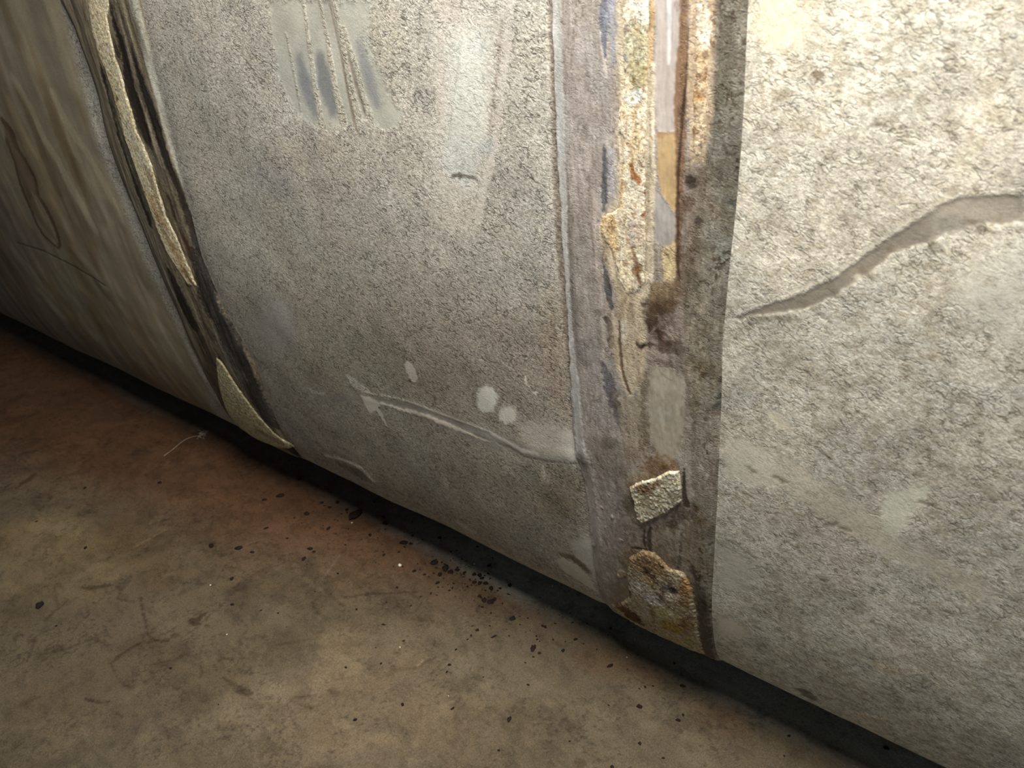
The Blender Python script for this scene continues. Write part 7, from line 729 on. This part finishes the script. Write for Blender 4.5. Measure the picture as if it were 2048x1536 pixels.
# shadow along the tank foot lightened in the floor colour with pale grey
shade_lift = sstep(0.085, 0.135, Y + (fbm(X * 8, Y * 12, 4, 3) - .5) * 0.03) * (Y < 0.6) * (0.35 + 0.65 * sstep(-1.0, -0.45, X))
C = C * (1 - 0.8 * shade_lift[:, None]) + lin((150, 150, 142)) * 0.8 * shade_lift[:, None]
pat = sstep(0.45, 0.62, fbm(X * 9, Y * 9, 5, 4))[:, None]
fleck = sstep(.60, .70, fbm(X * 230, Y * 230, 0, 3)) * sstep(.42, .6, fbm(X * 24, Y * 24, 4, 3)); C = C * (1 - 0.34 * fleck[:, None])
pale = sstep(.5, .6, fbm(X * 13 + 31, Y * 15, 1, 5)); C = C * (1 + pale[:, None] * np.array([.17, .18, .2]))
smud = sstep(.56, .66, fbm(X * 60 + Y * 30, Y * 110, 7, 4)); C = C * (1 - 0.17 * smud[:, None])
C = C * (1 - 0.28 * pat) + C * np.array([0.72, 0.66, 0.55]) * 0.28 * pat
pat = sstep(0.5, 0.7, fbm(X * 30 + 3, Y * 30, 6, 4))[:, None]; C = C * (1 - 0.16 * pat)
# trowel scuffs running mostly across the floor
sc1 = np.abs(fbm(X * 16 + Y * 9, Y * 60 - X * 14, 2, 3) - 0.5); C = C * (1 - 0.22 * (1 - sstep(0, .012, sc1)) * sstep(.5, .6, fbm(X * 20, Y * 20, 3, 2)))[:, None]
H = (fbm(X * 12, Y * 12, 3, 3) - 0.5) * 0.0012 * (np.abs(Y) < 1.2)
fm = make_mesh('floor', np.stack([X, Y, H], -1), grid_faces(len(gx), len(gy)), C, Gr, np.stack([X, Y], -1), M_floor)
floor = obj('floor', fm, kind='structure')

# ------------------------------------------------------------------ tank
tank = bpy.data.objects.new('horizontal_tank', None); col.objects.link(tank); tank.location = (-1.0, 0.5, 0.0)
tank['label'] = 'large dusty grey tank with bulging side and two taped vertical seams resting on the floor'
tank['category'] = 'tank'
inv = Matrix.Translation((1.0, -0.5, 0.0))
def part(name, me, parent=None, **k):
    o = obj(name, me, **k); o.parent = parent or tank
    if parent is None: o.matrix_parent_inverse = inv
    return o
ed = {k: np.array(v) for k, v in EDGE.items()}
def edge(k, S):
    e = ed[k][np.argsort(ed[k][:, 1])]; x = np.interp(S, e[:, 1], e[:, 0])
    return x
s_lo = {'s1': 0.235, 's2': 0.215}
gx = axis((-4.2, -2.4, .1), (-2.4, -1.3, .0035), (-1.3, -.8, .0022), (-.8, .12, .0013), (.12, 1.6, .08))
gs = axis((0, .2, .01), (.2, .96, .0016), (.96, 1.3, .02), (1.3, SS[-1], .06))
X, S = [a.ravel() for a in np.meshgrid(gx, gs, indexing='ij')]
xl = edge('s2L', S); xr = edge('s2R', S); x1 = edge('s1R', S)
base = np.empty((X.size, 3)); base[:] = lin((176, 172, 162))
kr = sstep(0, 0.02, X - (xl + xr) / 2)[:, None]; base = base * (1 - kr) + lin((201, 197, 184)) * kr
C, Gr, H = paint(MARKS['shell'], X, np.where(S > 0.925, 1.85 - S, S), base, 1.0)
mot = (fbm(X * 110, S * 140, 5, 4) - 0.5); kq = 0.45 + 0.55 * kr[:, 0]; C = C * (1 + 0.5 * mot * Gr * kq)[:, None]
warm = sstep(.47, .64, fbm(X * 210, S * 260 + 31, 6, 4)); C = C * (1 - (0.26 * warm * Gr * kq)[:, None] * np.array([.85, .95, 1.12]))
Gr = Gr * (1 - 0.3 * kr[:, 0])
# long faint streaks down the skin beyond the first seam
far = (1 - sstep(-0.02, 0.0, X - x1))
st = fbm(X * 42, S * 3.2 + 7, 6, 4) - 0.5; C = C * (1 + 0.75 * st * far)[:, None]
st2 = sstep(0.55, 0.7, fbm(X * 20 + 40, S * 5, 1, 3)) * far; C = C * (1 - st2[:, None] * np.array([0.12, 0.2, 0.3]))
# skin is pulled in slightly along each taped seam
H = H - 0.0018 * (np.exp(-((X - xl) / 0.008) ** 2) + 0.6 * np.exp(-((X - x1) / 0.01) ** 2)) * (S < 1.2)
W = wave(X, S)
P = place(X, S, W + H)
# ends: pull the section in to round the ends off
e = sstep(-4.2, -3.4, X) * (1 - sstep(0.9, 1.6, X)); cy, cz = 0.55, 0.6
f_ = (0.02 + 0.98 * np.sqrt(np.clip(e, 0, 1)))[:, None]
P[:, 1:] = np.array([cy, cz]) + (P[:, 1:] - np.array([cy, cz])) * f_
P[:, 2] = np.maximum(P[:, 2], 0.0016)
ny = len(gs); F1 = grid_faces(len(gx), ny)
i = np.arange(len(gx) - 1) * ny; closing = np.stack([i + ny - 1, i + 2 * ny - 1, i + ny, i], -1)
skin = part('tank_skin', make_mesh('tank_skin', P, np.concatenate([F1, closing]), C, Gr, np.stack([X, S], -1), M_shell))

def strip_h(k, X, S):
    a, b = edge(k + 'L', S), edge(k + 'R', S); u = (X - a) / (b - a)
    t = 0.0026 if k == 's2' else 0.0022
    rise = sstep(0, 0.10, u) * (1 - sstep(0.93, 1.0, u))
    dome = np.clip(1 - ((u - 0.5) / 0.5) ** 2, 0, 1)
    return -0.0008 + (t + 0.0008) * rise + dome * (0.0015 if k == 's2' else 0.004)
STRIP_COL = {'s2': (158, 149, 140), 's1': (126, 116, 98)}
def strip(k, nx, ns, smax, base, label):
    u = np.linspace(0, 1, nx); s = np.linspace(s_lo[k], smax, ns)
    Uu, S = [a.ravel() for a in np.meshgrid(u, s, indexing='ij')]
    # extrapolate the seam below the silhouette, straight
    a, b = edge(k + 'L', S), edge(k + 'R', S); X = a + (b - a) * Uu
    X = X + (fbm(X * 0 + (3 if k == 's1' else 8), S * 90, 2, 3) - .5) * 0.0022 * (np.abs(Uu - .5) * 2) ** 6
    st_ = 0.905 if k == 's2' else 0.93; Sm = np.where(S > st_, 2 * st_ - S, S); am, bm_ = edge(k + 'L', Sm), edge(k + 'R', Sm)
    C, Gr, H = paint(MARKS[k], am + (bm_ - am) * Uu, Sm, base, 0.6)
    # gritty grime: dark flecks and pale fibres, heavier where the tape is coarse
    gr1 = sstep(0.48, 0.68, fbm(X * 420, S * 330 + 3, 0, 3)); gr2 = sstep(0.5, 0.68, fbm(X * 110 + 9, S * 60, 6, 3))
    rough_ = np.clip(Gr, 0.1, 1)
    C = C * (1 - (0.72 * gr1 * (0.3 + 0.7 * gr2) * rough_)[:, None] * np.array([0.9, 1.0, 1.1]))
    fib = sstep(0.56, 0.7, fbm(X * 520 + 20, S * (70 if k == 's1' else 130), 5, 3)); C = C * (1 + (0.30 * fib * rough_)[:, None])
    blot = sstep(.5, .62, fbm(X * 85 + 60, S * 70, 1, 5)); C = C * (1 - (0.30 * blot * rough_)[:, None] * np.array([.85, .95, 1.1]))
    if k == 's1':
        f2 = fbm(X * 170, S * 9, 2, 4) - .5; C = C * (np.clip(0.86 + 1.7 * f2, .3, 1.6))[:, None]
    lum = fbm(X * 180, S * 22, 4, 4) - 0.5; C = C * (1 + 0.35 * lum)[:, None]
    hh = strip_h(k, X, S) + H + (fbm(X * 300, S * 60, 6, 3) - .5) * 0.0009 * sstep(0, .15, Uu) * (1 - sstep(.85, 1, Uu))
    P = place(X, S, wave(X, S) + hh)
    fa = grid_faces(nx, ns)
    o = part('seam_strip', make_mesh('seam_strip', P, fa, C, Gr, np.stack([X, S], -1), M_strip)); o['label'] = label
    sol = None
    return o
strips = {'s2': strip('s2', 200, 900, 1.15, (158, 149, 140), 'near seam strip, broad and grey with blue-grey and brown bands'),
          's1': strip('s1', 110, 620, 1.15, (126, 116, 98), 'far seam strip, darker, with cream and brown streaks')}

# ------------------------------------------------------------------ raised crusts on the seams
def crust(key, step):
    name, k, poly, hgt, c = PATCH[key]
    q = np.array(poly); pad = 0.004
    xs = np.arange(q[:, 0].min() - pad, q[:, 0].max() + pad, step); ss = np.arange(q[:, 1].min() - pad, q[:, 1].max() + pad, step)
    X, S = [a.ravel() for a in np.meshgrid(xs, ss, indexing='ij')]
    C, Gr, H = paint(MARKS[key], X, S, c, 0.9)
    d = sdist('p', poly, X, S) + (fbm(X * 300, S * 300, 1, 3) - .5) * (0.002 if key == 'k2' else 0.003)
    if key == 'k2':
        up = sstep(0.0005, -0.0022, d)
    else:
        up = 1 - sstep(-0.005, 0.0012, d)
    rug = fbm(X * 480, S * 400, 3, 4)
    lump = fbm(X * 120, S * 90, 5, 3)
    hh = -0.0006 + up * (0.0006 + hgt * (0.45 + 0.45 * rug * (0.6 + 0.6 * lump)))
    mm = 0.55 + 0.9 * rug; mm = mm + 0.25 * lump
    tone = (fbm(X * 420 + 5, S * 300, 7, 4) - .5) * 1.2; pits = sstep(.58, .72, fbm(X * 380, S * 300 + 50, 2, 3)); C = C * (1 - 0.5 * pits[:, None] * np.array([.8, 1, 1.15]))
    C = C * (1 + 0.7 * tone)[:, None] * (1 + np.array([0, -0.04, -0.14]) * (sstep(.45, .65, fbm(X * 140, S * 90 + 4, 0, 3)))[:, None])
    kb = sstep(-0.0012, 0.0012, d)[:, None]
    C = C * (1 - kb) + paint(MARKS[k], X, S, STRIP_COL[k], 0.6)[0] * kb
    P = place(X, S, wave(X, S) + strip_h(k, X, S) + hh)
    fa = grid_faces(len(xs), len(ss)); keep = (d[fa] < 0.0012).all(1); fa = fa[keep]
    used, inv_ = np.unique(fa.ravel(), return_inverse=True)
    me = make_mesh(name, P[used], inv_.reshape(-1, 4), C[used], Gr[used], np.stack([X, S], -1)[used], M_crust)
    o = obj(name, me); o.parent = strips[k]; return o
CL = {'c2': 'cream and ochre crust down the middle of the near seam', 'd2': 'cream flaking crust near the right edge of the near seam', 'k2': 'pale yellowish block of scale low on the near seam',
      'b2': 'rusty yellow and white crust at the foot of the near seam', 'c1': 'long pale cream crust down the far seam', 'd1': 'pale yellow crust at the foot of the far seam'}
for k in PATCH:
    o = crust(k, 0.0011 if k in ('c1', 'd1') else 0.0007); o['label'] = CL[k]

# ------------------------------------------------------------------ crumbs and chips on the floor
def crumb_mesh(name, mat, seed):
    import bmesh
    r = np.random.default_rng(seed); bm = bmesh.new(); bmesh.ops.create_icosphere(bm, subdivisions=2, radius=1.0)
    f3 = r.normal(size=(4, 3)); 
    for v in bm.verts:
        n = sum(math.sin(2.3 * (f3[i] @ np.array(v.co)) + i) for i in range(4))
        v.co = v.co * (1 + 0.16 * n); v.co.z = max(v.co.z, -0.55)
    me = bpy.data.meshes.new(name); bm.to_mesh(me); bm.free(); me.materials.append(mat); return me
DM = [crumb_mesh('dirt_crumb', M_dark, i) for i in range(5)]; WM = [crumb_mesh('paint_chip', M_pale, 10 + i) for i in range(3)]
r = np.random.default_rng(3)
def floor_z(x, y): return (fbm(np.array([x * 12.]), np.array([y * 12.]), 3, 3)[0] - .5) * 0.0012
def drop(name, me, x, y, rx, ry, zf, label, cat, group=None):
    o = bpy.data.objects.new(name, me); col.objects.link(o); rz = max(0.0003, zf * min(rx, ry))
    o.scale = (rx, ry, rz); o.location = (x, y, floor_z(x, y) + rz * 0.50); o.rotation_euler.z = r.uniform(-.4, .4)
    o['label'] = label; o['category'] = cat
    if group: o['group'] = group
    return o
ZONES = [(-0.6048, 0.0922, 'dark crumb in the dense clump on the floor below the tank edge', 'dense clump of dark crumbs'), (-0.8635, 0.0451, 'dark crumb on the floor left of the dense clump, by the shadow edge', 'dark crumbs left of the clump'), (-0.4205, 0.068, 'dark crumb on the floor between the dense clump and the near seam foot', 'dark crumbs right of the clump'), (-0.2544, 0.0603, 'dark crumb on the open floor below the near seam foot', 'dark crumbs below the near seam'), (-0.505, -0.0866, 'dark speck sparsely scattered on the open floor at bottom centre', 'dark specks on the open floor'), (-0.9382, -0.1038, 'dark speck on the floor at left, under the far seam side', 'dark specks at left'), (-1.1755, -0.2193, 'dark speck on the floor near the left edge of the picture', 'dark specks by the left picture edge'), (-0.0834, 0.115, 'dark crumb on the floor at lower right beside the tank edge', 'dark crumbs at lower right')]
SOLO = [[-1.09216, -0.31027]]
FINE = [[-0.60485, 0.09223, 0.02884, 0.02222, 95], [-0.53562, 0.07777, 0.01516, 0.01358, 16], [-0.73226, 0.0879, 0.04499, 0.03175, 24], [-0.87666, 0.06702, 0.04515, 0.03152, 22], [-0.45225, 0.07799, 0.03856, 0.03166, 16], [-0.68634, -0.05846, 0.0589, 0.0436, 10], [-0.37605, 0.04868, 0.05843, 0.04717, 12]]
i = 0
def zone(x, y):
    if y > 0.118: return None
for x, y, rx, ry in DEBRIS['dark']:
    me = DM[i % 5]; i += 1
    if i == 1: L, g = 'largest dark crumb on the floor, at the edge of the tank shadow', None
    elif abs(x - SOLO[0][0]) < 1e-4 and abs(y - SOLO[0][1]) < 1e-4: L, g = 'dark oval flake lying alone on the open floor at far left', None
    else:
        best = min(ZONES, key=lambda z: math.hypot((x - z[0]) , (y - z[1]) * 2)); L, g = best[2], best[3]
    drop('dirt_crumb', me, x, y, rx, ry, 0.5, L, 'crumb', g)
for j, (x, y, rx, ry) in enumerate(DEBRIS['white']):
    me = WM[j % 3]
    if j == 0: L, g = 'largest white chip on the floor beside the dark crumb clump', None
    elif j == 6: L, g = 'elongated white chip in the tank shadow left of the near seam foot', None
    else: L, g = 'tiny white chip on the brown floor', 'tiny white chips on the floor'
    drop('paint_chip', me, x, y, rx, ry, 0.6, L, 'chip', g)
# finest crumbs around the clump and along the shadow edge
for a in FINE:
    x0, y0, sx, sy, n = a
    for k in range(n):
        x, y = x0 + r.normal() * sx, y0 + r.normal() * sy; q = 0.0006 + 0.0009 * r.random() ** 2
        best = min(ZONES, key=lambda z: math.hypot((x - z[0]), (y - z[1]) * 2))
        drop('dirt_crumb', DM[int(r.integers(5))], x, y, q * (1 + r.random()), q, 0.5, best[2], 'crumb', best[3])


# thin fibre with a frayed tuft
tv = THREAD; parent = bpy.data.objects.new('loose_thread', None); col.objects.link(parent); parent.location = (tv[0][0], tv[0][1], 0)
parent['label'] = 'thin pale thread with a frayed tuft lying on the brown floor'; parent['category'] = 'thread'
def fibre(name, pts, rad):
    P = []; Fq = []; n = len(pts)
    for i, p in enumerate(pts):
        a = np.array(pts[max(i - 1, 0)]); b = np.array(pts[min(i + 1, n - 1)]); t = (b - a) / (np.linalg.norm(b - a) + 1e-9)
        s_ = np.cross(t, (0, 0, 1)); s_ /= np.linalg.norm(s_) + 1e-9; u_ = np.cross(s_, t)
        for j in range(6):
            q = 2 * math.pi * j / 6; P.append(np.array(p) + rad * (math.cos(q) * s_ + math.sin(q) * u_))
    for i in range(n - 1):
        for j in range(6): Fq.append([i * 6 + j, i * 6 + (j + 1) % 6, (i + 1) * 6 + (j + 1) % 6, (i + 1) * 6 + j])
    return P, Fq
base_p = np.array([tv[0][0], tv[0][1], 0.0])
def catmull(q, m=8):
    q = np.array(q); o = []
    for i in range(len(q) - 1):
        p0, p1, p2, p3 = q[max(i - 1, 0)], q[i], q[i + 1], q[min(i + 2, len(q) - 1)]
        for t in np.linspace(0, 1, m, endpoint=False):
            o.append(0.5 * (2 * p1 + (p2 - p0) * t + (2 * p0 - 5 * p1 + 4 * p2 - p3) * t * t + (3 * p1 - p0 - 3 * p2 + p3) * t ** 3))
    o.append(q[-1]); return np.array(o)
line = catmull([(p[0], p[1], floor_z(*p) + 0.0006) for p in tv]) - base_p
P, Fq = fibre('strand', line, 0.00045)
o = obj('strand', make_mesh('strand', P, Fq, mat=M_thread)); o.parent = parent
P = []; Fq = []
tip = line[-1]; back = line[int(len(line) * .7)]
for i in range(16):
    a = back + (tip - back) * r.random(); q = [a, a + np.array([r.normal() * .006, r.normal() * .005, .001]), a + np.array([r.normal() * .014, r.normal() * .011, .0012])]
    p_, f_2 = fibre('t', catmull(q, 4), 0.0004); n0 = len(P); P += p_; Fq += [[n0 + k for k in f] for f in f_2]
o = obj('tuft', make_mesh('tuft', P, Fq, mat=M_thread)); o.parent = parent; o['kind'] = 'stuff'
